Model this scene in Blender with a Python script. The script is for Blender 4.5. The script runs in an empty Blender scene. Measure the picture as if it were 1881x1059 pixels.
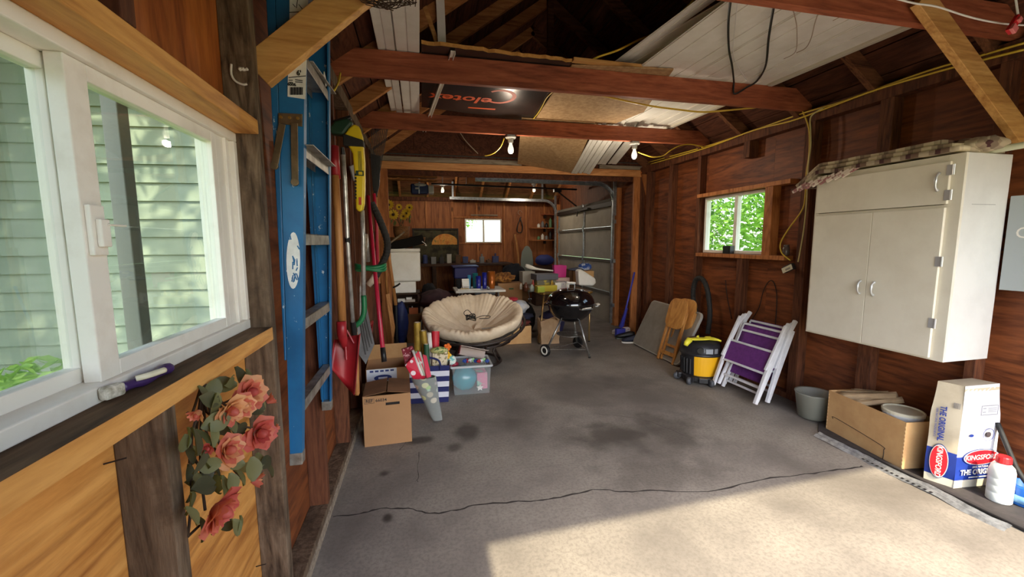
import bpy, math, random
from mathutils import Vector as V, Matrix as Mx, noise as mnoise
import numpy as np
random.seed(7)
R = math.radians
SC = bpy.context.scene
COL = SC.collection

# ------------------------------------------------------------------ camera
CAMH = 1.42
FPX = 751.156
YAW, PITCH, ROLL = R(12.553), R(6.451), R(0.284)
cam_d = bpy.data.cameras.new('camera')
cam_d.sensor_width = 36.0
cam_d.lens = 36.0 * FPX / 1881.0
cam_d.clip_start = 0.02
cam_d.clip_end = 200
cam = bpy.data.objects.new('camera', cam_d)
COL.objects.link(cam)
_f = V((math.sin(YAW) * math.cos(PITCH), math.cos(YAW) * math.cos(PITCH), -math.sin(PITCH)))
_r = V((math.cos(YAW), -math.sin(YAW), 0))
_d = _f.cross(_r)
_rt = math.cos(ROLL) * _r + math.sin(ROLL) * _d
_dn = -math.sin(ROLL) * _r + math.cos(ROLL) * _d
_m = Mx((_rt, -_dn, -_f)).transposed().to_4x4()
_m.translation = (0, 0, CAMH)
cam.matrix_world = _m
SC.camera = cam

# ------------------------------------------------------------------ light
SUN_AZ = R(1.0)      # the light travels towards +Y, drifting a little to +X
SUN_EL = R(46)
world = bpy.data.worlds.new('world')
SC.world = world
world.use_nodes = True
_n = world.node_tree.nodes
_bg = _n['Background']
_sky = _n.new('ShaderNodeTexSky')
_sky.sky_type = 'NISHITA'
_sky.sun_disc = False
_sky.sun_elevation = SUN_EL
_sky.sun_rotation = math.pi
_sky.air_density = 1.0
_sky.dust_density = 2.0
_sky.ozone_density = 1.0
_mixw = _n.new('ShaderNodeMix'); _mixw.data_type = 'RGBA'
_mixw.inputs[0].default_value = 0.55
world.node_tree.links.new(_sky.outputs[0], _mixw.inputs[6])
_mixw.inputs[7].default_value = (0.62, 0.60, 0.56, 1)
world.node_tree.links.new(_mixw.outputs[2], _bg.inputs[0])
_bg.inputs[1].default_value = 1.0
sun_d = bpy.data.lights.new('sun', 'SUN')
sun_d.energy = 4.2
sun_d.angle = R(1.0)
sun_d.color = (1.0, 0.89, 0.64)
sun = bpy.data.objects.new('sun', sun_d)
COL.objects.link(sun)
sd = V((math.sin(SUN_AZ) * math.cos(SUN_EL), math.cos(SUN_AZ) * math.cos(SUN_EL), -math.sin(SUN_EL)))
sun.rotation_euler = sd.to_track_quat('-Z', 'Y').to_euler()
sun.location = (1.5, -6, 6)
SC.view_settings.view_transform = 'Standard'
SC.view_settings.look = 'None'
SC.view_settings.gamma = 1
SC.view_settings.use_curve_mapping = False
SC.view_settings.exposure = 1.18
SC.cycles.use_denoising = True
SC.cycles.max_bounces = 10
SC.cycles.diffuse_bounces = 6
SC.cycles.transparent_max_bounces = 24
SC.cycles.caustics_reflective = False
SC.cycles.caustics_refractive = False
SC.cycles.sample_clamp_indirect = 6

# ------------------------------------------------------------------ pixel helpers (photo 1881x1059)
_Rm = np.array([list(_rt), list(_dn), list(_f)])
def on(px, py, ax, v):
    d = _Rm.T @ np.array([(px - 940.5) / FPX, (py - 529.5) / FPX, 1.0])
    o = np.array([0, 0, CAMH]); i = 'xyz'.index(ax)
    return V(o + d * ((v - o[i]) / d[i]))

# ------------------------------------------------------------------ materials
def S(r, g, b):
    f = lambda c: (c / 255 / 12.92) if c / 255 <= 0.04045 else ((c / 255 + 0.055) / 1.055) ** 2.4
    return (f(r), f(g), f(b), 1)
MATS = {}
def _new(name):
    m = bpy.data.materials.new(name); m.use_nodes = True
    MATS[name] = m
    nt = m.node_tree
    return m, nt, nt.nodes['Principled BSDF']
def _coord(nt, scale=(1, 1, 1), rot=(0, 0, 0), rnd=True):
    tc = nt.nodes.new('ShaderNodeTexCoord'); mp = nt.nodes.new('ShaderNodeMapping')
    mp.inputs['Scale'].default_value = scale; mp.inputs['Rotation'].default_value = rot
    nt.links.new(tc.outputs['Object'], mp.inputs['Vector'])
    if rnd:
        oi = nt.nodes.new('ShaderNodeObjectInfo'); mu = nt.nodes.new('ShaderNodeMath'); mu.operation = 'MULTIPLY'
        mu.inputs[1].default_value = 37.0
        nt.links.new(oi.outputs['Random'], mu.inputs[0]); nt.links.new(mu.outputs[0], mp.inputs['Location'])
    return mp.outputs['Vector']
def _noise(nt, vec, scale, detail=4, rough=0.6, dist=0.0):
    n = nt.nodes.new('ShaderNodeTexNoise'); n.inputs['Scale'].default_value = scale
    n.inputs['Detail'].default_value = detail; n.inputs['Roughness'].default_value = rough
    n.inputs['Distortion'].default_value = dist
    nt.links.new(vec, n.inputs['Vector']); return n.outputs['Fac']
def _ramp(nt, fac, stops):
    r = nt.nodes.new('ShaderNodeValToRGB'); e = r.color_ramp.elements
    e[0].position, e[0].color = stops[0]; e[1].position, e[1].color = stops[-1]
    for p, c in stops[1:-1]:
        x = e.new(p); x.color = c
    nt.links.new(fac, r.inputs[0]); return r.outputs[0]
def _mix(nt, fac, a, b, mode='MIX'):
    m = nt.nodes.new('ShaderNodeMix'); m.data_type = 'RGBA'; m.blend_type = mode
    for i, x in ((0, fac), (6, a), (7, b)):
        if isinstance(x, (int, float, tuple)): m.inputs[i].default_value = x
        else: nt.links.new(x, m.inputs[i])
    return m.outputs[2]
def _bump(nt, bs, h, strength=0.3, dist=0.01):
    b = nt.nodes.new('ShaderNodeBump'); b.inputs['Strength'].default_value = strength
    b.inputs['Distance'].default_value = dist
    nt.links.new(h, b.inputs['Height']); nt.links.new(b.outputs[0], bs.inputs['Normal'])
def mat(name, c, rough=0.6, metal=0.0, c2=None, scale=8.0, lo=0.4, hi=0.65, bump=0.0, spec=0.5, emit=None, coat=0.0, stretch=(1, 1, 1)):
    if name in MATS: return MATS[name]
    m, nt, bs = _new(name)
    bs.inputs['Base Color'].default_value = c
    bs.inputs['Roughness'].default_value = rough; bs.inputs['Metallic'].default_value = metal
    bs.inputs['Specular IOR Level'].default_value = spec; bs.inputs['Coat Weight'].default_value = coat
    if c2 is not None or bump:
        f = _noise(nt, _coord(nt, stretch), scale, 5, 0.62)
        if c2 is not None:
            nt.links.new(_ramp(nt, f, [(lo, c), (hi, c2)]), bs.inputs['Base Color'])
        if bump: _bump(nt, bs, f, bump)
    if emit:
        bs.inputs['Emission Color'].default_value = emit[0]; bs.inputs['Emission Strength'].default_value = emit[1]
    return m
def wood(name, light, mid, dark, axis='y', rough=0.65, ring=1.0, bump=0.25, knots=True, fine=60, spec=0.3, wear=None):
    """Sawn timber or ply: grain stretched along one axis, flame figure, a few knots."""
    if name in MATS: return MATS[name]
    m, nt, bs = _new(name)
    st = {'x': (0.12, 1, 1), 'y': (1, 0.12, 1), 'z': (1, 1, 0.12)}[axis]
    v = _coord(nt, st)
    fig = _noise(nt, v, 6.5 * ring, 3, 0.55, 1.6)
    ms = nt.nodes.new('ShaderNodeMath'); ms.operation = 'MULTIPLY'; ms.inputs[1].default_value = 9.0
    nt.links.new(fig, ms.inputs[0])
    fr = nt.nodes.new('ShaderNodeMath'); fr.operation = 'PINGPONG'; fr.inputs[1].default_value = 1.0
    nt.links.new(ms.outputs[0], fr.inputs[0])
    gr = _noise(nt, v, fine, 4, 0.7)
    base = _ramp(nt, fr.outputs[0], [(0.0, light), (0.62, mid), (1.0, dark)])
    base = _mix(nt, 0.42, base, _ramp(nt, gr, [(0.35, dark), (0.62, light)]), 'MIX')
    big = _noise(nt, _coord(nt, (1, 1, 1)), 1.3, 3, 0.6)
    base = _mix(nt, _ramp(nt, big, [(0.42, (0, 0, 0, 1)), (0.75, (0.55, 0.55, 0.55, 1))]), base, mid)
    if knots:
        vo = nt.nodes.new('ShaderNodeTexVoronoi'); vo.inputs['Scale'].default_value = 2.6
        st2 = {'x': (0.55, 1, 1), 'y': (1, 0.55, 1), 'z': (1, 1, 0.55)}[axis]
        nt.links.new(_coord(nt, st2), vo.inputs['Vector'])
        base = _mix(nt, _ramp(nt, vo.outputs['Distance'], [(0.045, (0.85, 0.85, 0.85, 1)), (0.11, (0, 0, 0, 1))]), base, tuple(x * 0.45 for x in dark[:3]) + (1,))
    if wear is not None:
        wn = _noise(nt, _coord(nt, (1, 1, 1)), 5.5, 6, 0.7)
        base = _mix(nt, _ramp(nt, wn, [(0.5, (0, 0, 0, 1)), (0.66, (0.8, 0.8, 0.8, 1))]), base, wear)
    nt.links.new(base, bs.inputs['Base Color'])
    bs.inputs['Roughness'].default_value = rough; bs.inputs['Specular IOR Level'].default_value = spec
    if bump: _bump(nt, bs, gr, bump, 0.004)
    return m
def glass(name, tint=(0.93, 0.96, 0.94, 1), refl=0.10):
    m = bpy.data.materials.new(name); m.use_nodes = True; MATS[name] = m
    nt = m.node_tree; nt.nodes.remove(nt.nodes['Principled BSDF'])
    out = nt.nodes['Material Output']
    t = nt.nodes.new('ShaderNodeBsdfTransparent'); t.inputs[0].default_value = tint
    g = nt.nodes.new('ShaderNodeBsdfGlossy'); g.inputs['Roughness'].default_value = 0.015
    lw = nt.nodes.new('ShaderNodeLayerWeight'); lw.inputs[0].default_value = 0.5
    pw = nt.nodes.new('ShaderNodeMath'); pw.operation = 'POWER'; pw.inputs[1].default_value = 4.0
    nt.links.new(lw.outputs['Facing'], pw.inputs[0])
    fr = nt.nodes.new('ShaderNodeMath'); fr.operation = 'MULTIPLY_ADD'; fr.inputs[1].default_value = 0.85; fr.inputs[2].default_value = refl * 0.5
    nt.links.new(pw.outputs[0], fr.inputs[0])
    mx = nt.nodes.new('ShaderNodeMixShader')
    nt.links.new(fr.outputs[0], mx.inputs[0]); nt.links.new(t.outputs[0], mx.inputs[1]); nt.links.new(g.outputs[0], mx.inputs[2])
    nt.links.new(mx.outputs[0], out.inputs[0])
    return m
def veil(name, c, opac):
    """A thin see-through film or mesh: part clear, part matt."""
    m = bpy.data.materials.new(name); m.use_nodes = True; MATS[name] = m
    nt = m.node_tree; bs = nt.nodes['Principled BSDF']
    bs.inputs['Base Color'].default_value = c; bs.inputs['Roughness'].default_value = 0.35
    t = nt.nodes.new('ShaderNodeBsdfTransparent'); mx = nt.nodes.new('ShaderNodeMixShader'); mx.inputs[0].default_value = opac
    nt.links.new(t.outputs[0], mx.inputs[1]); nt.links.new(bs.outputs[0], mx.inputs[2])
    nt.links.new(mx.outputs[0], nt.nodes['Material Output'].inputs[0])
    return m

# ------------------------------------------------------------------ mesh builder
WM = {}
def frame(z, y=None):
    """3x3 with columns x, y, z from a z direction (and an optional y hint)."""
    z = V(z).normalized(); y = V(y) if y is not None else (V((0, 0, 1)) if abs(z.z) < 0.95 else V((0, 1, 0)))
    x = y.cross(z).normalized(); y = z.cross(x)
    return Mx((x, y, z)).transposed()
class B:
    def __init__(s): s.v = []; s.f = []; s.mi = []; s.m = 0
    def add(s, vs, fs, M=None):
        k = len(s.v)
        s.v += [tuple(M @ V(p)) for p in vs] if M is not None else [tuple(p) for p in vs]
        s.f += [tuple(i + k for i in f) for f in fs]; s.mi += [s.m] * len(fs); return s
    def box(s, a, b, M=None):
        x0, y0, z0 = a; x1, y1, z1 = b
        vs = [(x0, y0, z0), (x1, y0, z0), (x1, y1, z0), (x0, y1, z0), (x0, y0, z1), (x1, y0, z1), (x1, y1, z1), (x0, y1, z1)]
        return s.add(vs, [(0, 3, 2, 1), (4, 5, 6, 7), (0, 1, 5, 4), (1, 2, 6, 5), (2, 3, 7, 6), (3, 0, 4, 7)], M)
    def cbox(s, c, size, rot=None):
        h = V(size) / 2; M = Mx.Translation(c) @ (rot.to_4x4() if rot is not None else Mx())
        return s.box(-h, h, M)
    def beam(s, p0, p1, w, t, up=None):
        """A bar from p0 to p1, w wide across and t thick along the up hint."""
        p0, p1 = V(p0), V(p1); d = p1 - p0
        return s.cbox((p0 + p1) / 2, (w, t, d.length), frame(d, up))
    def tube(s, pts, r, seg=8, closed=False, cap=True, sq=None):
        pts = [V(p) for p in pts]; n = len(pts)
        rs = r if isinstance(r, (list, tuple)) else [r] * n
        T = []
        for i in range(n):
            a = pts[(i - 1) % n] if (closed or i) else pts[i]; b = pts[(i + 1) % n] if (closed or i < n - 1) else pts[i]
            T.append((b - a).normalized() if (b - a).length > 1e-9 else V((0, 0, 1)))
        nrm = T[0].orthogonal().normalized(); vs = []
        for i in range(n):
            nrm = (nrm - T[i] * nrm.dot(T[i])); nrm = nrm.normalized() if nrm.length > 1e-6 else T[i].orthogonal().normalized()
            bi = T[i].cross(nrm)
            for k in range(seg):
                a = 2 * math.pi * k / seg
                vs.append(pts[i] + rs[i] * (math.cos(a) * nrm + math.sin(a) * bi))
        fs = []
        for i in range(n if closed else n - 1):
            j = (i + 1) % n
            fs += [(i * seg + k, i * seg + (k + 1) % seg, j * seg + (k + 1) % seg, j * seg + k) for k in range(seg)]
        if cap and not closed:
            fs += [tuple(range(seg))[::-1], tuple((n - 1) * seg + k for k in range(seg))]
        return s.add(vs, fs)
    def cyl(s, p0, p1, r0, r1=None, seg=16): return s.tube([p0, p1], [r0, r0 if r1 is None else r1], seg)
    def lathe(s, prof, seg=24, M=None, cap=True, a0=0, a1=2 * math.pi):
        full = abs(a1 - a0 - 2 * math.pi) < 1e-6; n = seg if full else seg + 1
        vs = [(r * math.cos(a0 + (a1 - a0) * k / seg), r * math.sin(a0 + (a1 - a0) * k / seg), z) for r, z in prof for k in range(n)]
        fs = []
        for i in range(len(prof) - 1):
            for k in range(seg):
                k2 = (k + 1) % n
                fs.append((i * n + k, i * n + k2, (i + 1) * n + k2, (i + 1) * n + k))
        if cap and full:
            if prof[0][0] > 1e-6: fs.append(tuple(range(n))[::-1])
            if prof[-1][0] > 1e-6: fs.append(tuple((len(prof) - 1) * n + k for k in range(n)))
        return s.add(vs, fs, M)
    def ell(s, c, r, seg=14, rings=8, rot=None):
        prof = [(max(math.sin(math.pi * i / rings), 1e-4), -math.cos(math.pi * i / rings)) for i in range(rings + 1)]
        M = Mx.Translation(c) @ (rot.to_4x4() if rot is not None else Mx()) @ Mx.Diagonal((*r, 1))
        return s.lathe(prof, seg, M, cap=False)
    def prism(s, poly, z0, z1, M=None):
        n = len(poly); vs = [(x, y, z0) for x, y in poly] + [(x, y, z1) for x, y in poly]
        fs = [tuple(range(n))[::-1], tuple(range(n, 2 * n))] + [(i, (i + 1) % n, n + (i + 1) % n, n + i) for i in range(n)]
        return s.add(vs, fs, M)
    def slab(s, quad, t, nrm=None):
        """A flat piece through 4+ points, given thickness along its normal."""
        q = [V(p) for p in quad]; n = nrm if nrm is not None else (q[1] - q[0]).cross(q[2] - q[0]).normalized(); n = V(n)
        k = len(q); vs = q + [p + n * t for p in q]
        return s.add(vs, [tuple(range(k))[::-1], tuple(range(k, 2 * k))] + [(i, (i + 1) % k, k + (i + 1) % k, k + i) for i in range(k)])
    def grid(s, fn, nu, nv, closed_u=False):
        n = nu if closed_u else nu + 1
        vs = [fn(i / nu, j / nv) for j in range(nv + 1) for i in range(n)]
        fs = [(j * n + i, j * n + (i + 1) % n, (j + 1) * n + (i + 1) % n, (j + 1) * n + i) for j in range(nv) for i in range(nu)]
        return s.add(vs, fs)
    def build(s, name, m, parent=None, smooth=False, bev=0.0, sub=0, solid=0.0, local=False, seg=2, recalc=True):
        me = bpy.data.meshes.new(name)
        vs = [V(p) for p in s.v]
        if parent is not None:
            if not local:
                inv = WM[parent].inverted(); vs = [inv @ p for p in vs]
            base = V((0, 0, 0))
        else:
            a = np.array([tuple(p) for p in vs])
            base = V(((a[:, 0].min() + a[:, 0].max()) / 2, (a[:, 1].min() + a[:, 1].max()) / 2, a[:, 2].min()))
            vs = [p - base for p in vs]
        me.from_pydata([tuple(p) for p in vs], [], s.f)
        for x in (m if isinstance(m, (list, tuple)) else [m]): me.materials.append(x)
        if isinstance(m, (list, tuple)): me.polygons.foreach_set('material_index', s.mi)
        if smooth: me.polygons.foreach_set('use_smooth', [True] * len(s.f))
        me.update()
        if recalc:
            import bmesh
            bm = bmesh.new(); bm.from_mesh(me); bmesh.ops.recalc_face_normals(bm, faces=bm.faces); bm.to_mesh(me); bm.free()
        o = bpy.data.objects.new(name, me); COL.objects.link(o)
        o.location = base
        WM[o] = Mx.Translation(base)
        if parent is not None:
            o.parent = parent; WM[o] = WM[parent].copy()
        if solid:
            d = o.modifiers.new('thickness', 'SOLIDIFY'); d.thickness = solid; d.offset = 0
        if bev:
            d = o.modifiers.new('bevel', 'BEVEL'); d.width = bev; d.segments = seg; d.limit_method = 'ANGLE'; d.angle_limit = R(40)
        if sub:
            d = o.modifiers.new('subdivision', 'SUBSURF'); d.levels = sub; d.render_levels = sub
        if smooth and bev:
            d = o.modifiers.new('normals', 'WEIGHTED_NORMAL')
        return o
def tag(o, label, cat, group=None, kind=None):
    o['label'] = label
    if cat: o['category'] = cat
    if group: o['group'] = group
    if kind: o['kind'] = kind
    return o
def thing(name, label, cat, loc=(0, 0, 0), rz=0.0, group=None):
    o = bpy.data.objects.new(name, None); COL.objects.link(o)
    o.empty_display_size = 0.05
    o.location = loc; o.rotation_euler = (0, 0, rz)
    WM[o] = Mx.Translation(loc) @ Mx.Rotation(rz, 4, 'Z')
    return tag(o, label, cat, group)
def struct(name, label=None, loc=(0, 0, 0)):
    o = bpy.data.objects.new(name, None); COL.objects.link(o); o.location = loc; o.empty_display_size = 0.05
    WM[o] = Mx.Translation(loc)
    o['kind'] = 'structure'
    o['label'] = label or name.replace('_', ' ')
    return o
def dup(o, parent=None):
    c = o.copy(); COL.objects.link(c)
    if parent is not None: c.parent = parent
    WM[c] = WM[o].copy()
    for ch in list(o.children): dup(ch, c)
    return c
def place(o, loc, rz=0.0):
    o.location = loc; o.rotation_euler = (0, 0, rz); WM[o] = Mx.Translation(loc) @ Mx.Rotation(rz, 4, 'Z'); return o
def one(b, name, m, label, cat, group=None, **k):
    return tag(b.build(name, m, **k), label, cat, group)
def text(name, body, size, origin, xdir, ydir, m, parent, depth=0.0006, align='CENTER', bold=0.0, shear=0.0, sx=1.0):
    cu = bpy.data.curves.new(name, 'FONT'); cu.body = body; cu.size = size; cu.align_x = align; cu.align_y = 'CENTER'
    cu.extrude = depth; cu.offset = bold; cu.shear = shear; cu.resolution_u = 3
    to = bpy.data.objects.new(name, cu); COL.objects.link(to)
    me = bpy.data.meshes.new_from_object(to)
    bpy.data.objects.remove(to)
    x = V(xdir).normalized(); y = V(ydir); y = (y - x * y.dot(x)).normalized(); z = x.cross(y)
    M = Mx((x, y, z)).transposed().to_4x4(); M.translation = V(origin)
    M = M @ Mx.Diagonal((sx, 1, 1, 1))
    me.transform(WM[parent].inverted() @ M)
    me.materials.clear(); me.materials.append(m)
    me.name = name
    o = bpy.data.objects.new(name, me); COL.objects.link(o); o.parent = parent; WM[o] = WM[parent].copy()
    return o
def lerp(a, b, t): return V(a) * (1 - t) + V(b) * t
def bez(p0, p1, p2, p3, n=12):
    p0, p1, p2, p3 = map(V, (p0, p1, p2, p3))
    return [(1 - t) ** 3 * p0 + 3 * (1 - t) ** 2 * t * p1 + 3 * (1 - t) * t * t * p2 + t ** 3 * p3 for t in (i / n for i in range(n + 1))]
def spline(pts, n=6):
    p = [V(q) for q in pts]; out = []
    for i in range(len(p) - 1):
        a = p[max(i - 1, 0)]; b = p[i]; c = p[i + 1]; d = p[min(i + 2, len(p) - 1)]
        for k in range(n):
            t = k / n
            out.append(0.5 * ((2 * b) + (c - a) * t + (2 * a - 5 * b + 4 * c - d) * t * t + (3 * b - a - 3 * c + d) * t ** 3))
    return out + [p[-1]]
def rrect(w, h, r, n=4):
    out = []
    for cx, cy, a in ((w / 2 - r, h / 2 - r, 0), (-w / 2 + r, h / 2 - r, 90), (-w / 2 + r, -h / 2 + r, 180), (w / 2 - r, -h / 2 + r, 270)):
        out += [(cx + r * math.cos(R(a + 90 * k / n)), cy + r * math.sin(R(a + 90 * k / n))) for k in range(n + 1)]
    return out
# ------------------------------------------------------------------ setting: materials
XL, XLP = -0.50, -0.59        # left stud faces, left plywood face
XR, XRP = 3.20, 3.285         # right stud faces, right plywood face
YF, YO, YB = -0.15, 5.65, 9.90  # front wall, opening between the bays, rear wall
M_plyL = wood('ply_left', S(226, 164, 90), S(205, 138, 66), S(150, 88, 36), 'y', 0.5, 0.55, 0.12, True, 42, 0.35)
M_plyR = wood('ply_right', S(148, 84, 46), S(112, 60, 33), S(72, 36, 21), 'y', 0.55, 0.6, 0.12, True, 42, 0.3)
M_plyU = wood('ply_upper_left', S(196, 116, 56), S(172, 92, 42), S(118, 56, 24), 'z', 0.5, 0.5, 0.12, True, 42, 0.35)
M_plyB = wood('ply_back', S(176, 112, 66), S(150, 88, 50), S(104, 58, 32), 'z', 0.6, 0.6, 0.1, True, 40, 0.3)
M_stud_grey = wood('stud_weathered', S(132, 112, 92), S(98, 78, 60), S(52, 40, 31), 'z', 0.8, 1.1, 0.5, True, 70, 0.2, S(70, 56, 44))
M_stud_dark = wood('stud_dark', S(120, 74, 48), S(92, 52, 34), S(54, 30, 20), 'z', 0.7, 1.0, 0.3, True, 70, 0.25)
M_joist = wood('joist_red', S(182, 106, 72), S(154, 82, 54), S(108, 54, 36), 'x', 0.6, 0.9, 0.25, True, 60, 0.3)
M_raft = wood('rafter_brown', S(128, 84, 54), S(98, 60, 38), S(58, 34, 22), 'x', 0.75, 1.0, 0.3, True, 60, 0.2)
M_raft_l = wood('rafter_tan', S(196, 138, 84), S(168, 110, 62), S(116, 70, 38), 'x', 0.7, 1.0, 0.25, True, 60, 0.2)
M_sheath = wood('sheathing', S(104, 62, 42), S(78, 44, 30), S(44, 25, 18), 'y', 0.8, 1.0, 0.3, True, 60, 0.2)
M_new = wood('new_lumber', S(222, 172, 106), S(205, 152, 86), S(170, 116, 60), 'x', 0.6, 0.7, 0.12, True, 60, 0.3)
M_newy = wood('new_lumber_y', S(222, 166, 96), S(206, 146, 76), S(160, 100, 46), 'y', 0.55, 0.7, 0.15, True, 60, 0.3)
M_newz = wood('new_lumber_z', S(200, 132, 78), S(176, 108, 60), S(126, 72, 38), 'z', 0.6, 0.8, 0.15, True, 60, 0.3)
M_hdr = wood('header_lumber', S(222, 162, 104), S(204, 138, 84), S(160, 98, 54), 'x', 0.6, 0.7, 0.15, True, 60, 0.3)
M_grey_x = wood('grey_board', S(168, 152, 132), S(140, 124, 106), S(98, 84, 70), 'x', 0.85, 1.0, 0.4, True, 70, 0.2)
M_sill_top = wood('sill_dirty', S(120, 96, 72), S(92, 70, 50), S(52, 40, 30), 'y', 0.85, 1.0, 0.3, False, 60, 0.2)
M_vinyl = mat('window_vinyl', S(236, 230, 220), 0.4, c2=S(214, 204, 190), scale=9, lo=0.5, hi=0.85)
M_alu = mat('aluminium', S(190, 190, 188), 0.35, 0.9, c2=S(150, 150, 148), scale=30)
M_galv = mat('galvanised', S(186, 190, 194), 0.38, 0.85, c2=S(140, 146, 150), scale=22, lo=0.35, hi=0.7)
M_glass = glass('window_glass', (0.86, 0.90, 0.87, 1))
M_screen = veil('insect_screen', S(120, 128, 120), 0.30)
M_darkiron = mat('dark_iron', S(44, 36, 32), 0.6, 0.4)

def concrete():
    m, nt, bs = _new('concrete_floor')
    v = _coord(nt, rnd=False)
    a = _noise(nt, v, 2.2, 6, 0.6); b = _noise(nt, v, 55, 4, 0.7); c = _noise(nt, v, 0.9, 4, 0.55, 0.6)
    col = _ramp(nt, a, [(0.30, S(118, 111, 104)), (0.52, S(140, 132, 123)), (0.75, S(156, 148, 137))])
    col = _mix(nt, _ramp(nt, b, [(0.38, (0.5, 0.5, 0.5, 1)), (0.55, (0, 0, 0, 1))]), col, S(106, 99, 92))
    st = _ramp(nt, c, [(0.50, (0, 0, 0, 1)), (0.66, (0.75, 0.75, 0.75, 1))])
    # oil stains: each a soft blot with a ragged edge, where they lie on the slab
    tc = nt.nodes.new('ShaderNodeTexCoord')
    wob = nt.nodes.new('ShaderNodeTexNoise'); wob.inputs['Scale'].default_value = 5.0; wob.inputs['Detail'].default_value = 5
    nt.links.new(tc.outputs['Object'], wob.inputs['Vector'])
    tot = None
    for px, py, sx, sy, k in ((1130, 800, .42, .30, .75), (1230, 790, .30, .45, .6), (860, 792, .14, .16, .8), (832, 822, .08, .09, .7), (705, 870, .05, .05, .9), (711, 950, .035, .05, 1.0), (1060, 800, .25, .4, .4), (1150, 700, .5, .35, .35), (770, 808, .13, .07, .8), (1210, 870, .5, .28, .45), (1400, 720, .3, .5, .4), (960, 760, .25, .5, .35)):
        p = on(px, py, 'z', 0)
        mp = nt.nodes.new('ShaderNodeMapping'); mp.vector_type = 'TEXTURE'
        mp.inputs['Location'].default_value = p; mp.inputs['Scale'].default_value = (sx, sy, 1)
        nt.links.new(tc.outputs['Object'], mp.inputs['Vector'])
        ln = nt.nodes.new('ShaderNodeVectorMath'); ln.operation = 'LENGTH'; nt.links.new(mp.outputs[0], ln.inputs[0])
        ad = nt.nodes.new('ShaderNodeMath'); ad.operation = 'MULTIPLY_ADD'; ad.inputs[1].default_value = 1.6
        nt.links.new(wob.outputs['Fac'], ad.inputs[0]); nt.links.new(ln.outputs['Value'], ad.inputs[2])
        mr = nt.nodes.new('ShaderNodeMapRange'); mr.interpolation_type = 'SMOOTHSTEP'
        mr.inputs['From Min'].default_value = 1.85; mr.inputs['From Max'].default_value = 1.05
        mr.inputs['To Min'].default_value = 0; mr.inputs['To Max'].default_value = k
        nt.links.new(ad.outputs[0], mr.inputs['Value'])
        if tot is None: tot = mr.outputs[0]
        else:
            mx = nt.nodes.new('ShaderNodeMath'); mx.operation = 'MAXIMUM'
            nt.links.new(tot, mx.inputs[0]); nt.links.new(mr.outputs[0], mx.inputs[1]); tot = mx.outputs[0]
    col = _mix(nt, st, col, S(98, 91, 84))
    col = _mix(nt, tot, col, S(62, 55, 49))
    nt.links.new(col, bs.inputs['Base Color'])
    bs.inputs['Roughness'].default_value = 0.75
    _bump(nt, bs, b, 0.25, 0.004)
    return m
M_conc = concrete()
M_conc2 = mat('concrete_rear', S(146, 136, 126), 0.8, c2=S(112, 104, 96), scale=3, lo=0.35, hi=0.7)
M_crack = mat('crack_dark', S(52, 46, 42), 0.95)
M_lawn = mat('lawn', S(104, 130, 66), 0.9, c2=S(70, 98, 44), scale=4)

# ------------------------------------------------------------------ floor
floor = struct('floor', 'grey stained concrete garage floor')
b = B(); b.box((XL - 0.10, YF - 0.02, -0.10), (XR + 0.10, 5.44, 0)); b.build('slab', M_conc, floor)
b = B(); b.box((-3.2, 5.452, -0.10), (XR + 0.10, YB + 0.1, -0.004)); b.build('slab', M_conc2, floor)
def crack(pts, w=0.006):
    P = spline([on(x, y, 'z', 0.0008) for x, y in pts], 5); b = B(); prev = None; vs = []
    for i, p in enumerate(P):
        t = (P[min(i + 1, len(P) - 1)] - P[max(i - 1, 0)]).normalized(); s = V((-t.y, t.x, 0))
        q = p + s * random.uniform(-0.006, 0.006); ww = w * random.uniform(0.35, 1.1)
        vs += [q - s * ww, q + s * ww]
    n = len(P)
    b.add(vs, [(2 * i, 2 * i + 1, 2 * i + 3, 2 * i + 2) for i in range(n - 1)])
    return b.build('crack', M_crack, floor)
crack([(612, 948), (660, 942), (700, 934), (750, 933), (790, 942), (830, 938), (870, 928), (930, 922), (985, 918), (1040, 910), (1100, 898), (1150, 903), (1210, 900), (1300, 901), (1400, 880), (1480, 870), (1540, 862), (1585, 856)], 0.007)
crack([(735, 826), (745, 810)], 0.002)
crack([(768, 830), (768, 870), (766, 885)], 0.002)
crack([(1100, 760), (1180, 770), (1260, 800)], 0.0015)
curb = struct('trim_1', 'low concrete curb along the left wall')
b = B(); b.box((XL - 0.13, YF, 0.0), (XL - 0.004, YO, 0.045)); b.build('curb', M_conc2, curb)
b = B(); b.beam((XL - 0.002, 0.3, 0.025), (XL - 0.002, YO, 0.025), 0.012, 0.05); b.build('edge_strip', M_grey_x, curb, bev=0.003)

# ------------------------------------------------------------------ left wall
wl = struct('wall_left', 'left garage wall of bare studs and orange plywood')
def stud_l(y, z0, z1, m=M_stud_grey, w=0.040):
    b = B(); b.box((XLP, y - w / 2, z0), (XL, y + w / 2, z1)); return b.build('stud', m, wl, bev=0.003)
for y in (0.30, 0.919): stud_l(y, 0.085, 1.095)
for y in (0.30, 0.919): stud_l(y, 1.815, 2.41, M_stud_dark)
stud_l(1.53, 0.085, 2.41, w=0.045)
stud_l(2.15, 0.085, 2.41, M_stud_dark); stud_l(2.82, 0.085, 2.41, M_stud_dark)
for y in (3.42, 4.03, 4.64, 5.25): stud_l(y, 0.085, 2.41, M_stud_dark)
b = B(); b.box((XLP, YF, 0.045), (XL, YO, 0.085)); b.build('bottom_plate', M_stud_grey, wl, bev=0.003)
b = B(); b.box((XLP, YF, 2.41), (XL, YO, 2.50)); b.build('top_plate', M_stud_grey, wl, bev=0.003)
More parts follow.
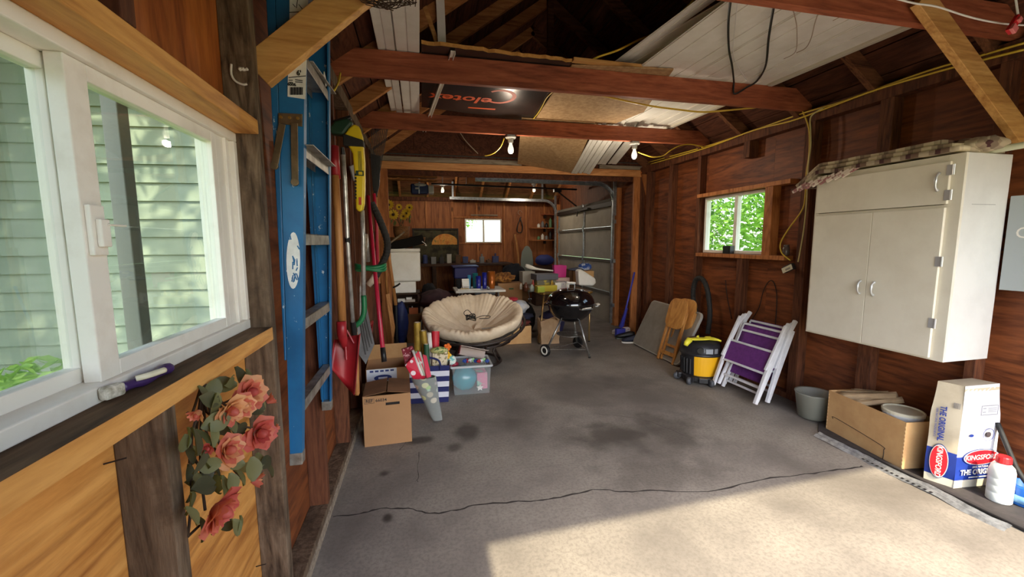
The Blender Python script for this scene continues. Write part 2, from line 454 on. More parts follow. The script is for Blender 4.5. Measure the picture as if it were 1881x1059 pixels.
def ply_l(y0, y1, z0, z1, m=M_plyL):
    b = B(); b.box((XLP - 0.012, y0, z0), (XLP, y1, z1)); return b.build('plywood_panel', m, wl)
ply_l(YF, 0.30, 0.045, 1.10); ply_l(0.301, 0.919, 0.045, 1.10); ply_l(0.92, 1.53, 0.045, 1.10)
ply_l(YF, 0.15, 1.1, 2.5); ply_l(0.151, 0.919, 1.81, 2.5, M_plyU); ply_l(0.92, 1.53, 1.81, 2.5, M_plyU)
ply_l(1.531, 2.745, 0.045, 2.5, M_plyR); ply_l(2.746, 3.96, 0.045, 2.5, M_plyR); ply_l(3.961, YO, 0.045, 2.5, M_plyR)
b = B(); b.box((XLP - 0.02, 0.14, 1.095), (XL + 0.004, 1.507, 1.140)); sl = b.build('window_sill_board', [M_newy, M_sill_top], wl, bev=0.003)
for p in sl.data.polygons:
    if p.normal.z > 0.5: p.material_index = 1
b = B(); b.box((XLP - 0.02, 0.14, 1.768), (XL + 0.004, 1.507, 1.812)); b.build('window_header_board', M_newy, wl, bev=0.003)
b = B(); b.box((XLP - 0.02, 0.155, 1.14), (XLP + 0.03, 0.19, 1.768)); b.build('window_jamb_board', M_newy, wl)
nail = B(); nail.cyl((0, 0, 0), (0.035, 0, 0), 0.0018, seg=6); nail.cyl((0.035, 0, 0), (0.0365, 0, 0), 0.0045, seg=8)
def nails(pts, ax, v, parent, sgn=1):
    for x, y in pts:
        p = on(x, y, ax, v); c = B(); c.cyl(p, p + V((0.032 * sgn, random.uniform(-.01, .01), 0.004)), 0.0017, seg=6)
        c.build('nail', M_darkiron, parent)
nails([(215, 851), (472, 918), (470, 1040), (190, 852)], 'x', XLP, wl)
b = B(); q = on(440, 132, 'y', 1.507)
b.tube(spline([q + V((dx, -0.004, dz)) for dx, dz in ((-.02, .02), (-.022, -.01), (-.012, -.03), (.008, -.038), (.02, -.036))], 4), 0.0035, 6)
b.tube(spline([q + V((.0, -.004, .004)), q + V((.008, -.004, .010)), q + V((.016, -.004, .006)), q + V((.026, -.004, .010))], 4), [.004, .005, .006, .005, .003, .004, .006, .005, .004, .003, .004, .005, .003], 6); b.build('caulk_smear', mat('caulk', S(220, 214, 204), .6), wl)
# knee braces between the walls and the first tie
b = B(); b.beam((XL - 0.01, 1.575, 1.98), (0.19, 1.575, 2.60), 0.04, 0.105, (-1, 0, 1)); b.build('knee_brace', M_new, wl, bev=0.003)

# ------------------------------------------------------------------ left window and what is outside
w1 = struct('window_1', 'white vinyl sliding window in the left wall')
y0, y1, z0, z1 = 0.19, 1.507, 1.14, 1.768
xf = XLP + 0.028
def rail(b, a, c): b.box(a, c)
b = B()
b.box((XLP - .05, y0, z0), (xf, y1, z0 + .030)); b.box((XLP - .05, y0, z1 - .028), (xf, y1, z1))
b.box((XLP - .05, y0, z0 + .03), (xf, y0 + .03, z1 - .028)); b.box((XLP - .05, y1 - .022, z0 + .03), (xf, y1, z1 - .028))
b.build('window_frame', M_vinyl, w1, bev=0.003)
b = B(); b.box((XLP - .04, y1 - .112, z0 + .03), (xf - .014, y1 - .022, z1 - .028)); b.box((XLP - .04, y1 - .066, z0 + .03), (xf - .006, y1 - .060, z1 - .028))
b.build('jamb_channel', M_vinyl, w1, bev=0.002)
def sash(name, ya, yb, xa, xb, st, rl, matg=M_glass, lst=None):
    b = B(); lst = lst or st
    b.box((xa, ya, z0 + .03), (xb, ya + lst, z1 - .028)); b.box((xa, yb - st, z0 + .03), (xb, yb, z1 - .028))
    b.box((xa, ya + lst, z0 + .03), (xb, yb - st, z0 + .03 + rl)); b.box((xa, ya + lst, z1 - .028 - rl), (xb, yb - st, z1 - .028))
    s = b.build(name, M_vinyl, w1, bev=0.002)
    g = B(); xm = (xa + xb) / 2; g.box((xm - .002, ya + lst - .005, z0 + .03 + rl - .005), (xm + .002, yb - st + .005, z1 - .028 - rl + .005)); g.build('pane', matg, s)
    return s
s_r = sash('sliding_sash', 0.868, 1.392, XLP - .012, XLP + .016, 0.026, 0.030, lst=0.050)
s_l = sash('fixed_sash', 0.225, 0.905, XLP - .045, XLP - .018, 0.03, 0.028)
b = B(); b.box((XLP - .055, 0.24, z0 + .05), (XLP - .0535, 0.89, z1 - .05)); b.build('insect_screen', M_screen, s_l)
b = B(); b.box((XLP - .05, 1.050, z0 + .03), (XLP - .02, 1.085, z1 - .028)); b.build('screen_stile', mat('stile_grey', S(120, 118, 110), .5), w1, bev=0.002)
b = B(); lz = 1.445; ly = 0.890
b.box((XLP + .016, ly - .017, lz - .045), (XLP + .026, ly + .017, lz + .045)); b.box((XLP + .026, ly - .010, lz - .03), (XLP + .036, ly + .012, lz + .02))
b.box((XLP + .030, ly + .004, lz + .008), (XLP + .040, ly + .05, lz + .012)); b.build('latch', M_vinyl, s_r, bev=0.002)

house = thing('neighbour_house_wall', 'pale grey-green clapboard house wall seen through the left window', 'house', (-3.2, 3.32, 0))
M_clap = mat('clapboard', S(134, 143, 128), 0.7, c2=S(120, 130, 116), scale=3)
for k in range(30):
    z = 0.05 + k * 0.118; b = B()
    hl = 2.55
    c0, s0 = math.cos(R(-5)), math.sin(R(-5))
    def hp(u, d, zz): return (-3.2 + u * c0 - d * s0, 3.32 + u * s0 + d * c0, zz)
    vs = [hp(-hl, 0, z), hp(hl, 0, z), hp(hl, .02, z + .124), hp(-hl, .02, z + .124), hp(-hl, .05, z), hp(hl, .05, z), hp(hl, .05, z + .124), hp(-hl, .05, z + .124)]
    b.add(vs, [(0, 1, 2, 3), (0, 4, 5, 1), (3, 2, 6, 7), (4, 7, 6, 5), (0, 3, 7, 4), (1, 5, 6, 2)])
    b.build('clapboard', M_clap, house)
b = B(); b.box((-5.7, 2.70, 2.82), (-.75, 3.6, 2.86)); b.build('added_eave', M_clap, house)  # eave added to block upper sky and shade the top of the clapboards
b = B(); b.box((-5.7, 2.68, 2.80), (-.75, 2.70, 2.98)); b.build('added_eave_edge', M_clap, house)  # front edge of the added eave, shading the wall too
def leaf_cloud(b, c, rad, n, size, shell=0.55, seed=1):
    rn = random.Random(seed)
    for i in range(n):
        while True:
            p = V((rn.uniform(-1, 1), rn.uniform(-1, 1), rn.uniform(-1, 1)))
            if shell * rn.random() < p.length <= 1: break
        q = V(c) + V((p.x * rad[0], p.y * rad[1], p.z * rad[2]))
        s = size * rn.uniform(.6, 1.3)
        f = frame((rn.gauss(0, 1), rn.gauss(0, 1), rn.gauss(0, 1) + .6), (rn.gauss(0, 1), rn.gauss(0, 1), .3))
        b.add([f @ V(t) * s + q for t in ((0, -1, 0), (.42, -.1, .1), (0, 1, -.05), (-.42, -.1, .1))], [(0, 1, 2, 3)])
def leafmat(name, a, c):
    m, nt, bs = _new(name)
    f = _noise(nt, _coord(nt), 3.0, 3, .6)
    nt.links.new(_ramp(nt, f, [(.38, a), (.64, c)]), bs.inputs['Base Color'])
    bs.inputs['Roughness'].default_value = .55
    tr = nt.nodes.new('ShaderNodeBsdfTranslucent'); tr.inputs[0].default_value = (c[0] * 1.1, c[1] * 1.2, c[2] * .7, 1)
    mx = nt.nodes.new('ShaderNodeMixShader'); mx.inputs[0].default_value = .4
    nt.links.new(bs.outputs[0], mx.inputs[1]); nt.links.new(tr.outputs[0], mx.inputs[2])
    nt.links.new(mx.outputs[0], nt.nodes['Material Output'].inputs[0])
    return m
M_leafd = leafmat('leaf_dark', S(56, 92, 40), S(92, 132, 58))
M_leafl = leafmat('leaf_light', S(110, 158, 64), S(164, 200, 100))
M_bark = mat('bark', S(96, 76, 60), .9, c2=S(64, 50, 40), scale=12, bump=.4)
def tree(name, label, base, h, rad, n, size, m, seed, blobs=5, group=None, cat='tree', trunk=0.07):
    t = thing(name, label, cat, base, 0, group)
    rn = random.Random(seed); base = V(base)
    top = base + V((0, 0, h))
    b = B(); b.tube(spline([base, base + V((.05, .03, h * .35)), base + V((-.03, .05, h * .7)), top], 4), [trunk * (1 - .75 * i / 12) for i in range(13)], 8)
    for k in range(4):
        a = rn.uniform(0, 6.28); s = base + V((0, 0, h * rn.uniform(.35, .6)))
        b.tube([s, s + V((math.cos(a) * rad[0] * .6, math.sin(a) * rad[1] * .6, h * .25))], [trunk * .4, trunk * .15], 6)
    b.build('trunk', M_bark, t, smooth=True)
    b = B()
    for k in range(blobs):
        c = top + V((rn.uniform(-.55, .55) * rad[0], rn.uniform(-.55, .55) * rad[1], rn.uniform(-.5, .4) * rad[2]))
        leaf_cloud(b, c, [x * rn.uniform(.5, .7) for x in rad], n // blobs, size, .6, seed * 31 + k)
    o = b.build('foliage', m, t, recalc=False); o['kind'] = 'stuff'
    return t
tree('garden_tree', 'leafy tree shading the clapboard wall outside the left window', (-3.0, 1.5, 0), 3.0, (2.0, 1.1, 1.35), 2300, .10, M_leafd, 3, 9)
tree('garden_shrub', 'low green shrub at the foot of the clapboard wall', (-2.35, 2.75, 0), 0.45, (.42, .35, .38), 900, .045, M_leafl, 5, 4, cat='shrub', trunk=.02)
tree('garden_tree', 'tall green tree at the left in the right-hand wall window', (6.8, 9.7, 0), 2.4, (1.7, 1.5, 2.2), 9000, .065, M_leafd, 11, 6)
tree('garden_tree', 'bright green tree at the right in the right-hand wall window', (7.2, 6.5, 0), 2.2, (1.6, 1.5, 2.1), 9000, .065, M_leafl, 12, 6)
tree('garden_shrub', 'low pale green bush under the trees outside the right-hand window', (5.0, 5.6, 0), .6, (.55, .8, .55), 1300, .06, M_leafl, 13, 4, cat='shrub', trunk=.02)
tree('garden_shrub', 'low darker green bush under the trees outside the right-hand window', (5.0, 7.4, 0), .55, (.5, .6, .5), 1100, .06, M_leafd, 14, 4, cat='shrub', trunk=.02)
tree('garden_tree', 'pale distant tree outside the rear wall window', (1.6, 24, 0), 3.4, (1.8, 1.5, 1.7), 2500, .13, M_leafl, 17, 5)
ground = struct('ground', 'grass around the garage')
b = B(); b.box((-30, -30, -.2), (40, 45, -.105)); b.build('lawn', M_lawn, ground)
b = B(); b.box((-1.5, -14, -.12), (4.6, YF - .02, -.02)); b.build('driveway', M_conc2, ground)

# ------------------------------------------------------------------ right wall
wr = struct('wall_right', 'right garage wall of dark studs and brown plywood')
def stud_r(y, z0, z1, w=0.042, m=M_stud_dark, x0=XR):
    b = B(); b.box((x0, y - w / 2, z0), (XRP, y + w / 2, z1)); return b.build('stud', m, wr, bev=0.003)
for y, w in ((0.55, .042), (1.15, .042), (1.735, .05), (2.33, .09), (2.91, .09), (4.30, .055), (4.86, .07), (5.40, .09)):
    stud_r(y, 0.05, 2.40, w)
stud_r(3.60, 0.05, 1.245, .075)
b = B(); b.box((XR, YF, 0), (XRP, YO, 0.05)); b.build('bottom_plate', M_stud_dark, wr, bev=0.003)
b = B(); b.box((XR - .004, YF, 2.40), (XRP, YO, 2.50)); b.build('top_plate', M_stud_dark, wr, bev=0.003)
b = B(); b.box((XR - .02, 3.53, 2.24), (XRP, 3.61, 2.40)); b.build('hanging_block', M_stud_dark, wr, bev=0.003)
def ply_r(y0, y1, z0, z1):
    b = B(); b.box((XRP, y0, z0), (XRP + .012, y1, z1)); return b.build('plywood_panel', M_plyR, wr)
WY0, WY1, WZ0, WZ1 = 3.33, 4.24, 1.29, 1.92
ply_r(YF, 1.11, 0, 2.5); ply_r(1.112, 2.33, 0, 2.5); ply_r(2.332, WY0, 0, 2.5); ply_r(WY0 + .001, WY1, 0, WZ0); ply_r(WY0 + .001, WY1, WZ1, 2.5); ply_r(WY1 + .001, YO, 0, 2.5)
b = B(); b.beam((XR + .06, 1.66, 2.0 - .03), (2.42, 1.66, 2.60), 0.04, 0.105, (1, 0, 1)); b.build('knee_brace', M_new, wr, bev=0.003)
w2 = struct('window_2', 'small sliding window in the right wall')
b = B(); b.box((XR - .012, 3.05, WZ1 + .004), (XRP, 4.30, WZ1 + .044)); b.build('head_casing', M_newz, w2, bev=0.002)
b = B(); b.box((XR - .012, 3.06, WZ0 - .045), (XRP, 4.28, WZ0 - .005)); b.build('sill_board', M_newz, w2, bev=0.002)
b = B(); b.box((XR - .006, WY0 - .095, WZ0 - .005), (XRP, WY0 - .005, WZ1 + .004)); b.build('side_casing', M_newz, w2, bev=0.002)
def window(w, y0, y1, z0, z1, x0, x1, ymid, ax='x'):
    def bx(bb, a, c):
        if ax == 'x': bb.box(a, c)
        else: bb.box((a[1], a[0], a[2]), (c[1], c[0], c[2]))
    b = B()
    for a, c in (((x0, y0, z0), (x1, y1, z0 + .03)), ((x0, y0, z1 - .03), (x1, y1, z1)), ((x0, y0, z0 + .03), (x1, y0 + .03, z1 - .03)), ((x0, y1 - .03, z0 + .03), (x1, y1, z1 - .03))): bx(b, a, c)
    b.build('window_frame', M_vinyl, w, bev=0.002)
    b = B(); bx(b, (x0 + .004, ymid - .022, z0 + .03), (x1 - .004, ymid + .022, z1 - .03)); b.build('meeting_rail', M_vinyl, w, bev=0.002)
    for a, c in ((y0 + .03, ymid - .022), (ymid + .022, y1 - .03)):
        b = B(); xm = (x0 + x1) / 2; bx(b, (xm - .002, a, z0 + .03), (xm + .002, c, z1 - .03)); b.build('pane', M_glass, w)
window(w2, WY0, WY1, WZ0, WZ1, XRP - .03, XRP + .03, 3.76)

# ------------------------------------------------------------------ opening between the bays
wo = struct('wall_partition', 'framed opening between the two garage bays')
b = B(); b.box((XL - .05, YO - .045, 2.365), (XR + .08, YO, 2.462)); b.build('header_beam', M_hdr, wo, bev=0.003)
b = B(); b.box((XL - .05, YO - .03, 2.468), (1.40, YO + .01, 2.53)); b.build('grey_board', M_grey_x, wo, bev=0.003)
b = B(); b.box((2.55, YO - .03, 2.468), (XR + .08, YO + .01, 2.52)); b.build('grey_board', M_grey_x, wo, bev=0.003)
b = B(); b.box((XL - .02, YO - .045, 0), (XL + .115, YO, 2.365)); b.build('jamb', M_newz, wo, bev=0.003)
b = B(); b.box((XR - .10, YO - .045, 0), (XR - .005, YO, 2.365)); b.build('jamb', M_newz, wo, bev=0.003)
b = B(); b.box((XR - .004, YO - .04, 0), (XR + .085, YO, 2.365)); b.build('jamb', M_stud_dark, wo, bev=0.003)
p0, p1 = on(1183, 314, 'y', 5.59), on(1196, 372, 'y', 5.59)
b = B(); b.beam(p0, p1, .105, .035, (0, 1, 0)); b.build('scrap_block', M_newz, wo, bev=0.003)
b = B(); b.box((-3.2, YO, 0), (XL - .021, YO + .04, 3.9)); b.build('partition_panel', M_sheath, wo)
b = B(); b.box((XL - .05, YO + .012, 2.535), (XR + .1, YO + .03, 2.62)); b.build('partition_panel', M_sheath, wo)
b = B(); b.box((-.9, YO + .031, 2.3), (XR + .5, YO + .04, 4.0)); b.build('gable_backing', M_sheath, wo)
for x0, x1 in ((-.6, -.05), (-.045, .62), (.625, 1.3), (1.305, 1.95), (1.955, 2.6), (2.605, 3.3)):
    b = B(); b.box((x0, YO + .012, 2.621), (x1, YO + .03, 3.95)); b.build('gable_panel', M_sheath, wo)

# ------------------------------------------------------------------ roof of the near bay
ceil = struct('ceiling', 'open gable roof with dark rafters and board sheathing')
RX, RZ = 1.35, 3.84
def zroof(x): return 2.50 + (RZ - 2.50) * (1 - abs(x - RX) / (RX - XL))
ys = [0.03, 0.55, 1.16, 1.80, 2.42, 3.03, 3.66, 4.28, 4.90, 5.48]
for y in ys:
    for sgn, xe, mm in ((-1, XL - .06, M_raft_l), (1, XR + .06, M_raft)):  # left rafters get the lighter tone: their lit look is put into the colour
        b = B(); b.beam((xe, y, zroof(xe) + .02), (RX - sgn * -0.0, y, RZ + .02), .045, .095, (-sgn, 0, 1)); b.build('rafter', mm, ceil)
sl_len = math.hypot(RX - XL + .35, (RZ - 2.5) * (RX - XL + .35) / (RX - XL))
nb = 13
for sgn in (-1, 1):
    dx = (RX - XL + .35) / nb
    for k in range(nb):
        xa, xb = RX + sgn * (k * dx + .004), RX + sgn * ((k + 1) * dx - .004)
        za, zb = zroof(xa) + .082, zroof(xb) + .082
        b = B(); b.slab([(xa, YF - .3, za), (xb, YF - .3, zb), (xb, YO + .02, zb), (xa, YO + .02, za)], .02 * (1 if sgn > 0 else -1)); b.build('sheathing_board', M_sheath, ceil)
b = B(); b.slab([(RX, YF - .35, RZ + .115), (RX + 2.4, YF - .35, zroof(RX + 2.4) + .115), (RX + 2.4, YO + .02, zroof(RX + 2.4) + .115), (RX, YO + .02, RZ + .115)], .01)
b.slab([(RX, YF - .35, RZ + .115), (RX - 2.4, YF - .35, zroof(RX - 2.4) + .115), (RX - 2.4, YO + .02, zroof(RX - 2.4) + .115), (RX, YO + .02, RZ + .115)], -.01)
b.build('shingles', mat('shingle', S(70, 66, 62), .9), ceil)
def joist(name, y, z0, z1, x0=XL - .06, x1=XR + .05, m=M_joist, w=.042):
    b = B(); b.box((x0, y - w / 2, z0), (x1, y + w / 2, z1)); return b.build(name, m, ceil, bev=0.003)
joist('ceiling_joist', 2.97, 2.505, 2.675); joist('ceiling_joist', 4.22, 2.505, 2.655); joist('ceiling_joist', 1.72, 2.505, 2.665)
joist('ceiling_joist', 0.45, 2.505, 2.665)
b = B(); b.box((1.32, 4.20, 3.0), (1.38, 4.24, 3.86)); b.build('king_post', M_raft, ceil)
# soffit closures at the eaves and the front gable
for x0, x1 in ((XL - .36, XLP - .012), (XRP + .012, XR + .36)):
    b = B(); b.box((x0, YF - .3, 2.42), (x1, YO, 2.45)); b.build('soffit', M_sheath, ceil)

# ------------------------------------------------------------------ front wall behind the camera, with its open door
wf = struct('wall_front', 'front garage wall with its wide door opening')
DX0, DX1, DH = 0.235, 3.18, 2.10
sk = math.tan(R(2.4))
def fy(x): return YF - .06 + (x - DX0) * sk
b = B(); b.slab([(XLP, fy(XLP), -.1), (DX0, fy(DX0), -.1), (DX0, fy(DX0), 2.6), (XLP, fy(XLP), 2.6)], .05, (0, -1, 0)); b.build('wall_panel', M_plyR, wf)
b = B(); b.slab([(DX0, fy(DX0), DH), (XRP, fy(XRP), DH), (XRP, fy(XRP), 2.6), (DX0, fy(DX0), 2.6)], .05, (0, -1, 0)); b.build('door_header', M_plyR, wf)
b = B(); b.slab([(DX1, fy(DX1), -.1), (XRP, fy(XRP), -.1), (XRP, fy(XRP), DH), (DX1, fy(DX1), DH)], .05, (0, -1, 0)); b.build('wall_panel', M_plyR, wf)
b = B(); b.slab([(XLP - .3, YF - .1, 2.55), (XRP + .3, YF - .1, 2.55), (RX, YF - .1, 3.95)], .04, (0, -1, 0)); b.build('gable_panel', M_plyR, wf)

# ------------------------------------------------------------------ rear bay
wb = struct('wall_back', 'rear wall of brown plywood panels and battens')
bx0, bx1, bz0, bz1 = 1.055, 1.945, 1.405, 1.98
for x0, x1, z0, z1 in ((-3.2, -1.6, 0, 2.45), (-1.6, -.38, 0, 2.45), (-.38, .84, 0, 2.45), (.84, bx0, 0, 2.45), (bx1, 3.28, 0, 2.45), (bx0 + .001, bx1 - .001, 0, bz0), (bx0 + .001, bx1 - .001, bz1, 2.45)):
    b = B(); b.box((x0, YB, z0), (x1, YB + .012, z1)); b.build('plywood_panel', M_plyB, wb)
for px, za, zb in ((783, 1.0, 2.38), (831, 1.0, 2.38), (876, 1.98, 2.38), (926, .8, 2.38), (966, .8, 2.38), (1000, .8, 2.38), (877, .8, 1.40)):
    x = on(px, 400, 'y', YB - .03).x
    b = B(); b.box((x - .02, YB - .035, za), (x + .02, YB, zb)); b.build('stud', M_newz, wb, bev=.002)
for z, x0, x1 in ((2.0, .73, 1.93), (1.385, .73, 1.95)):
    b = B(); b.box((x0, YB - .03, z), (x1, YB, z + .03)); b.build('blocking', M_newz, wb, bev=.002)
b = B(); b.box((1.2, YB - .045, 2.055), (1.85, YB - .03, 2.085)); b.build('pale_batten', M_grey_x, wb)
b = B(); b.box((-3.2, YB - .09, 2.38), (3.3, YB, 2.46)); b.build('top_plate', M_stud_dark, wb)
w3 = struct('window_3', 'small bright sliding window in the rear wall')
window(w3, bx0, bx1, bz0, bz1, YB - .03, YB + .03, on(888, 420, 'y', YB).x, 'y')
RBY, RBZ = 7.8, 3.75
def zrb(y): return 2.46 + (RBZ - 2.46) * (1 - abs(y - RBY) / (YB - RBY))
for k in range(11):
    x = -2.9 + k * .62
    for y2 in (YO + .05, YB + .05):
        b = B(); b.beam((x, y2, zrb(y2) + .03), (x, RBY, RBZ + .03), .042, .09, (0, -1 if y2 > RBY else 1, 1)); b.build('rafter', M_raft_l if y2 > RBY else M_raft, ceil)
for k in range(14):
    for sgn in (1, -1):
        ya, yb2 = RBY + sgn * (k * .17 + .006), RBY + sgn * ((k + 1) * .17 - .012)
        if yb2 < YO: continue
        b = B(); b.slab([(-3.3, ya, zrb(ya) + .09), (3.5, ya, zrb(ya) + .09), (3.5, yb2, zrb(yb2) + .09), (-3.3, yb2, zrb(yb2) + .09)], .02, (0, 0, 1)); b.build('sheathing_board', M_raft if sgn > 0 else M_sheath, ceil)
b = B(); b.slab([(-3.3, RBY, RBZ + .13), (3.6, RBY, RBZ + .13), (3.6, YB + .4, zrb(YB + .4) + .13), (-3.3, YB + .4, zrb(YB + .4) + .13)], .01, (0, 0, 1))
b.slab([(-3.3, RBY, RBZ + .13), (3.6, RBY, RBZ + .13), (3.6, YO, zrb(YO) + .13), (-3.3, YO, zrb(YO) + .13)], .01, (0, 0, 1)); b.build('shingles', MATS['shingle'], ceil)
b = B(); b.box((-3.2, YO + .04, 0), (-3.15, YB, 3.8)); b.build('wall_panel', M_plyB, wb)
# loose boards tucked under the rear roof, left
for k in range(5):
    b = B(); z = 2.30 + k * .055; b.beam((-.62, 6.0 + k * .03, z), (.25, 6.35 + k * .05, z + .03), .13, .022, (0, 0, 1)); 
    one(b, 'stored_plank', M_raft_l, ['lowest', 'second lowest', 'middle', 'second highest', 'highest'][k] + ' of the loose planks stored under the rear roof at the left', 'plank', 'planks under the rear roof')
# garage door wall of the rear bay
wg = struct('wall_door_side', 'side wall of the rear bay around the overhead door')
b = B(); b.box((XR + .06, YO, 0), (XR + .10, 6.42, 2.46)); b.build('wall_panel', M_plyR, wg)
b = B(); b.box((XR + .06, 9.32, 0), (XR + .10, YB, 2.46)); b.build('wall_panel', M_plyR, wg)
b = B(); b.box((XR + .06, 6.42, 2.13), (XR + .10, 9.32, 2.6)); b.build('door_header', M_stud_dark, wg)
b = B(); b.prism([(YO, 2.46), (YB, 2.46), (RBY, RBZ + .05)], XR + .10, XR + .14, Mx(((0, 0, 1, 0), (1, 0, 0, 0), (0, 1, 0, 0), (0, 0, 0, 1)))); b.build('gable_panel', M_plyR, wg)
b = B(); b.box((XR - .02, 6.30, 0), (XR + .06, 6.42, 2.3)); b.build('door_jamb', M_newz, wg, bev=.003)
b = B(); b.box((XR - .02, 9.32, 0), (XR + .06, 9.42, 2.3)); b.build('door_jamb', M_newz, wg, bev=.003)
# ------------------------------------------------------------------ overhead door, tracks, opener
M_door = mat('door_grey', S(172, 163, 147), 0.6, c2=S(154, 146, 131), scale=3)
M_door_d = mat('door_rail', S(104, 98, 90), 0.8, spec=.2)
gd = thing('overhead_garage_door', 'closed grey sectional overhead garage door in the rear bay', 'garage door', (XR + .03, 7.87, 0))
DY0, DY1 = 6.44, 9.30
ymid = on(1072, 430, 'x', XR).y
zs = [0.0, .545, 1.115, 1.690, 2.16]
for k in range(4):
    a, c = zs[k], zs[k + 1] - .006
    b = B(); b.box((XR + .02, DY0, a), (XR + .05, DY1, c)); sec = b.build('door_section', M_door, gd, bev=.003)
    b = B(); b.box((XR - .012, DY0, c - .05), (XR + .02, DY1, c)); b.build('section_rail', M_door_d, sec, bev=.003)
    b = B()
    for y in (DY0 + .03, ymid, DY1 - .03): b.box((XR - .005, y - .022, a + .002), (XR + .02, y + .022, c - .05))
    b.build('stile', M_galv, sec, bev=.002)
    b = B()
    for y in (DY0 + .03, ymid, DY1 - .03):
        b.box((XR - .02, y - .03, c - .06), (XR - .006, y + .03, c + .05 if k < 3 else c)); b.cyl((XR - .025, y - .02, c), (XR - .025, y + .02, c), .007, seg=8)
    b.build('hinge', M_galv, sec)
b = B(); b.box((XR - .04, DY0 + .02, 2.02), (XR - .01, DY1 - .02, 2.10)); b.build('top_strut', M_darkiron, gd, bev=.004)
b = B(); b.box((XR - .10, ymid - .4, 2.03), (XR - .02, ymid + .1, 2.06)); b.tube([(XR - .09, ymid + .1, 2.04), (XR - .1, ymid + .12, 1.93)], .012, 6); b.build('lock_bar', M_darkiron, gd)

def track(label, y, xe, zt):
    t = thing('door_track', label, 'door track', (XR - .03, y, 0), group='door tracks')
    b = B(); xc = XR - .045; r = .30
    path = [V((xc, y, .03)), V((xc, y, zt - r))] + [V((xc - r + r * math.cos(R(a)), y, zt - r + r * math.sin(R(a)))) for a in range(10, 90, 10)] + [V((xc - r, y, zt)), V((xe, y, zt + .02))]
    def sweep(b, off0, off1, thick):
        vs = []
        for i, p in enumerate(path):
            tv = (path[min(i + 1, len(path) - 1)] - path[max(i - 1, 0)]).normalized(); n = V((-tv.z, 0, tv.x))
            for o, q in ((off0, 0), (off1, 0), (off1, 1), (off0, 1)):
                vs.append(p + n * o + V((0, thick[q], 0)))
        m = len(path)
        b.add(vs, [(4 * i + k, 4 * i + (k + 1) % 4, 4 * i + 4 + (k + 1) % 4, 4 * i + 4 + k) for i in range(m - 1) for k in range(4)] + [(0, 1, 2, 3), (4 * m - 4, 4 * m - 3, 4 * m - 2, 4 * m - 1)])
    sweep(b, -.028, .028, (.012, .016)); sweep(b, -.030, -.026, (-.016, .016)); sweep(b, .026, .030, (-.016, .016))
    b.build('channel', M_galv, t)
    sgn = -1 if y < 7.5 else 1
    for z in (.35, 1.1, 1.75): b = B(); b.box((xc - .01, y + (sgn * .016 if sgn > 0 else -.05), z - .03), (XR + .0, y + (.05 if sgn > 0 else -.016), z + .03)); b.build('bracket', M_galv, t)
    b = B(); b.box((XR - .075, y - .035 if sgn < 0 else y + .02, 1.85), (XR - .02, y - .02 if sgn < 0 else y + .035, zt + .12)); b.build('flag_angle', M_galv, t)
    for xx in (xe + .05, XR - .4): b = B(); b.box((xx, y - .012, zt + .03), (xx + .04, y + .012, zt + .38)); b.build('hanger_strap', M_galv, t)
    return t
pn = on(870, 331, 'y', 6.36); pf = on(826, 365, 'y', 9.36)
track('near galvanised track of the overhead door, with curved corner', 6.36, pn.x, pn.z)
track('far galvanised track of the overhead door, seen beyond the near one', 9.36, pf.x, pf.z)
b = B(); p = on(860, 325, 'y', 6.40); b.box((p.x - .03, 6.34, p.z - .10), (p.x + .10, 6.46, p.z + .18)); one(b, 'track_hanger_block', M_newz, 'short orange wood block holding up the near door track end', 'wood block', bev=.003)
op = on(772, 347, 'y', 7.85)
t = thing('door_opener', 'blue and white garage door opener hung under the rear roof', 'door opener', (op.x, 7.85, op.z - .12))
M_navy = mat('navy_plastic', S(28, 52, 104), .4); M_white = mat('white_plastic', S(228, 226, 220), .4)
b = B(); b.box((op.x - .17, 7.72, op.z - .10), (op.x + .14, 7.98, op.z + .08)); b.build('motor_housing', M_navy, t, bev=.03, seg=3)
b = B(); b.box((op.x + .142, 7.74, op.z - .09), (op.x + .24, 7.96, op.z + .06)); b.build('light_lens', M_white, t, bev=.015)
b = B(); b.ell((op.x - .0, 7.72, op.z + .06), (.11, .02, .03)); b.box((op.x - .09, 7.70, op.z - .02), (op.x - .03, 7.722, op.z + .01)); b.build('lens_cover', M_white, t)
b = B(); b.box((op.x - .02, 7.83, op.z + .08), (op.x + .0, 7.85, op.z + .62)); b.box((op.x - .03, 7.70, op.z - .1), (op.x - .012, 7.715, op.z + .35)); b.build('hanger_strap', M_galv, t)
b = B(); b.beam((op.x + .2, 7.85, op.z + .1), (XR - .12, 7.85, op.z + .06), .035, .03, (0, 0, 1)); b.build('drive_rail', M_darkiron, t)
b = B(); b.box((XR - .6, 7.81, op.z + .0), (XR - .45, 7.89, op.z + .07)); b.tube([(XR - .5, 7.85, op.z), (XR - .12, 7.85, 2.13)], .014, 6); b.cyl((XR - .55, 7.85, op.z), (XR - .55, 7.85, op.z - .75), .003, seg=6); b.build('trolley_arm', M_darkiron, t)
def lamp_light(par, loc, watts):
    l = bpy.data.lights.new('bulb_light', 'POINT'); l.energy = watts; l.color = (1.0, 0.86, 0.68); l.shadow_soft_size = .03
    o = bpy.data.objects.new('bulb_light', l); COL.objects.link(o); o.parent = par; o.location = WM[par].inverted() @ V(loc)
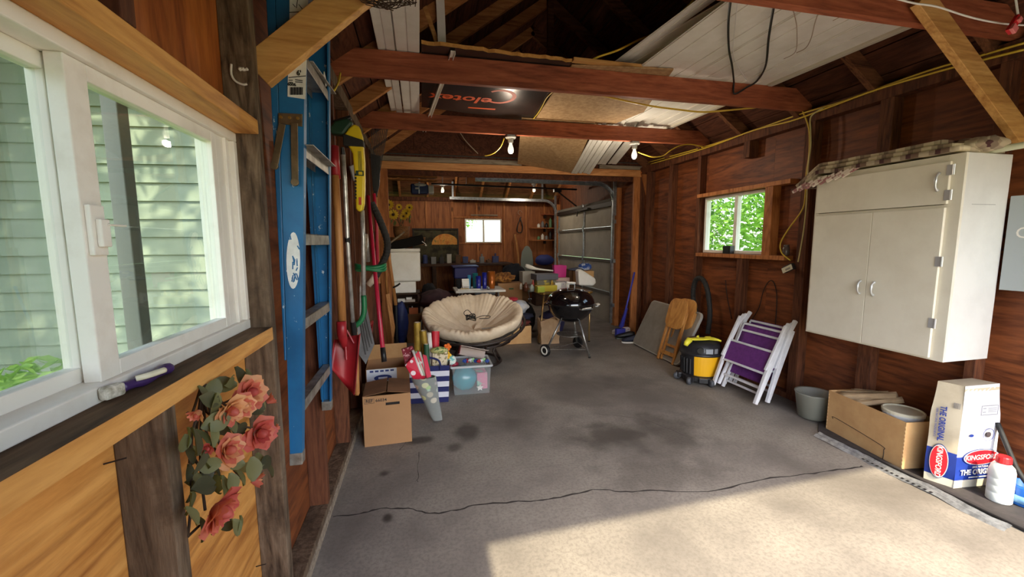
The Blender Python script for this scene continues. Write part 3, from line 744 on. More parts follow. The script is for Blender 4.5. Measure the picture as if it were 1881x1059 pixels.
for px, py, nm in ((813, 347, 'left'), (981, 346, 'right')):
    p = on(px, py, 'y', 8.6); t = thing('ceiling_lamp', nm + ' bare bulb in its white holder under the rear bay roof', 'lamp', (p.x, 8.6, p.z - .06), group='bulbs in the rear bay')
    b = B(); b.lathe([(.055, .10), (.05, .07), (.03, .06), (.028, .03)], 16, Mx.Translation((p.x, 8.6, p.z))); b.build('socket', M_white, t)
    b = B(); b.lathe([(.016, .03), (.03, -.01), (.034, -.035), (.022, -.062), (.0001, -.07)], 14, Mx.Translation((p.x, 8.6, p.z))); b.build('bulb', mat('bulb_glass', S(235, 233, 225), .15, emit=(S(255, 240, 215), .5)), t, smooth=True)
    b = B(); b.cyl((p.x, 8.6, p.z + .10), (p.x, 8.6, zrb(8.6) + .03), .008, seg=6); b.build('cord', M_white, t)
    lamp_light(t, (p.x, 8.6, p.z - .10), 8)  # rear bulbs are assumed lit; this light is added to brighten the bay

# ------------------------------------------------------------------ things stored on the ceiling joists
M_siding = mat('siding_white', S(242, 238, 228), .5, c2=S(232, 227, 215), scale=6)
def plank(name, label, pts, w, z, group, m=None, tilt=0.0, sag=None):
    """A vinyl siding length: two laps with a butt step, along pts[0] -> pts[1] at height z."""
    a, c = V((*pts[0], z if sag is None else sag[0])), V((*pts[1], z if sag is None else sag[1]))
    d = (c - a); f = frame(d.normalized(), (0, 0, 1)); L = d.length
    prof = [(-.5, 0), (-.01, .002), (-.01, .007), (.0, .007), (.47, .002), (.47, .009), (.5, .009), (.5, .0115), (.46, .0115), (.455, .0055), (0, .0100), (-.02, .0100), (-.02, .0045), (-.5, .0025)]
    poly = [(x * w, y) for x, y in prof]
    M = Mx.Translation(a) @ f.to_4x4() @ Mx.Rotation(tilt, 4, 'Z')
    b = B(); b.prism(poly, 0, L, M)
    return one(b, name, m or M_siding, label, 'siding plank', group)
G1 = 'white siding lengths over the left of the joists'; G2 = 'white siding lengths over the right of the joists'
plank('siding_plank', 'leftmost white siding length lying over the left end of the joists', ((-.175, 1.80), (-.185, 4.36)), .11, 2.680, G1)
plank('siding_plank', 'wider white siding length beside the foil panel on the joists', ((-.04, 1.80), (-.045, 4.34)), .15, 2.680, G1)
plank('siding_plank', 'upper white siding length resting on the left pair', ((-.11, 1.78), (-.13, 3.4)), .13, 2.701, G1)
ord_ = ['first', 'second', 'third', 'fourth', 'fifth', 'sixth', 'seventh', 'eighth', 'ninth']
X0 = 2.80
for k in range(5):
    x = X0 - .06 - k * .235
    plank('siding_plank', ord_[k] + ' white siding length from the right wall, lying over the joists', ((x - .02, 1.86 + .02 * (k % 3)), (x - .055 - .012 * k, 4.50 - .10 * (k % 3))), .26, 2.688 + .012 * (k % 2) + .001 * k, G2)
M_channel = mat('corner_trim', S(206, 198, 180), .6)
b = B(); b.beam((2.872, 1.86, 2.683), (2.74, 4.42, 2.683), .04, .03, (0, 0, 1)); one(b, 'siding_corner_trim', M_channel, 'beige corner trim along the right edge of the siding stack', 'trim', bev=.004)
def bent(label, p0, p1, w, z0, z1, k=0, roll=0.0):
    return plank('siding_plank', label, (p0, p1), w, 0, 'odd siding offcuts on the joists', None, roll, (z0, z1))
bent('white siding offcut lying crooked on top of the stack, left', (1.93, 1.9), (1.55, 3.25), .16, 2.80, 2.765, 0, .12)
bent('white siding offcut lying crooked beside the wide stack', (1.66, 2.2), (1.50, 3.2), .13, 2.80, 2.76, 0, -.2)
bent('short white siding offcut across the top of the stack', (2.35, 1.95), (1.72, 2.9), .15, 2.79, 2.81, 0, .1)
# far ends sagging between the second tie and the opening
b = B()
for k, (xa, xb2, dz) in enumerate(((1.92, 2.15, 0), (1.99, 2.215, .008), (2.06, 2.28, .016), (2.12, 2.34, .004))):
    plank('siding_plank', ['leftmost', 'second', 'third', 'rightmost'][k] + ' of the four siding lengths drooping to the opening header', ((xa, 4.12), (xb2, 5.585)), .085, 0, 'siding lengths drooping to the header', None, .08 * k, (2.694 + dz, 2.375 + dz))
plank('siding_plank', 'left of the two siding lengths behind the right bulb', ((2.24, 4.1), (2.50, 5.45)), .12, 0, 'siding lengths behind the right bulb', None, 0, (2.70, 2.49))
plank('siding_plank', 'right of the two siding lengths behind the right bulb', ((2.40, 4.1), (2.66, 5.45)), .12, 0, 'siding lengths behind the right bulb', None, 0, (2.705, 2.50))
# foil-faced insulation board
M_foil = mat('foil_dark', S(96, 88, 84), .26, .75, c2=S(70, 64, 62), scale=3, bump=.05)
M_foam = mat('foam_orange', S(214, 158, 84), .9, c2=S(190, 132, 64), scale=25, bump=.5)
ib = thing('insulation_board', 'foil-faced foam insulation board with orange lettering on the joists', 'insulation board', (.6, 3.5, 2.678))
Q = [(.045, 2.83), (1.085, 2.89), (1.19, 4.33), (.05, 4.08)]
b = B(); n = 26
edge = [lerp((*Q[0], 0), (*Q[1], 0), i / n) + V((0, random.uniform(-.012, .012), 0)) for i in range(n + 1)]
ring = edge + [V((*Q[2], 0)), V((*Q[3], 0))]
b.prism([(p.x, p.y) for p in ring], 2.680, 2.681); b.build('foil_face', M_foil, ib)
b = B(); b.prism([(p.x, p.y + random.uniform(-.004, .004)) for p in ring], 2.6812, 2.706); b.build('foam_core', M_foam, ib)
M_otext = mat('orange_print', S(214, 84, 30), .6)
tc_ = on(848, 181, 'z', 2.6795); text('lettering', 'elotex', .22, (tc_.x, tc_.y, 2.6795), (-1, -.05, 0), (-.05, 1, 0), M_otext, ib, .0004, bold=.004, shear=.1, sx=.98)
p = on(919, 178, 'z', 2.6795); b = B(); vs = []
for a in range(-138, 139, 12):
    k = 1 - .35 * abs(a) / 138
    for r in (1.0, 1.0 - .26 * k): vs.append((p.x + .14 * r * math.cos(R(a)), p.y + .17 * r * math.sin(R(a)), 2.6793))
b.add(vs, [(2 * i, 2 * i + 1, 2 * i + 3, 2 * i + 2) for i in range(len(vs) // 2 - 1)]); b.build('capital_letter', M_otext, ib, solid=.0006)
p = on(885, 199, 'z', 2.6795); b = B(); b.cbox((p.x, p.y, 2.6793), (.26, .03, .0008)); b.build('fine_print', M_otext, ib)
M_osb = mat('particle_board', S(190, 156, 112), .85, c2=S(160, 124, 84), scale=26, lo=.35, hi=.66, bump=.1)
b = B(); b.prism([(1.10, 2.93), (1.86, 2.84), (2.17, 3.78), (2.05, 4.33), (1.205, 4.33)], 2.6765, 2.6865); one(b, 'particle_board_sheet', M_osb, 'tan particle board sheet on the joists beside the foil board', 'board')
b = B(); b.slab([(1.04, 4.18, 2.668), (1.84, 4.18, 2.668), (2.13, 5.59, 2.385), (1.33, 5.59, 2.482)], .009, (0, 0, 1)); one(b, 'particle_board_sheet', M_osb, 'tan particle board sheet sagging from the second joist to the header', 'board')
b = B(); a, c = on(832, 84, 'z', 2.70), on(790, 203, 'z', 2.675); d = (c - a).normalized()
b.prism([(-.016, 0), (.016, 0), (.016, .022), (.013, .022), (.013, .003), (-.013, .003), (-.013, .022), (-.016, .022)], 0, (c - a).length + .55, Mx.Translation(a - V((0, 0, .03))) @ frame(d, (0, 0, -1)).to_4x4())
one(b, 'trim_channel', M_siding, 'narrow white trim channel lying across the foil board', 'trim')
b = B(); b.beam(on(812, 82, 'y', 2.98), on(806, -60, 'y', 2.98), .055, .012, (0, 1, 0)); one(b, 'siding_strip', M_siding, 'upright white strip standing above the foil board', 'trim')
b = B(); b.beam(on(803, 80, 'y', 3.02), on(768, -20, 'y', 3.02), .03, .03, (0, 1, 0)); one(b, 'wood_stick', M_new, 'thin pale wood stick leaning above the foil board', 'stick')
b = B(); b.beam(on(1052, 110, 'z', 2.70) , on(1225, 128, 'z', 2.70), .05, .02, (0, 0, 1)); one(b, 'wood_lath', M_new, 'pale wood lath lying on top of the nearer middle joist', 'lath')
# second short rafter stubs seen pale by the left eave are the rafters themselves

# ------------------------------------------------------------------ bulbs on the second joist
for px, nm in ((938, 'left'), (1166, 'right')):
    p = on(px, 252, 'y', 4.22); t = thing('ceiling_lamp', nm + ' bare bulb in a white porcelain holder under the second joist', 'lamp', (p.x, 4.22, 2.34), group='bulbs under the second joist')
    b = B(); b.box((p.x - .04, 4.19, 2.488), (p.x + .04, 4.25, 2.504)); b.build('mount', M_galv, t)
    b = B(); b.lathe([(.056, 2.487), (.056, 2.478), (.048, 2.470), (.030, 2.462), (.027, 2.43), (.022, 2.427)], 20, Mx.Translation((p.x, 4.22, 0))); b.build('socket', mat('porcelain', S(236, 234, 228), .25), t, smooth=True)
    b = B(); b.lathe([(.014, 2.43), (.017, 2.41), (.029, 2.375), (.031, 2.355), (.024, 2.332), (.010, 2.322), (.0001, 2.320)], 18, Mx.Translation((p.x, 4.22, 0))); b.build('bulb', MATS['bulb_glass'], t, smooth=True)
    lamp_light(t, (p.x, 4.22, 2.285), 6)
# ------------------------------------------------------------------ cables
M_yel = mat('cable_yellow', S(222, 186, 62), .45); M_ycream = mat('cable_cream', S(206, 190, 128), .5); M_blackc = mat('cable_black', S(26, 26, 26), .5)
M_wire = mat('thin_wire', S(170, 150, 128), .5); M_whitew = mat('white_wire', S(226, 222, 214), .5)
def cable(name, pts, r, m, label, n=6, cat='cable', seg=6): 
    b = B(); b.tube(spline(pts, n), r, seg); return one(b, name, m, label, cat, smooth=True)
A1 = [(1881, 79), (1781, 108), (1702, 131), (1598, 168), (1536, 190), (1474, 208), (1391, 237), (1299, 268), (1191, 298)]
A2 = [(1881, 91), (1785, 115), (1714, 134), (1606, 166), (1515, 200), (1453, 222), (1382, 240), (1295, 272), (1195, 301)]
cable('electrical_cable', [on(x, y, 'x', XR - .012) for x, y in A1], .007, M_yel, 'upper yellow cable stapled along the right wall plate')
cable('electrical_cable', [on(x, y, 'x', XR - .026) for x, y in A2], .007, M_yel, 'lower yellow cable stapled along the right wall plate')


D1 = [(1474, 203), (1484, 228), (1487, 250), (1486, 285), (1481, 320), (1479, 360), (1473, 386), (1448, 421), (1434, 446), (1436, 464), (1452, 478)]
D2 = [(1512, 198), (1490, 214), (1489, 240), (1489, 270), (1484, 310), (1482, 365), (1477, 418), (1470, 460), (1466, 481)]
cable('electrical_cable', [on(x, y, 'x', XR - .014) for x, y in D1], .006, M_yel, 'yellow drop cable looping beside the small wall window')
cable('electrical_cable', [on(x, y, 'x', XR - .03) for x, y in D2], .006, M_ycream, 'straighter cream drop cable behind the plaid blanket')
cable('electrical_cable', [on(x, y, 'y', 2.90) for x, y in ((1085, 112), (1100, 104), (1135, 92), (1170, 75), (1200, 62), (1224, 46), (1250, 24), (1280, -6))], .008, M_yel, 'thick yellow cable rising into the dark roof')
cable('electrical_cable', [on(x, y, 'z', 2.63) for x, y in ((1098, 173), (1130, 181), (1166, 189), (1205, 196), (1245, 201), (1280, 205), (1307, 205), (1350, 201), (1399, 196))], .008, M_yel, 'yellow cable sagging under the particle board behind the first joist')
cable('electrical_cable', [on(x, y, 'y', 4.20) for x, y in ((926, 253), (920, 268), (910, 279), (900, 284), (890, 286))], .006, M_yel, 'short yellow cable curling left of the left bulb')
cable('electrical_cable', [on(x, y, 'y', 4.19) for x, y in ((1172, 279), (1185, 284), (1200, 288), (1218, 286), (1232, 276), (1250, 267), (1270, 265), (1294, 270))], .006, M_yel, 'yellow cable from the right bulb to the wall plate')
cable('electrical_cable', [on(x, y, 'y', 5.5) for x, y in ((845, 243), (855, 258), (868, 272), (878, 282))], .006, M_wire, 'thin grey wire hanging behind the second joist')
cable('electrical_cable', [on(x, y, 'z', 2.67) for x, y in ((1016, 168), (1004, 180), (996, 195), (988, 208), (975, 224))], .005, M_yel, 'yellow wire along the edge of the foil board')
cable('extension_cord', [on(x, y, 'z', 2.655) for x, y in ((1344, -14), (1338, 40), (1339, 90), (1345, 122))] + [on(x, y, 'y', 2.92) for x, y in ((1348, 150), (1349, 172), (1372, 160), (1390, 149))] + [on(x, y, 'z', 2.655) for x, y in ((1406, 122), (1412, 70), (1420, 20), (1427, -14))], .007, M_blackc, 'black cord hanging in a loop below the siding', cat='cord')
cable('hanging_wire', [on(x, y, 'z', 2.655) for x, y in ((1500, -5), (1503, 20), (1496, 45), (1490, 70), (1480, 88), (1463, 97))], .003, M_wire, 'crooked bare wire hanging before the siding, right one', cat='wire')
cable('hanging_wire', [on(x, y, 'z', 2.66) for x, y in ((1448, -5), (1460, 30), (1464, 60), (1461, 95), (1440, 108))], .0025, M_wire, 'crooked bare wire hanging before the siding, left one', cat='wire')
cable('hanging_wire', [on(x, y, 'z', 2.66) for x, y in ((1356, -5), (1350, 50), (1347, 100), (1360, 130), (1376, 152))], .0025, M_whitew, 'thin white wire hanging beside the black cord', cat='wire')
cable('hanging_wire', [on(x, y, 'z', 2.655) for x, y in ((1580, -5), (1565, 18), (1545, 30), (1530, 38))], .002, M_wire, 'short thin wire curling before the siding near the brace', cat='wire')
cable('white_string', [on(x, y, 'y', 1.45) for x, y in ((1640, -4), (1680, 6), (1720, 12), (1770, 28), (1810, 38), (1850, 44), (1895, 47))], .004, M_whitew, 'white string strung across the top right corner', cat='string')
ct = on(1862, 45, 'y', 1.40)
t = thing('red_clip', 'red plastic clip hanging from a white cord at the top right', 'clip', ct - V((0, 0, .06)))
M_redp = mat('red_plastic', S(206, 40, 46), .35)
f = frame((ct - on(1846, 70, 'y', 1.40)).normalized(), (0, 1, 0))
b = B(); b.cbox(ct, (.030, .016, .085), f)
b.build('body', M_redp, t, bev=.003)
b = B(); b.cbox(ct + f @ V((0, -.012, -.03)), (.032, .012, .03), f); b.cbox(ct + f @ V((.0, -.012, .02)), (.02, .01, .02), f); b.build('jaw', mat('red_pale', S(232, 130, 130), .35), t, bev=.002)
b = B(); b.tube([ct + f @ V((0, 0, .04)), on(1866, 0, 'y', 1.40), on(1868, -60, 'y', 1.40)], .004, 6); b.build('cord', M_whitew, t)
# tangle of chicken wire above the left brace
nc = on(705, -6, 'y', 1.52)
rn = random.Random(4); b = B()
for k in range(16):
    a = rn.uniform(0, 6.28); pts = []
    for j in range(9):
        u = a + j * rn.uniform(.45, .75); rr = rn.uniform(.6, 1.0)
        pts.append(nc + V((.115 * math.cos(u) * rr, .05 * rn.uniform(-1, 1), .05 * math.sin(u) * rr + .02)))
    b.tube(spline(pts, 3), .0016, 5)
one(b, 'wire_tangle', mat('rust_wire', S(70, 52, 40), .7, .5), 'tangle of rusty wire mesh perched on the left knee brace', 'wire')
# ------------------------------------------------------------------ blue step ladder hung on the left wall
M_blue = mat('fibreglass_blue', S(30, 104, 154), .45, c2=S(24, 88, 134), scale=5, spec=.5)
def paintspots():
    m = MATS['fibreglass_blue']; nt = m.node_tree; bs = nt.nodes['Principled BSDF']
    v = _coord(nt, (1, 1, .45)); f = _noise(nt, v, 34, 4, .75)
    src = bs.inputs['Base Color'].links[0].from_socket
    nt.links.new(_mix(nt, _ramp(nt, f, [(.655, (0, 0, 0, 1)), (.68, (.85, .85, .85, 1))]), src, S(214, 220, 222)), bs.inputs['Base Color'])
paintspots()
M_bronze = mat('bronze_steel', S(132, 110, 82), .42, .7, c2=S(98, 82, 62), scale=14)
M_step = mat('step_alu', S(176, 172, 164), .45, .65, c2=S(128, 122, 112), scale=16)
M_lab = mat('label_paper', S(228, 228, 224), .6, c2=S(210, 210, 206), scale=20)
M_ink = mat('ink_black', S(30, 30, 32), .7)
ZB, ZT = .605, 2.44
def LT(z): return (z - ZB) / (ZT - ZB)
def wL(z): return -.492 + .052 * LT(z)
def wR(z): return -.452 + .107 * LT(z)
def yn(z): return 1.572 + .03 * LT(z)
def yfar(z): return 2.115 - .125 * LT(z)
lad = thing('step_ladder', 'blue fibreglass step ladder hung folded on the left wall', 'ladder', (-.45, 1.85, ZB))
def railx(y0f, y1f, xa, xb, z0, z1, name, m=M_blue, par=lad):
    b = B(); vs = []
    for z in (z0, z1):
        vs += [(xa(z), y0f(z), z), (xb(z), y0f(z), z), (xb(z), y1f(z), z), (xa(z), y1f(z), z)]
    b.add(vs, [(0, 3, 2, 1), (4, 5, 6, 7), (0, 1, 5, 4), (1, 2, 6, 5), (2, 3, 7, 6), (3, 0, 4, 7)]); return b.build(name, m, par, bev=.003)
# front rails: web plus the two flanges of a channel
def channel(yf, sgn, name):
    b = B()
    def strip(xa, xb, ya, yb):
        vs = []
        for z in (ZB + .04, ZT): vs += [(xa(z), yf(z) + ya, z), (xb(z), yf(z) + ya, z), (xb(z), yf(z) + yb, z), (xa(z), yf(z) + yb, z)]
        b.add(vs, [(0, 3, 2, 1), (4, 5, 6, 7), (0, 1, 5, 4), (1, 2, 6, 5), (2, 3, 7, 6), (3, 0, 4, 7)])
    strip(wL, wR, 0, sgn * .006)
    strip(lambda z: wR(z) - .006, wR, sgn * .006, sgn * .034)
    strip(wL, lambda z: wL(z) + .006, sgn * .006, sgn * .034)
    r = b.build(name, M_blue, lad)
    f = B(); vs = []
    for z in (ZB, ZB + .045): vs += [(wL(z) - .002, yf(z) - sgn * .003, z), (wR(z) + .002, yf(z) - sgn * .003, z), (wR(z) + .002, yf(z) + sgn * .036, z), (wL(z) - .002, yf(z) + sgn * .036, z)]
    f.add(vs, [(0, 3, 2, 1), (4, 5, 6, 7), (0, 1, 5, 4), (1, 2, 6, 5), (2, 3, 7, 6), (3, 0, 4, 7)]); f.build('foot', M_step, r, bev=.002)
    return r
rn_ = channel(yn, 1, 'front_rail'); rf_ = channel(yfar, -1, 'front_rail')
railx(lambda z: yn(z) + .002, lambda z: yn(z) + .03, lambda z: wL(z) - .030 * LT(z) - .004, lambda z: wL(z) - .002, 1.0, ZT - .03, 'rear_rail')
railx(lambda z: yfar(z) - .03, lambda z: yfar(z) - .002, lambda z: wL(z) - .030 * LT(z) - .004, lambda z: wL(z) - .002, .66, ZT - .03, 'rear_rail')
for z in (.835, 1.145, 1.455, 1.765, 2.075, 2.385):
    xa, xb = wL(z) + .008, wR(z) - .004
    b = B(); b.box((xa, yn(z) + .008, z - .004), (xb, yfar(z) - .008, z)); b.box((xb - .003, yn(z) + .008, z - .042), (xb, yfar(z) - .008, z)); b.box((xa, yn(z) + .008, z - .03), (xa + .003, yfar(z) - .008, z))
    st = b.build('step', M_step, lad, bev=.001)
    b = B(); b.beam((xb - .02, yn(z) + .02, z - .10), (xb - .03, yn(z) + .11, z - .035), .012, .003, (1, 0, 0)); b.build('step_brace', M_step, st)
for (p0, p1) in (((566, 112), (610, 172)), ((566, 266), (609, 305))):
    a, c = on(*p0, 'x', -.375), on(*p1, 'x', -.375)
    b = B(); b.beam(a, c, .004, .035, (1, 0, 0)); b.build('cross_brace', M_step, lad, bev=.001)
def web(px, py):   # a point on the near web, from a photo pixel
    p = on(px, py, 'y', 1.585); return V((p.x, yn(p.z) - .0005, p.z))
b = B(); b.slab([web(511, 207), web(555, 209), web(555, 232), web(511, 226)], .006, (0, -1, 0)); sp = b.build('spreader_plate', M_bronze, lad, bev=.001)
for p0, p1 in (((519, 228), (505, 305)), ((541, 226), (543, 335))):
    a, c = web(*p0) + V((0, -.009, 0)), web(*p1) + V((0, -.009, 0)); b = B(); b.beam(a, c, .022, .004, (0, 1, 0)); b.cyl(c + V((0, .003, 0)), c + V((0, -.006, 0)), .013, seg=14); b.build('spreader_bar', M_bronze, lad, bev=.001)
b = B()
for q in ((516, 215), (532, 216), (547, 217)): b.cyl(web(*q), web(*q) + V((0, -.010, 0)), .005, seg=8)
b.build('rivet', mat('brass', S(178, 142, 72), .35, .8), sp)
def sticker(name, quad, off=.002): 
    b = B(); b.slab([web(*q) for q in quad], off, (0, -1, 0)); return b.build(name, M_lab, lad)
s1 = sticker('upper_label', ((530, -20), (564, -20), (564, 40), (530, 56)))
s2 = sticker('size_label', ((528, 125), (562, 108), (560, 181), (527, 176)))
b = B()
for k in range(14):
    a = web(532 + k * 1.75, 159); c = web(532 + k * 1.75, 173); b.beam(a + V((0, -.003, 0)), c + V((0, -.003, 0)), .0012 + .0012 * (k % 3), .0005, (0, 1, 0))
o = b.build('barcode', M_ink, s2); o['kind'] = 'stuff'
b = B()
for q0, q1 in (((529, 141), (561, 138)), ((529, 146), (537, 146)), ((529, 150), (537, 150)), ((541, 145), (555, 147)), ((541, 149), (555, 150))):
    b.beam(web(*q0) + V((0, -.003, 0)), web(*q1) + V((0, -.003, 0)), .0025, .0005, (0, 1, 0))
o = b.build('fine_print', M_ink, s2); o['kind'] = 'stuff'
b = B()
for q0, q1 in (((530, 20), (564, 18)), ((530, 36), (564, 33)), ((545, -5), (543, 12)), ((547, 5), (555, 15)), ((549, 22), (543, 34)), ((536, 4), (541, 10))):
    b.beam(web(*q0) + V((0, -.003, 0)), web(*q1) + V((0, -.003, 0)), .0022, .0005, (0, 1, 0))
o = b.build('scuffed_print', M_ink, s1); o['kind'] = 'stuff'
text('size_print', "6'", .022, web(548, 133) + V((0, -.003, 0)), (1, 0, 0), (0, 0, 1), M_ink, s2, bold=.0008)
text('model_print', '6006', .013, web(535, 154) + V((0, -.003, 0)), (1, 0, 0), (0, 0, 1), M_ink, s2, bold=.0006)
b = B(); c = [web(539 + 12.5 * math.cos(R(a)) - .03 * 52 * math.sin(R(a)) * 0, 478 + 52 * math.sin(R(a))) for a in range(0, 360, 15)]
b.slab(c, .0012, (0, -1, 0)); s3 = b.build('oval_sticker', M_lab, lad)
b = B(); rq = random.Random(2)
for k in range(16):
    x, y = 539 + rq.uniform(-8, 8), 478 + rq.uniform(-40, 40); a = web(x, y) + V((0, -.0016, 0)); c = web(x + rq.uniform(-8, 8), y + rq.uniform(-16, 16)) + V((0, -.0016, 0)); b.beam(a, c, .004, .0004, (0, 1, 0))
o = b.build('scratch', M_blue, s3); o['kind'] = 'stuff'
b = B(); p = on(597, 145, 'x', -.371); b.cbox(p + V((0, 0, 0)), (.003, .05, .028), Mx.Rotation(R(-38), 3, 'X')); b.build('brace_label', M_lab, lad)
b = B(); b.cyl((-.5, 1.86, 2.392), (-.40, 1.86, 2.40), .006, seg=8); b.tube([(-.40, 1.86, 2.40), (-.385, 1.86, 2.44)], .006, 8); b.build('hanging_hook', M_darkiron, lad)
# yellow plastic spool peeping over the brace
p = on(584, 4, 'x', -.42)
b = B(); b.lathe([(.045, -.02), (.05, -.015), (.03, -.01), (.03, .01), (.05, .015), (.045, .02)], 18, Mx.Translation(p + V((0, 0, .02))) @ Mx.Rotation(R(70), 4, 'X')); one(b, 'yellow_spool', mat('yellow_plastic', S(226, 190, 40), .4), 'yellow plastic spool above the left knee brace', 'spool', smooth=True)

# ------------------------------------------------------------------ long tools on the left wall
M_handle = wood('tool_handle', S(196, 140, 84), S(178, 120, 66), S(140, 88, 44), 'z', .5, .8, .1, False, 60, .4)
M_redm = mat('red_blade', S(170, 34, 42), .4, c2=S(140, 30, 36), scale=6); M_redh = mat('red_pole', S(184, 30, 62), .35)
M_green = mat('green_plastic', S(24, 110, 66), .4); M_dgreen = mat('dark_green_plastic', S(30, 62, 44), .45)
M_yelp = mat('trimmer_yellow', S(236, 206, 36), .4); M_blk = mat('black_plastic', S(24, 24, 25), .45); M_blkr = mat('black_rubber', S(32, 31, 30), .7)
M_pole = mat('pole_silver', S(206, 204, 200), .35, .6, c2=S(160, 156, 150), scale=20)
M_greyb = mat('shovel_grey', S(118, 116, 116), .5, c2=S(98, 96, 96), scale=8)
XT = -.40
def W(px, py, x=XT): return on(px, py, 'x', x)
# red scoop shovel with a wooden handle
p = W(633, 600, -.36)
t = thing('scoop_shovel', 'red metal scoop shovel with a wooden handle hung scoop down', 'shovel', (p.x, p.y, .7))
b = B(); b.tube([W(616, 322), W(622, 430), W(629, 595)], [.018, .019, .02], 12); b.build('handle', M_handle, t, smooth=True)
b = B(); b.tube([W(614, 268), W(617, 328)], [.021, .0225], 12); b.build('grip', M_redm, t, smooth=True)
b = B(); b.tube([W(627, 590), W(628, 612), on(632, 632, 'y', 2.40), on(636, 642, 'y', 2.41)], [.024, .024, .02, .012], 12); b.build('socket', M_redm, t, smooth=True)
YS = 2.43
def H_(x, y, dy=0.0): return on(x, y, 'y', YS + dy)
def scoop(u, v):
    top = lerp(H_(616, 622, .01), H_(662, 612, .01), u); bot = lerp(H_(609, 672, -.05), H_(652, 722, -.05), u)
    q = lerp(top, bot, v); return q + V((0, .045 * (1 - (2 * u - 1) ** 2) * (.35 + .65 * v) - .03, -.03 * math.sin(math.pi * u) * v))
b = B(); b.grid(scoop, 10, 8); b.build('scoop', M_redm, t, smooth=True, solid=.003)
for x0, y0, x1, y1 in ((616, 622, 609, 672), (662, 612, 652, 722)):
    b = B(); b.grid(lambda u, v: lerp(H_(x0, y0, -.02), H_(x1, y1, -.08), v) + V((0, -.035 * u * (1 - .6 * v), 0)), 2, 6); b.build('scoop_side', M_redm, t, solid=.003)
b = B(); b.tube([H_(634, 612, -.03), H_(636, 660, -.05)], .006, 8); b.build('brace_rod', M_redm, t)
b = B(); b.tube([H_(637, 606, -.03), H_(650, 630, -.04)], .005, 8); b.build('brace_rod', M_redm, t)
# telescopic pole with black grips
p = W(640, 450); t = thing('telescopic_pole', 'thin silver telescopic pole with black grips beside the red shovel', 'pole', (p.x, p.y, .9))
b = B(); b.tube([W(630, 284), W(633, 330), W(638, 440), W(648, 592)], .0125, 10); b.build('shaft', M_pole, t, smooth=True)
b = B(); b.tube([W(629, 270), W(630.5, 286)], [.008, .013], 10); b.build('tip', M_blk, t)
b = B(); b.tube([W(637.5, 436), W(639, 448)], .016, 10); b.build('collar', M_blk, t)
b = B(); b.tube([W(648, 590), W(652, 626)], .017, 10); b.build('grip', M_blk, t)
# string trimmer with yellow housing, silver shaft, green elbow
p = on(660, 400, 'y', 2.7); t = thing('string_trimmer', 'yellow and green string trimmer hung with its yellow housing on top', 'trimmer', (p.x, p.y, .9))
YT = 2.72
def Y_(x, y, dy=0.0): return on(x, y, 'y', YT + dy)
FW = (0, -1, 0)
outline = [(643, 240), (652, 232), (662, 236), (668, 254), (670, 275), (672, 300), (672, 345), (671, 375), (668, 388), (661, 390), (656, 384), (655, 360), (653, 320), (650, 285), (645, 276), (636, 262), (634, 252)]
b = B(); b.slab([Y_(*q) for q in outline], .06, FW); b.build('housing', M_yelp, t, bev=.014, seg=3)
b = B(); b.slab([Y_(*q) for q in ((634, 252), (612, 250), (608, 240), (618, 228), (640, 222), (652, 230), (643, 240))], .07, FW); b.build('guard', M_dgreen, t, bev=.012, seg=3)
b = B(); b.slab([Y_(*q) for q in ((612, 225), (645, 215), (648, 222), (616, 234))], .05, FW); b.build('line_head', M_blk, t, bev=.008)
b = B(); b.slab([Y_(*q, .004) for q in ((633, 250), (670, 262), (671, 274), (634, 272))], .072, FW); b.build('clamp_band', M_blkr, t, bev=.006)
b = B(); b.slab([Y_(*q, -.0605) for q in ((659, 362), (664, 362), (664, 376), (659, 376))], .004, FW); b.build('trigger', mat('trigger_red', S(196, 70, 50), .4), t, bev=.001)
o_ = Y_(661, 318, -.061)
b = B(); b.cbox(o_, (.045, .0015, .03)); ic = b.build('print_box', M_dgreen, t)
b = B(); b.cbox(o_ + V((.004, -.001, 0)), (.022, .0015, .018)); b.build('print_window', M_yelp, ic)
b = B()
for k in range(3): b.cbox(Y_(659 + 2.2 * k, 298, -.0606), (.003, .001, .13))
o = b.build('fine_print', M_dgreen, t); o['kind'] = 'stuff'
b = B()
for k in range(8): b.cbox(Y_(654.5, 322 + k * 6, -.03), (.012, .062, .012))
o = b.build('grip_rib', M_blk, t); o['kind'] = 'stuff'
b = B(); b.tube([Y_(665, 386, -.03), Y_(667, 440, -.02), Y_(668, 546, -.02)], .0135, 10); b.build('shaft', M_pole, t, smooth=True)
b = B(); b.tube(spline([Y_(668, 542, -.02), Y_(669, 565, -.02), Y_(667, 580, -.02), Y_(660, 592, -.02), Y_(650, 600, -.02)], 4), [.017] * 17, 12); b.build('elbow', M_green, t, smooth=True)
# grey snow shovel
p = on(668, 600, 'y', 3.0); t = thing('snow_shovel', 'grey ribbed snow shovel leaning behind the red shovel', 'shovel', (p.x, p.y, .7))
YN = 3.02
def N_(x, y, dy=0.0): return on(x, y, 'y', YN + dy)
b = B(); b.slab([N_(656, 594), N_(673, 560, .02), N_(688, 632), N_(672, 668), N_(659, 650)], .006, (0, -1, 0)); b.build('blade', M_greyb, t, bev=.001)
b = B()
for k in range(4):
    a, c = lerp(N_(662, 590), N_(672, 578), k / 3), lerp(N_(672, 650), N_(684, 630), k / 3)
    b.tube([a + V((0, -.009, 0)), c + V((0, -.009, 0))], .005, 6)
o = b.build('blade_rib', mat('rib_grey', S(86, 84, 84), .5), t); o['kind'] = 'stuff'
b = B(); b.beam(N_(665, 525, .01), N_(665, 600, .01), .03, .008, (0, 1, 0)); b.build('socket', M_pole, t)
b = B(); b.beam(N_(672, 430, .02), N_(665, 530, .02), .028, .02, (0, 1, 0)); b.build('handle', M_grey_x, t)
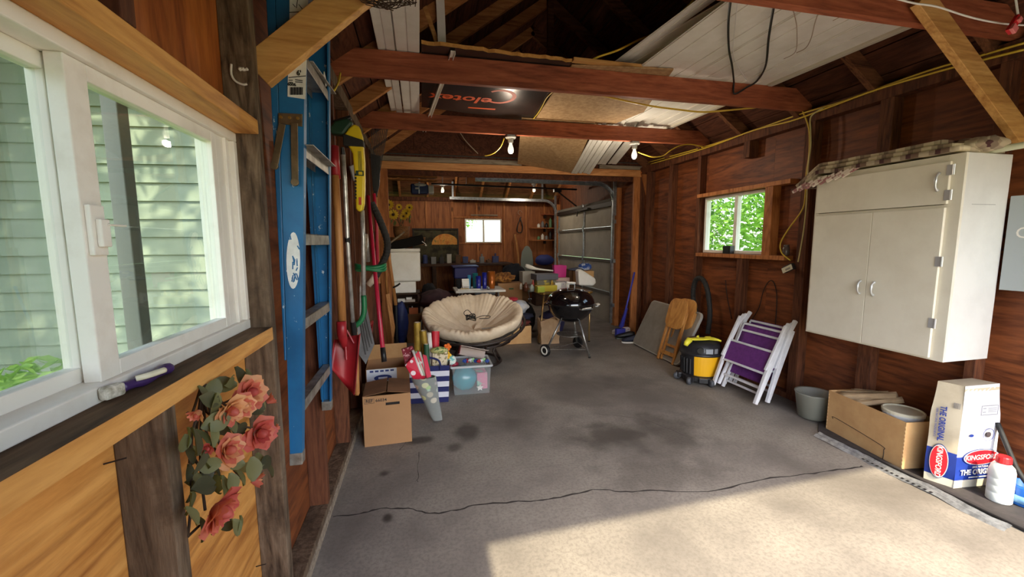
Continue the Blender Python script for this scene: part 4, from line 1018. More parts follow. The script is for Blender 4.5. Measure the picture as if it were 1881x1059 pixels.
# broom stick end showing below the red scoop
b = B(); b.tube([W(652, 610, -.44), W(656, 722, -.44), W(656, 726, -.44)], [.017, .017, .010], 10); one(b, 'broom_stick', M_handle, 'pale round wooden stick end showing under the red scoop', 'stick', smooth=True)
# magenta poles
p = W(692, 520, -.36); t = thing('broom_pole', 'long magenta pole with a black tip leaning by the cardboard box', 'pole', (p.x, p.y, .2))
b = B(); b.tube([on(676, 360, 'x', -.44), on(687, 480, 'x', -.37), on(703, 640, 'x', -.28)], .016, 12); b.build('shaft', M_redh, t, smooth=True)
b = B(); b.tube([on(703, 638, 'x', -.28), on(706, 664, 'x', -.27)], [.018, .019], 12); b.build('tip', M_blk, t, smooth=True)
b = B(); b.tube([on(687, 355, 'x', -.44), on(692, 420, 'x', -.44), on(694, 500, 'x', -.43)], .016, 10); one(b, 'broom_pole', M_redh, 'shorter magenta pole behind the long magenta one', 'pole', smooth=True)
# leaf rake, tines up
YK = 4.55
def K_(x, y, dy=0.0): return on(x, y, 'y', YK + dy)
p = K_(690, 300); t = thing('leaf_rake', 'black fan leaf rake hung tines up by the opening', 'rake', (p.x, p.y, 1.6))
for k in range(11):
    u = k / 10; a = K_(686 + 6 * u, 350); m_ = K_(681 + 22 * u, 285); c = K_(684 + 30 * u, 236 - 9 * u + 6 * math.sin(u * 9), -.03)
    b = B(); b.tube(spline([a, m_, c, c + V((.02, -.03, -.005))], 4), .004, 5); b.build('tine', M_blk, t)
b = B(); b.slab([K_(681, 282), K_(699, 286), K_(697, 340), K_(690, 366), K_(684, 340)], .03, (0, 1, 0)); b.build('head', M_blk, t, bev=.004)
b = B(); b.tube([K_(691, 362, .015), K_(697, 520, .015)], .013, 8); b.build('handle', M_handle, t)
# black hose arc with a white cuff
hp_ = [(682, 372), (692, 392), (702, 415), (711, 442), (710, 465), (700, 488), (688, 512)]
p = on(700, 450, 'x', -.30); t = thing('vacuum_hose', 'black vacuum hose arching over the tools with a white cuff', 'hose', (p.x, p.y, .9))
hp3 = spline([on(x, y, 'y', 3.95) for x, y in hp_], 8)
b = B(); b.tube(hp3, [.030 + .003 * (i % 2) for i in range(len(hp3))], 12); b.build('tube', M_blkr, t)
b = B(); b.tube([on(690, 507, 'y', 3.95), on(676, 524, 'y', 3.93)], [.033, .029], 12); b.build('cuff', mat('cuff_cream', S(206, 186, 168), .5), t, smooth=True)
# green strap bundling the tools
b = B(); c0 = on(681, 491, 'y', 2.98)
for k in range(3): b.tube([c0 + V((.098 * math.cos(R(a)), .05 * math.sin(R(a)), .012 * k - .012 + .01 * math.sin(R(2 * a + 40 * k)))) for a in range(0, 360, 15)], .010, 8, closed=True)
one(b, 'garden_hose_loop', M_green, 'loop of green garden hose tied around the tools', 'hose', smooth=True)
# small aluminium poles and a fan-shaped grey hand tool behind
b = B(); b.tube([W(672, 430, -.46), W(676, 480, -.46)], .018, 10); one(b, 'tool_shaft', M_pole, 'short grey metal shaft showing behind the green hose loop', 'tool', smooth=True)
b = B(); b.tube([W(690, 425, -.46), W(692, 470, -.46)], .018, 10); one(b, 'tool_shaft', M_pole, 'dull metal shaft between the magenta poles', 'tool', smooth=True)
b = B(); b.slab([W(640, 305, -.47), W(652, 300, -.47), W(656, 330, -.47), (W(648, 332, -.47))], .01, (1, 0, 0)); one(b, 'hand_spade', M_greyb, 'grey spade blade hung behind the yellow trimmer', 'spade', bev=.003)
b = B(); b.tube([W(672, 620, -.45), W(681, 612, -.44), W(684, 590, -.44), W(676, 600, -.44), W(664, 582, -.44)], .012, 6); one(b, 'red_tool_head', M_redm, 'small red tool head hanging behind the grey snow shovel', 'tool')
# two wooden handles by the opening
for i, (q0, q1, lab) in enumerate((((706, 416), (727, 560), 'slanted wooden tool handle leaning across the white cooler'), ((705, 440), (712, 545), 'straight wooden tool handle left of the white cooler'))):
    b = B(); y_ = 5.3; b.tube([on(*q0, 'y', y_), on(*q1, 'y', y_)], .022 - .004 * i, 10); one(b, 'wooden_pole', M_handle, lab, 'pole', smooth=True)
b = B(); b.slab([on(709, 540, 'y', 5.28), on(716, 538, 'y', 5.28), on(726, 600, 'y', 5.2), on(722, 632, 'y', 5.1)], .02, (0, -1, 0)); one(b, 'wooden_paddle', M_handle, 'flat pale wooden board leaning below the tool handles', 'board', bev=.003)
b = B(); b.tube([on(727, 558, 'y', 5.3), on(729, 640, 'y', 5.3)], .02, 8); b.tube([on(722, 528, 'y', 5.25), on(730, 524, 'y', 5.25), on(735, 520, 'y', 5.25)], .012, 6); one(b, 'black_stake', M_blk, 'black tool shaft below the slanted wooden handle', 'tool')
# bracket arm on the post by the opening and yellow hook
b = B(); q = on(624, 135, 'x', -.44); b.tube(spline([on(625, 134, 'x', -.44), on(622, 150, 'x', -.44), on(614, 166, 'x', -.44)], 5), .006, 6); one(b, 'yellow_cable_end', M_yel, 'loose yellow cable end by the blue ladder', 'cable', smooth=True)

# ------------------------------------------------------------------ dried roses hanging under the sill
ROS = thing('dried_rose_bunch', 'bunch of coral dried roses hung on the left wall under the sill', 'flowers', on(420, 850, 'x', -.47) - V((0, 0, .28)))
M_pet = [leafmat('petal_coral', S(196, 96, 84), S(220, 128, 104)), leafmat('petal_peach', S(218, 150, 108), S(232, 176, 128)), leafmat('petal_deep', S(180, 72, 70), S(206, 100, 88))]
M_lf = leafmat('dried_leaf', S(92, 96, 62), S(132, 132, 90)); M_lf2 = leafmat('dried_leaf_dark', S(60, 62, 44), S(92, 90, 62)); M_stem = mat('dried_stem', S(66, 50, 36), .8)
rr = random.Random(9)
def petal(b, c, f, a, r, tilt, w):
    """One curled petal on a bloom whose axis is f's z."""
    n = 4; vs = []
    for j in range(n + 1):
        v = j / n
        for i in range(5):
            u = (i / 4 - .5) * 2
            wid = w * math.sin(math.pi * (.18 + .72 * v)) ** .7
            ang = a + u * wid
            rad = r * (.18 + .82 * math.sin(tilt) * v + .10 * v * v * abs(u))
            h = r * (1.05 * math.cos(tilt) * v + .10 * math.sin(3 * u + v * 4) * v) - .25 * r * (v ** 3) * math.sin(tilt)
            vs.append(V(c) + f @ V((rad * math.cos(ang), rad * math.sin(ang), h)))
    b.add(vs, [(j * 5 + i, j * 5 + i + 1, j * 5 + 6 + i, j * 5 + 5 + i) for j in range(n) for i in range(4)])
def rose(px, py, rpx, axis, kinds, x=-.455, n=13, openn=1.0):
    c = on(px, py, 'x', x); r = rpx * (c - V((0, 0, CAMH))).length / 800
    f = frame(axis); b = B(); b.ell(c + f @ V((0, 0, r * .30)), (r * .26, r * .26, r * .42), 10, 6, f); core = b.build('bloom', M_pet[kinds[0]], ROS, smooth=True)
    for k in range(n):
        lay = k / n; b = B(); petal(b, c - f @ V((0, 0, r * .1)), f, k * 2.4 + rr.uniform(-.3, .3), r * (.72 + .4 * lay), (.30 + .85 * lay) * openn, .85 + .25 * rr.random())
        b.build('petal', M_pet[kinds[1 + k % (len(kinds) - 1)]], core, smooth=True, recalc=False)
    return c
roses = [(456, 722, 30, (.8, -.5, .3), (2, 0, 0, 1)), (418, 752, 28, (.7, -.3, -.2), (0, 1, 0, 1)), (474, 795, 29, (.8, -.6, .1), (2, 2, 0)), (416, 828, 27, (.6, -.3, .2), (0, 1, 0)), (396, 934, 36, (.8, -.2, -.35), (2, 0, 0, 2)), (366, 756, 17, (-.1, -.9, -.4), (0, 0, 1)), (464, 883, 17, (.5, .3, -.3), (0, 0, 1)), (444, 745, 22, (.6, -.4, .1), (1, 1, 0)), (492, 738, 15, (.7, .4, .3), (0, 0, 2)), (505, 788, 9, (.6, .6, .2), (0, 0)), (382, 822, 13, (.3, -.8, .1), (2, 2))]
cs = []
for i, (x, y, r_, ax_, k_) in enumerate(roses): cs.append(rose(x, y, r_, ax_, k_, -.462 + .012 * (i % 3), 13 if r_ > 20 else 7, 1.0 if r_ > 20 else .6))
hang = on(372, 700, 'x', -.53)
for c in cs:
    b = B(); m_ = lerp(hang, c, .5) + V((0, 0, -.04)); b.tube(spline([hang, m_ + V((-.02, 0, 0)), c + V((-.02, 0, 0))], 5), .003, 5); b.build('stem', M_stem, ROS)
for q in ([(352, 800), (350, 860), (352, 910), (345, 985)], [(350, 830), (372, 862), (395, 868)], [(366, 965), (345, 985)], [(360, 770), (352, 800), (348, 850)]):
    b = B(); b.tube(spline([on(x, y, 'x', -.50) for x, y in q], 4), .003, 5); b.build('stem', M_stem, ROS)
def leaf(px, py, size, m, x, tw):
    c = on(px, py, 'x', x); f = frame((.7 + rr.uniform(-.5, .5), rr.uniform(-.6, .3), rr.uniform(-.3, .6)), (math.sin(tw), .3 * math.cos(tw), math.cos(tw)))
    n = 5; vs = []
    for j in range(n + 1):
        v = j / n; w = size * .38 * math.sin(math.pi * min(v * .92 + .04, 1)) ** .8
        for u in (-1, 0, 1): vs.append(c + f @ V((u * w, (v - .5) * size, -.22 * size * (1 - abs(u)) * .5 + .25 * size * math.sin(v * 3) * .4)))
    b = B(); b.add(vs, [(3 * j + i, 3 * j + i + 1, 3 * j + 4 + i, 3 * j + 3 + i) for j in range(n) for i in range(2)])
    b.build('leaf', m, ROS, smooth=True, recalc=False)
for x, y in ((392, 712), (410, 708), (372, 722), (438, 690), (455, 690), (425, 700), (385, 735), (395, 745), (462, 705), (470, 745), (482, 752), (440, 790), (425, 780), (405, 790), (392, 800), (375, 800), (362, 810), (345, 800), (340, 815), (350, 835), (372, 838), (388, 850), (380, 872), (398, 868), (360, 880), (375, 895), (395, 890), (412, 896), (428, 888), (440, 875), (448, 860), (465, 862), (485, 850), (492, 862), (478, 845), (350, 905), (352, 922), (350, 945), (372, 970), (393, 965), (420, 965), (432, 970), (440, 962), (446, 815), (400, 775), (368, 850), (435, 850), (345, 870)):
    leaf(x + rr.uniform(-3, 3), y + rr.uniform(-3, 3), rr.uniform(.035, .065), M_lf if rr.random() < .6 else M_lf2, rr.uniform(-.50, -.455), rr.uniform(-2.2, 2.2))

# ------------------------------------------------------------------ brush on the sill
p = on(260, 698, 'z', 1.14); t = thing('scrub_brush', 'purple and cream handled brush lying on the window sill', 'brush', (p.x, p.y, 1.14))
M_purple = mat('purple_plastic', S(64, 40, 92), .4); M_cream = mat('cream_plastic', S(220, 212, 186), .45)
def SI(x, y, z=1.152): return on(x, y, 'z', z)
b = B(); b.tube(spline([SI(222, 712), SI(250, 702), SI(275, 693), SI(298, 680), SI(315, 674)], 4), [.010, .010, .009, .009, .010, .012, .012, .011, .010, .009, .009, .010, .011, .012, .012, .011, .008], 10); b.build('handle', M_purple, t, smooth=True)
b = B(); b.tube(spline([SI(250, 695, 1.162), SI(272, 689, 1.164), SI(302, 679, 1.163)], 5), .006, 8); b.build('inlay', M_cream, t, smooth=True)
b = B(); b.cbox(SI(206, 718, 1.158), (.018, .036, .024), Mx.Rotation(R(-15), 3, 'Z')); b.build('bristle_head', mat('bristle', S(222, 214, 198), .9, c2=S(150, 140, 120), scale=60, bump=.6), t, bev=.005)
# ------------------------------------------------------------------ helpers for soft and boxed things
def blob(c, r, amp=.18, freq=3.0, seed=0, seg=28, rings=16, flat=None, fold=0.0):
    b = B(); b.ell((0, 0, 0), (1, 1, 1), seg, rings); c = V(c); out = []
    for p in b.v:
        p = V(p); n = mnoise.noise(p * freq + V((seed * 7.3, seed * 3.1, 0))) + .5 * mnoise.noise(p * freq * 2.3 + V((seed, 0, seed * 5)))
        if fold: n += fold * math.sin(9 * p.x + 5 * p.z + 4 * mnoise.noise(p * 2 + V((seed, 0, 0))))
        q = p * (1 + amp * n); q = V((q.x * r[0], q.y * r[1], q.z * r[2]))
        if flat is not None: q.z = max(q.z, flat)
        out.append(tuple(c + q))
    b.v = out; return b
def carton(name, label, cat, c, size, rz, m, h0=0.0, wall=.005, open_=True, group=None, floor_t=.005):
    """An open carton: four walls and a floor, each a part."""
    t = thing(name, label, cat, c, rz, group); w, d, h = size
    for nm, a, e in (('front_wall', (-w / 2, -d / 2, 0), (w / 2, -d / 2 + wall, h)), ('back_wall', (-w / 2, d / 2 - wall, 0), (w / 2, d / 2, h)), ('side_wall', (-w / 2, -d / 2 + wall, 0), (-w / 2 + wall, d / 2 - wall, h)), ('side_wall', (w / 2 - wall, -d / 2 + wall, 0), (w / 2, d / 2 - wall, h)), ('bottom', (-w / 2 + wall, -d / 2 + wall, 0), (w / 2 - wall, d / 2 - wall, floor_t))):
        b = B(); b.box(a, e); b.build(nm, m, t, local=True)
    if not open_:
        b = B(); b.box((-w / 2, -d / 2, h), (w / 2, d / 2, h + wall)); b.build('lid', m, t, local=True)
    return t
M_card = mat('cardboard', S(176, 132, 90), .85, c2=S(164, 120, 80), scale=4, lo=.3, hi=.8)
M_card_d = mat('cardboard_dark', S(132, 94, 62), .9, c2=S(112, 78, 50), scale=4)
M_card_l = mat('cardboard_light', S(206, 164, 112), .85, c2=S(192, 148, 98), scale=5)

# ------------------------------------------------------------------ carton with printed number
f0, f1 = on(670, 821, 'z', 0), on(757, 810, 'z', 0)
rz = math.atan2(f1.y - f0.y, f1.x - f0.x); w = (f1 - f0).length; h = on(667, 729, 'y', f0.y).z
dep = .30; ux, uy = V((math.cos(rz), math.sin(rz), 0)), V((-math.sin(rz), math.cos(rz), 0))
cc = (f0 + f1) / 2 + uy * dep / 2
t = thing('cardboard_box', 'brown cardboard box printed REF 66034 at the foot of the tools', 'box', (cc.x, cc.y, 0), rz)
b = B(); wl_ = .005
b.box((-w / 2, -dep / 2, 0), (w / 2, -dep / 2 + wl_, h - .075)); b.box((-w / 2, -dep / 2, h - .055), (w / 2, -dep / 2 + wl_, h)); b.box((-w / 2, -dep / 2, h - .075), (-.01, -dep / 2 + wl_, h - .055)); b.box((.085, -dep / 2, h - .075), (w / 2, -dep / 2 + wl_, h - .055))
b.build('front_wall', M_card, t, local=True)
for nm, a, e in (('back_wall', (-w / 2, dep / 2 - wl_, 0), (w / 2, dep / 2, h)), ('side_wall', (-w / 2, -dep / 2 + wl_, 0), (-w / 2 + wl_, dep / 2 - wl_, h)), ('side_wall', (w / 2 - wl_, -dep / 2 + wl_, 0), (w / 2, dep / 2 - wl_, h)), ('bottom', (-w / 2 + wl_, -dep / 2 + wl_, 0), (w / 2 - wl_, dep / 2 - wl_, .005))):
    b = B(); b.box(a, e); b.build(nm, M_card_d, t, local=True)
for s_ in (-1, 1):
    b = B(); q = [(s_ * w / 2, -dep / 2, h), (s_ * w / 2, dep / 2, h), (s_ * .004, dep / 2, h + .022), (s_ * .004, -dep / 2, h + .022)]
    b.slab(q, .004, (0, 0, 1)); b.build('flap', M_card_d, t, local=True)
b = B(); b.box((-.012, -dep / 2 + .012, h - .078), (.088, -dep / 2 + .016, h - .052)); b.build('handle_hole_shade', mat('hole_shade_dark', S(30, 26, 24), .9), t, local=True)  # dark sheet stands in for the shade inside the handle hole
def onbox(x, z): return cc + ux * x - uy * (dep / 2 + .0006) + V((0, 0, z))
text('printed_code', 'REF', .030, onbox(-w / 2 + .043, h - .034), ux, (0, 0, 1), M_ink, t, bold=.0006)
text('printed_code', '66034', .030, onbox(-w / 2 + .122, h - .034), ux, (0, 0, 1), M_ink, t, bold=.0004)
b = B()
for x0, x1, z0, z1 in ((.010, .076, .018, .020), (.010, .076, .049, .051), (.010, .012, .018, .051), (.074, .076, .018, .051)):
    b.box((-w / 2 + x0, -dep / 2 - .0008, h - z1), (-w / 2 + x1, -dep / 2, h - z0))
b.build('printed_frame', M_ink, t, local=True)
# ------------------------------------------------------------------ white printed carton behind it
M_wbox = mat('white_print_box', S(206, 208, 214), .6); M_bprint = mat('blue_print', S(34, 50, 110), .6)
p = on(711, 682, 'y', 3.45); t = carton('cardboard_box', 'open carton with white and blue printed front behind the REF box', 'box', (p.x, 3.55, 0), (.34, .30, .40), R(4), M_card)
b = B(); b.box((-.165, -.152, .25), (.07, -.1505, .40)); lab_ = b.build('printed_panel', M_wbox, t, local=True)
b = B(); b.prism([(.07 * math.cos(R(a)), .026 * math.sin(R(a))) for a in range(0, 360, 20)], 0, .001, Mx.Translation((-.04, -.1525, .325)) @ Mx.Rotation(R(90), 4, 'X')); lg = b.build('printed_oval', M_bprint, lab_, local=True)
b = B(); b.box((-.075, -.1545, .318), (-.005, -.1536, .332)); b.build('printed_bar', M_wbox, lg, local=True)
b = B()
for k in range(5): b.box((-.14 + .04 * k, -.1525, .375), (-.112 + .04 * k, -.152, .390))
o = b.build('printed_block', M_bprint, lab_, local=True); o['kind'] = 'stuff'
b = B(); b.slab([(-.17, .15, .40), (.17, .15, .40), (.17, .27, .50), (-.17, .27, .50)], .004, (0, -.6, .8)); b.build('flap', M_card_l, t, local=True)

# ------------------------------------------------------------------ striped tote with gift wrap
M_navys = mat('navy_cloth', S(34, 38, 92), .85); M_whites = mat('white_cloth', S(214, 214, 224), .85)
p0, p1 = on(757, 742, 'z', 0), on(826, 738, 'z', 0); tw = (p1 - p0).length; tc3 = (p0 + p1) / 2 + V((0, .13, 0))
t = thing('tote_bag', 'navy and white striped tote bag full of gift wrap', 'bag', (tc3.x, tc3.y, 0), math.atan2(p1.y - p0.y, p1.x - p0.x))
nst = 7; hh = .34
for k in range(nst):
    z0, z1 = hh * k / nst, hh * (k + 1) / nst; fl = lambda z: 1 + .10 * z / hh
    b = B(); pr = []
    for z in (z0, z1):
        s_ = fl(z); pr += [[(x * tw / 2 * s_, y * .12 * s_, z) for x, y in ((-1, -1), (1, -1), (1, 1), (-1, 1))]]
    b.add(pr[0] + pr[1], [(0, 1, 5, 4), (1, 2, 6, 5), (2, 3, 7, 6), (3, 0, 4, 7)] + ([(0, 3, 2, 1)] if k == 0 else [])); b.build('stripe', [M_navys, M_whites][k % 2], t, local=True, solid=.002)
for sx_ in (-1,):
    b = B(); b.tube(spline([(-.10, -.135, hh - .04), (-.09, -.15, hh + .05), (0, -.15, hh + .08), (.09, -.15, hh + .05), (.10, -.135, hh - .04)], 4), .009, 8); b.build('strap', M_navys, t, local=True)
M_gold = mat('gold_wrap', S(176, 146, 60), .35, .3, c2=S(140, 112, 40), scale=10); M_redw = mat('red_wrap', S(196, 34, 50), .5, c2=S(228, 214, 206), scale=26, lo=.60, hi=.63)
M_holly = mat('holly_wrap', S(188, 184, 120), .5, c2=S(60, 104, 48), scale=30, lo=.52, hi=.58); M_floral = mat('floral_wrap', S(222, 206, 176), .5, c2=S(128, 110, 60), scale=34, lo=.50, hi=.58)
M_whitep = mat('white_paper', S(226, 222, 214), .6); M_core = mat('roll_core', S(196, 182, 160), .8); M_dgrn = mat('green_wrap', S(40, 84, 60), .5)
def roll(label, q0, q1, y0, y1, r, m, grp='rolls of gift wrap'):
    a, c = on(*q0, 'y', y0), on(*q1, 'y', y1); t = thing('gift_wrap_roll', label, 'gift wrap', c, 0, grp)
    d = (a - c).normalized(); f = frame(d).to_4x4(); L = (a - c).length
    b = B(); b.lathe([(r, 0), (r, L), (r * .72, L), (r * .72, 0), (r, 0)], 18, Mx.Translation(c) @ f, cap=False); b.build('paper', m, t, smooth=False)
    b = B(); b.lathe([(r * .70, .001), (r * .70, L + .004), (r * .58, L + .004), (r * .58, .001), (r * .70, .001)], 16, Mx.Translation(c) @ f, cap=False); b.build('core', M_core, t)
    return t
roll('tall gold gift wrap roll standing at the left of the tote', (766, 592), (768, 690), 3.62, 3.62, .030, M_gold)
roll('shorter olive gift wrap roll right of the tall gold one', (777, 607), (786, 690), 3.60, 3.60, .028, M_gold)
roll('white printed gift wrap roll in the tote', (788, 611), (795, 690), 3.72, 3.72, .020, M_whitep)
roll('large red and white gift wrap roll in the tote', (800, 608), (799, 690), 3.80, 3.72, .036, M_redw)
roll('dark green gift wrap roll end in the tote', (783, 632), (786, 690), 3.52, 3.52, .022, M_dgrn)
p = on(808, 660, 'y', 3.66); b = B(); b.cbox(p, (.135, .05, .20), Mx.Rotation(R(4), 3, 'Y')); one(b, 'gift_bag', M_floral, 'cream floral gift bag standing in the tote', 'gift bag', bev=.004)
b = blob(on(806, 643, 'y', 3.63), (.075, .03, .03), .3, 3, 3, 18, 10); one(b, 'tissue_paper', M_holly, 'crumpled yellow-green tissue on the floral gift bag', 'tissue', smooth=True)
for i, (x, y, m_, nm) in enumerate(((822, 637, mat('orange_foam', S(236, 118, 40), .7), 'orange flower-shaped bow behind the clear bin'), (822, 652, mat('yellow_foam', S(238, 184, 50), .7), 'yellow flower-shaped bow left of the clear bin'))):
    c = on(x, y, 'y', 3.74); b = B()
    b.ell(c, (.014, .012, .014), 10, 6)
    for k in range(5): b.ell(c + V((.022 * math.cos(k * 1.257), 0, .022 * math.sin(k * 1.257))), (.016, .010, .016), 10, 6)
    one(b, 'gift_bow', m_, nm, 'bow', smooth=True)
b = blob(on(829, 662, 'y', 3.76), (.045, .03, .05), .3, 3, 5, 16, 10); one(b, 'ribbon_bundle', mat('aqua_ribbon', S(110, 190, 186), .4, c2=S(216, 226, 216), scale=30, lo=.5, hi=.53), 'bundle of aqua and white ribbon beside the clear bin', 'ribbon', smooth=True)

# ------------------------------------------------------------------ plastic sleeve of wrapping paper leaning in front
t = thing('gift_wrap_bag', 'clear plastic sleeve of red dotted gift wrap leaning before the tote', 'gift wrap', on(803, 772, 'z', 0))
def G(x, y, yy): return on(x, y, 'y', yy)
M_dots = MATS.get('dots') or None
m_, nt_, bs_ = _new('dotted_red')
vo_ = nt_.nodes.new('ShaderNodeTexVoronoi'); vo_.inputs['Scale'].default_value = 16; vo_.inputs['Randomness'].default_value = .35; nt_.links.new(_coord(nt_, rnd=False), vo_.inputs['Vector'])
nt_.links.new(_ramp(nt_, vo_.outputs['Distance'], [(.28, S(240, 226, 226)), (.32, S(212, 36, 62))]), bs_.inputs['Base Color']); bs_.inputs['Roughness'].default_value = .4
M_dots = m_
m_, nt_, bs_ = _new('pastel_spots')
vo_ = nt_.nodes.new('ShaderNodeTexVoronoi'); vo_.inputs['Scale'].default_value = 13; nt_.links.new(_coord(nt_, rnd=False), vo_.inputs['Vector'])
nt_.links.new(_mix(nt_, _ramp(nt_, vo_.outputs['Distance'], [(.30, (1, 1, 1, 1)), (.38, (0, 0, 0, 1))]), S(112, 116, 104), _mix(nt_, .55, vo_.outputs['Color'], S(236, 224, 150))), bs_.inputs['Base Color']); bs_.inputs['Roughness'].default_value = .3
M_past = m_
b = B(); b.slab([G(743, 668, 3.18), G(768, 642, 3.22), G(783, 690, 3.14), G(762, 700, 3.10)], .05, (.1, -1, .1)); b.build('dotted_pack', M_dots, t, bev=.004)
b = B(); b.slab([G(737, 640, 3.26), G(757, 634, 3.28), G(768, 660, 3.22), G(745, 672, 3.20)], .03, (.1, -1, .1)); b.build('maroon_pack', mat('maroon_wrap', S(128, 26, 42), .4, c2=S(206, 150, 150), scale=40, lo=.58, hi=.6), t, bev=.003)
for i, (a, c_) in enumerate((((758, 643), (776, 690)), ((764, 645), (780, 690)), ((770, 646), (785, 690)))):
    b = B(); b.tube([G(*a, 3.18), G(*c_, 3.10)], .011, 10); b.build('paper_roll', M_whitep if i != 1 else mat('pale_green_wrap', S(176, 190, 166), .5), t, smooth=True)
b = B(); b.slab([G(776, 650, 3.16), G(783, 652, 3.15), G(792, 690, 3.08), G(783, 694, 3.08)], .02, (.1, -1, .1)); b.build('pink_pack', mat('pink_wrap', S(222, 70, 92), .4), t, bev=.002)
def cone(u, v):
    a = u * 2 * math.pi; top = G(778, 692, 3.07); bot = on(804, 771, 'z', .012)
    c = lerp(top, bot, v); wr_ = .088 * (1 - v) + .036 * v; dr = .05 * (1 - v) + .015 * v
    return c + V((wr_ * math.cos(a) * (1 + .04 * math.sin(9 * v)), dr * math.sin(a), 0))
b = B(); b.grid(cone, 20, 12, True); b.build('printed_sleeve', M_past, t, smooth=True)
def cone2(u, v):
    q = cone(u, v); c = lerp(G(778, 692, 3.07), on(804, 771, 'z', .012), v); return c + (q - c) * 1.06
b = B(); b.grid(cone2, 20, 12, True); b.build('clear_film', veil('clear_film', S(200, 204, 206), .32), t, smooth=True)

# ------------------------------------------------------------------ clear storage bin
q0, q1 = on(836, 727, 'z', 0), on(900, 722, 'z', 0); bw = (q1 - q0).length; rzb = math.atan2(q1.y - q0.y, q1.x - q0.x)
c = (q0 + q1) / 2 + V((0, .17, 0)); hb = on(833, 675, 'y', q0.y).z
t = thing('storage_bin', 'clear plastic storage bin of party supplies on the floor', 'bin', (c.x, c.y, 0), rzb)
M_clear = veil('clear_plastic', S(206, 214, 216), .13)
b = B(); s_ = 1.10; pr = [[(x * bw / 2 * k, y * .15 * k, z) for x, y in ((-1, -1), (1, -1), (1, 1), (-1, 1))] for k, z in ((1, 0), (s_, hb))]
b.add(pr[0] + pr[1], [(0, 1, 5, 4), (1, 2, 6, 5), (2, 3, 7, 6), (3, 0, 4, 7), (0, 3, 2, 1)]); b.build('tub', M_clear, t, local=True, solid=.003)
b = B()
rim = [(x * (bw / 2 * s_ + .008), y * (.15 * s_ + .008)) for x, y in ((-1, -1), (1, -1), (1, 1), (-1, 1))]
for i in range(4):
    a, e = rim[i], rim[(i + 1) % 4]; b.beam((*a, hb), (*e, hb), .018, .016, (0, 0, 1))
b.build('rim', veil('clear_rim', S(214, 218, 220), .55), t, local=True)
cw = V((c.x, c.y, 0))
b = blob(cw + V((-.06, -.03, .12)), (.12, .09, .115), .12, 2.5, 4, 22, 14, flat=-.11); one(b, 'turquoise_bag', mat('turquoise_film', S(28, 150, 168), .25, c2=S(20, 128, 150), scale=9, spec=.7), 'turquoise plastic bag inside the clear bin', 'bag', smooth=True)
b = B(); b.cbox(cw + V((.10, -.02, .10)), (.10, .14, .16), Mx.Rotation(R(4), 3, 'Z')); one(b, 'party_pack', mat('pink_pack', S(206, 120, 150), .5, c2=S(150, 190, 170), scale=16, lo=.5, hi=.55), 'pink and mint party pack inside the clear bin', 'pack', bev=.003)
b = B(); c5 = cw + V((.075, -.125, .05))
pts5 = [(.035 * (1 if k % 2 == 0 else .45) * math.cos(R(90 + 36 * k)), .035 * (1 if k % 2 == 0 else .45) * math.sin(R(90 + 36 * k))) for k in range(10)]
b.prism(pts5, 0, .012, Mx.Translation(c5) @ Mx.Rotation(R(90), 4, 'X')); one(b, 'star_ornament', M_whitep, 'white star ornament at the bottom of the clear bin', 'ornament')
tb = thing('gift_box', 'tilted pale gift box with red edge lying on the clear bin', 'box', tuple(cw + V((0, .02, hb))), rzb)
f = Mx.Rotation(R(-16), 3, 'X') @ Mx.Rotation(R(14), 3, 'Y')
b = B(); b.cbox(cw + V((.04, .03, hb + .12)), (.27, .22, .006), f); b.build('lid', mat('greige_card', S(176, 160, 150), .7), tb)
b = B(); b.cbox(cw + V((.04, .03, hb + .12)) + f @ V((-.134, 0, -.04)), (.005, .22, .08), f); b.build('red_side', mat('maroon_card', S(132, 40, 50), .6), tb)
b = B(); b.cbox(cw + V((.04, .03, hb + .12)) + f @ V((0, .108, -.04)), (.27, .005, .08), f); b.build('back_side', MATS['greige_card'], tb)
rb = random.Random(21)
for k in range(9):
    m_ = [mat('bow_blue', S(40, 70, 150), .25), mat('bow_red', S(160, 30, 44), .25), mat('bow_silver', S(206, 208, 212), .2, .6), mat('bow_green', S(150, 200, 140), .3)][k % 4]
    c4 = cw + V((-.06 + .027 * k, -.06 + rb.uniform(-.02, .03), hb + .012 + rb.uniform(0, .025))); b = B()
    b.ell(c4, (.014, .012, .012), 9, 5)
    for j in range(6): b.ell(c4 + V((.014 * math.cos(j), .010 * math.sin(j * 2), .012 * math.sin(j))), (.010, .007, .008), 8, 5)
    one(b, 'gift_bow', m_, ['blue', 'red', 'silver', 'pale green'][k % 4] + ' gift bow heaped under the tilted box, ' + ['leftmost', 'second from left', 'third from left', 'fourth from left', 'middle', 'fourth from right', 'third from right', 'second from right', 'rightmost'][k], 'bow', 'bows heaped on the clear bin', smooth=True)
b = blob(cw + V((-.17, -.10, hb + .015)), (.05, .03, .025), .25, 3, 8, 16, 10); one(b, 'maroon_ribbon', mat('maroon_ribbon', S(132, 24, 48), .4), 'crumpled maroon ribbon over the left rim of the clear bin', 'ribbon', smooth=True)

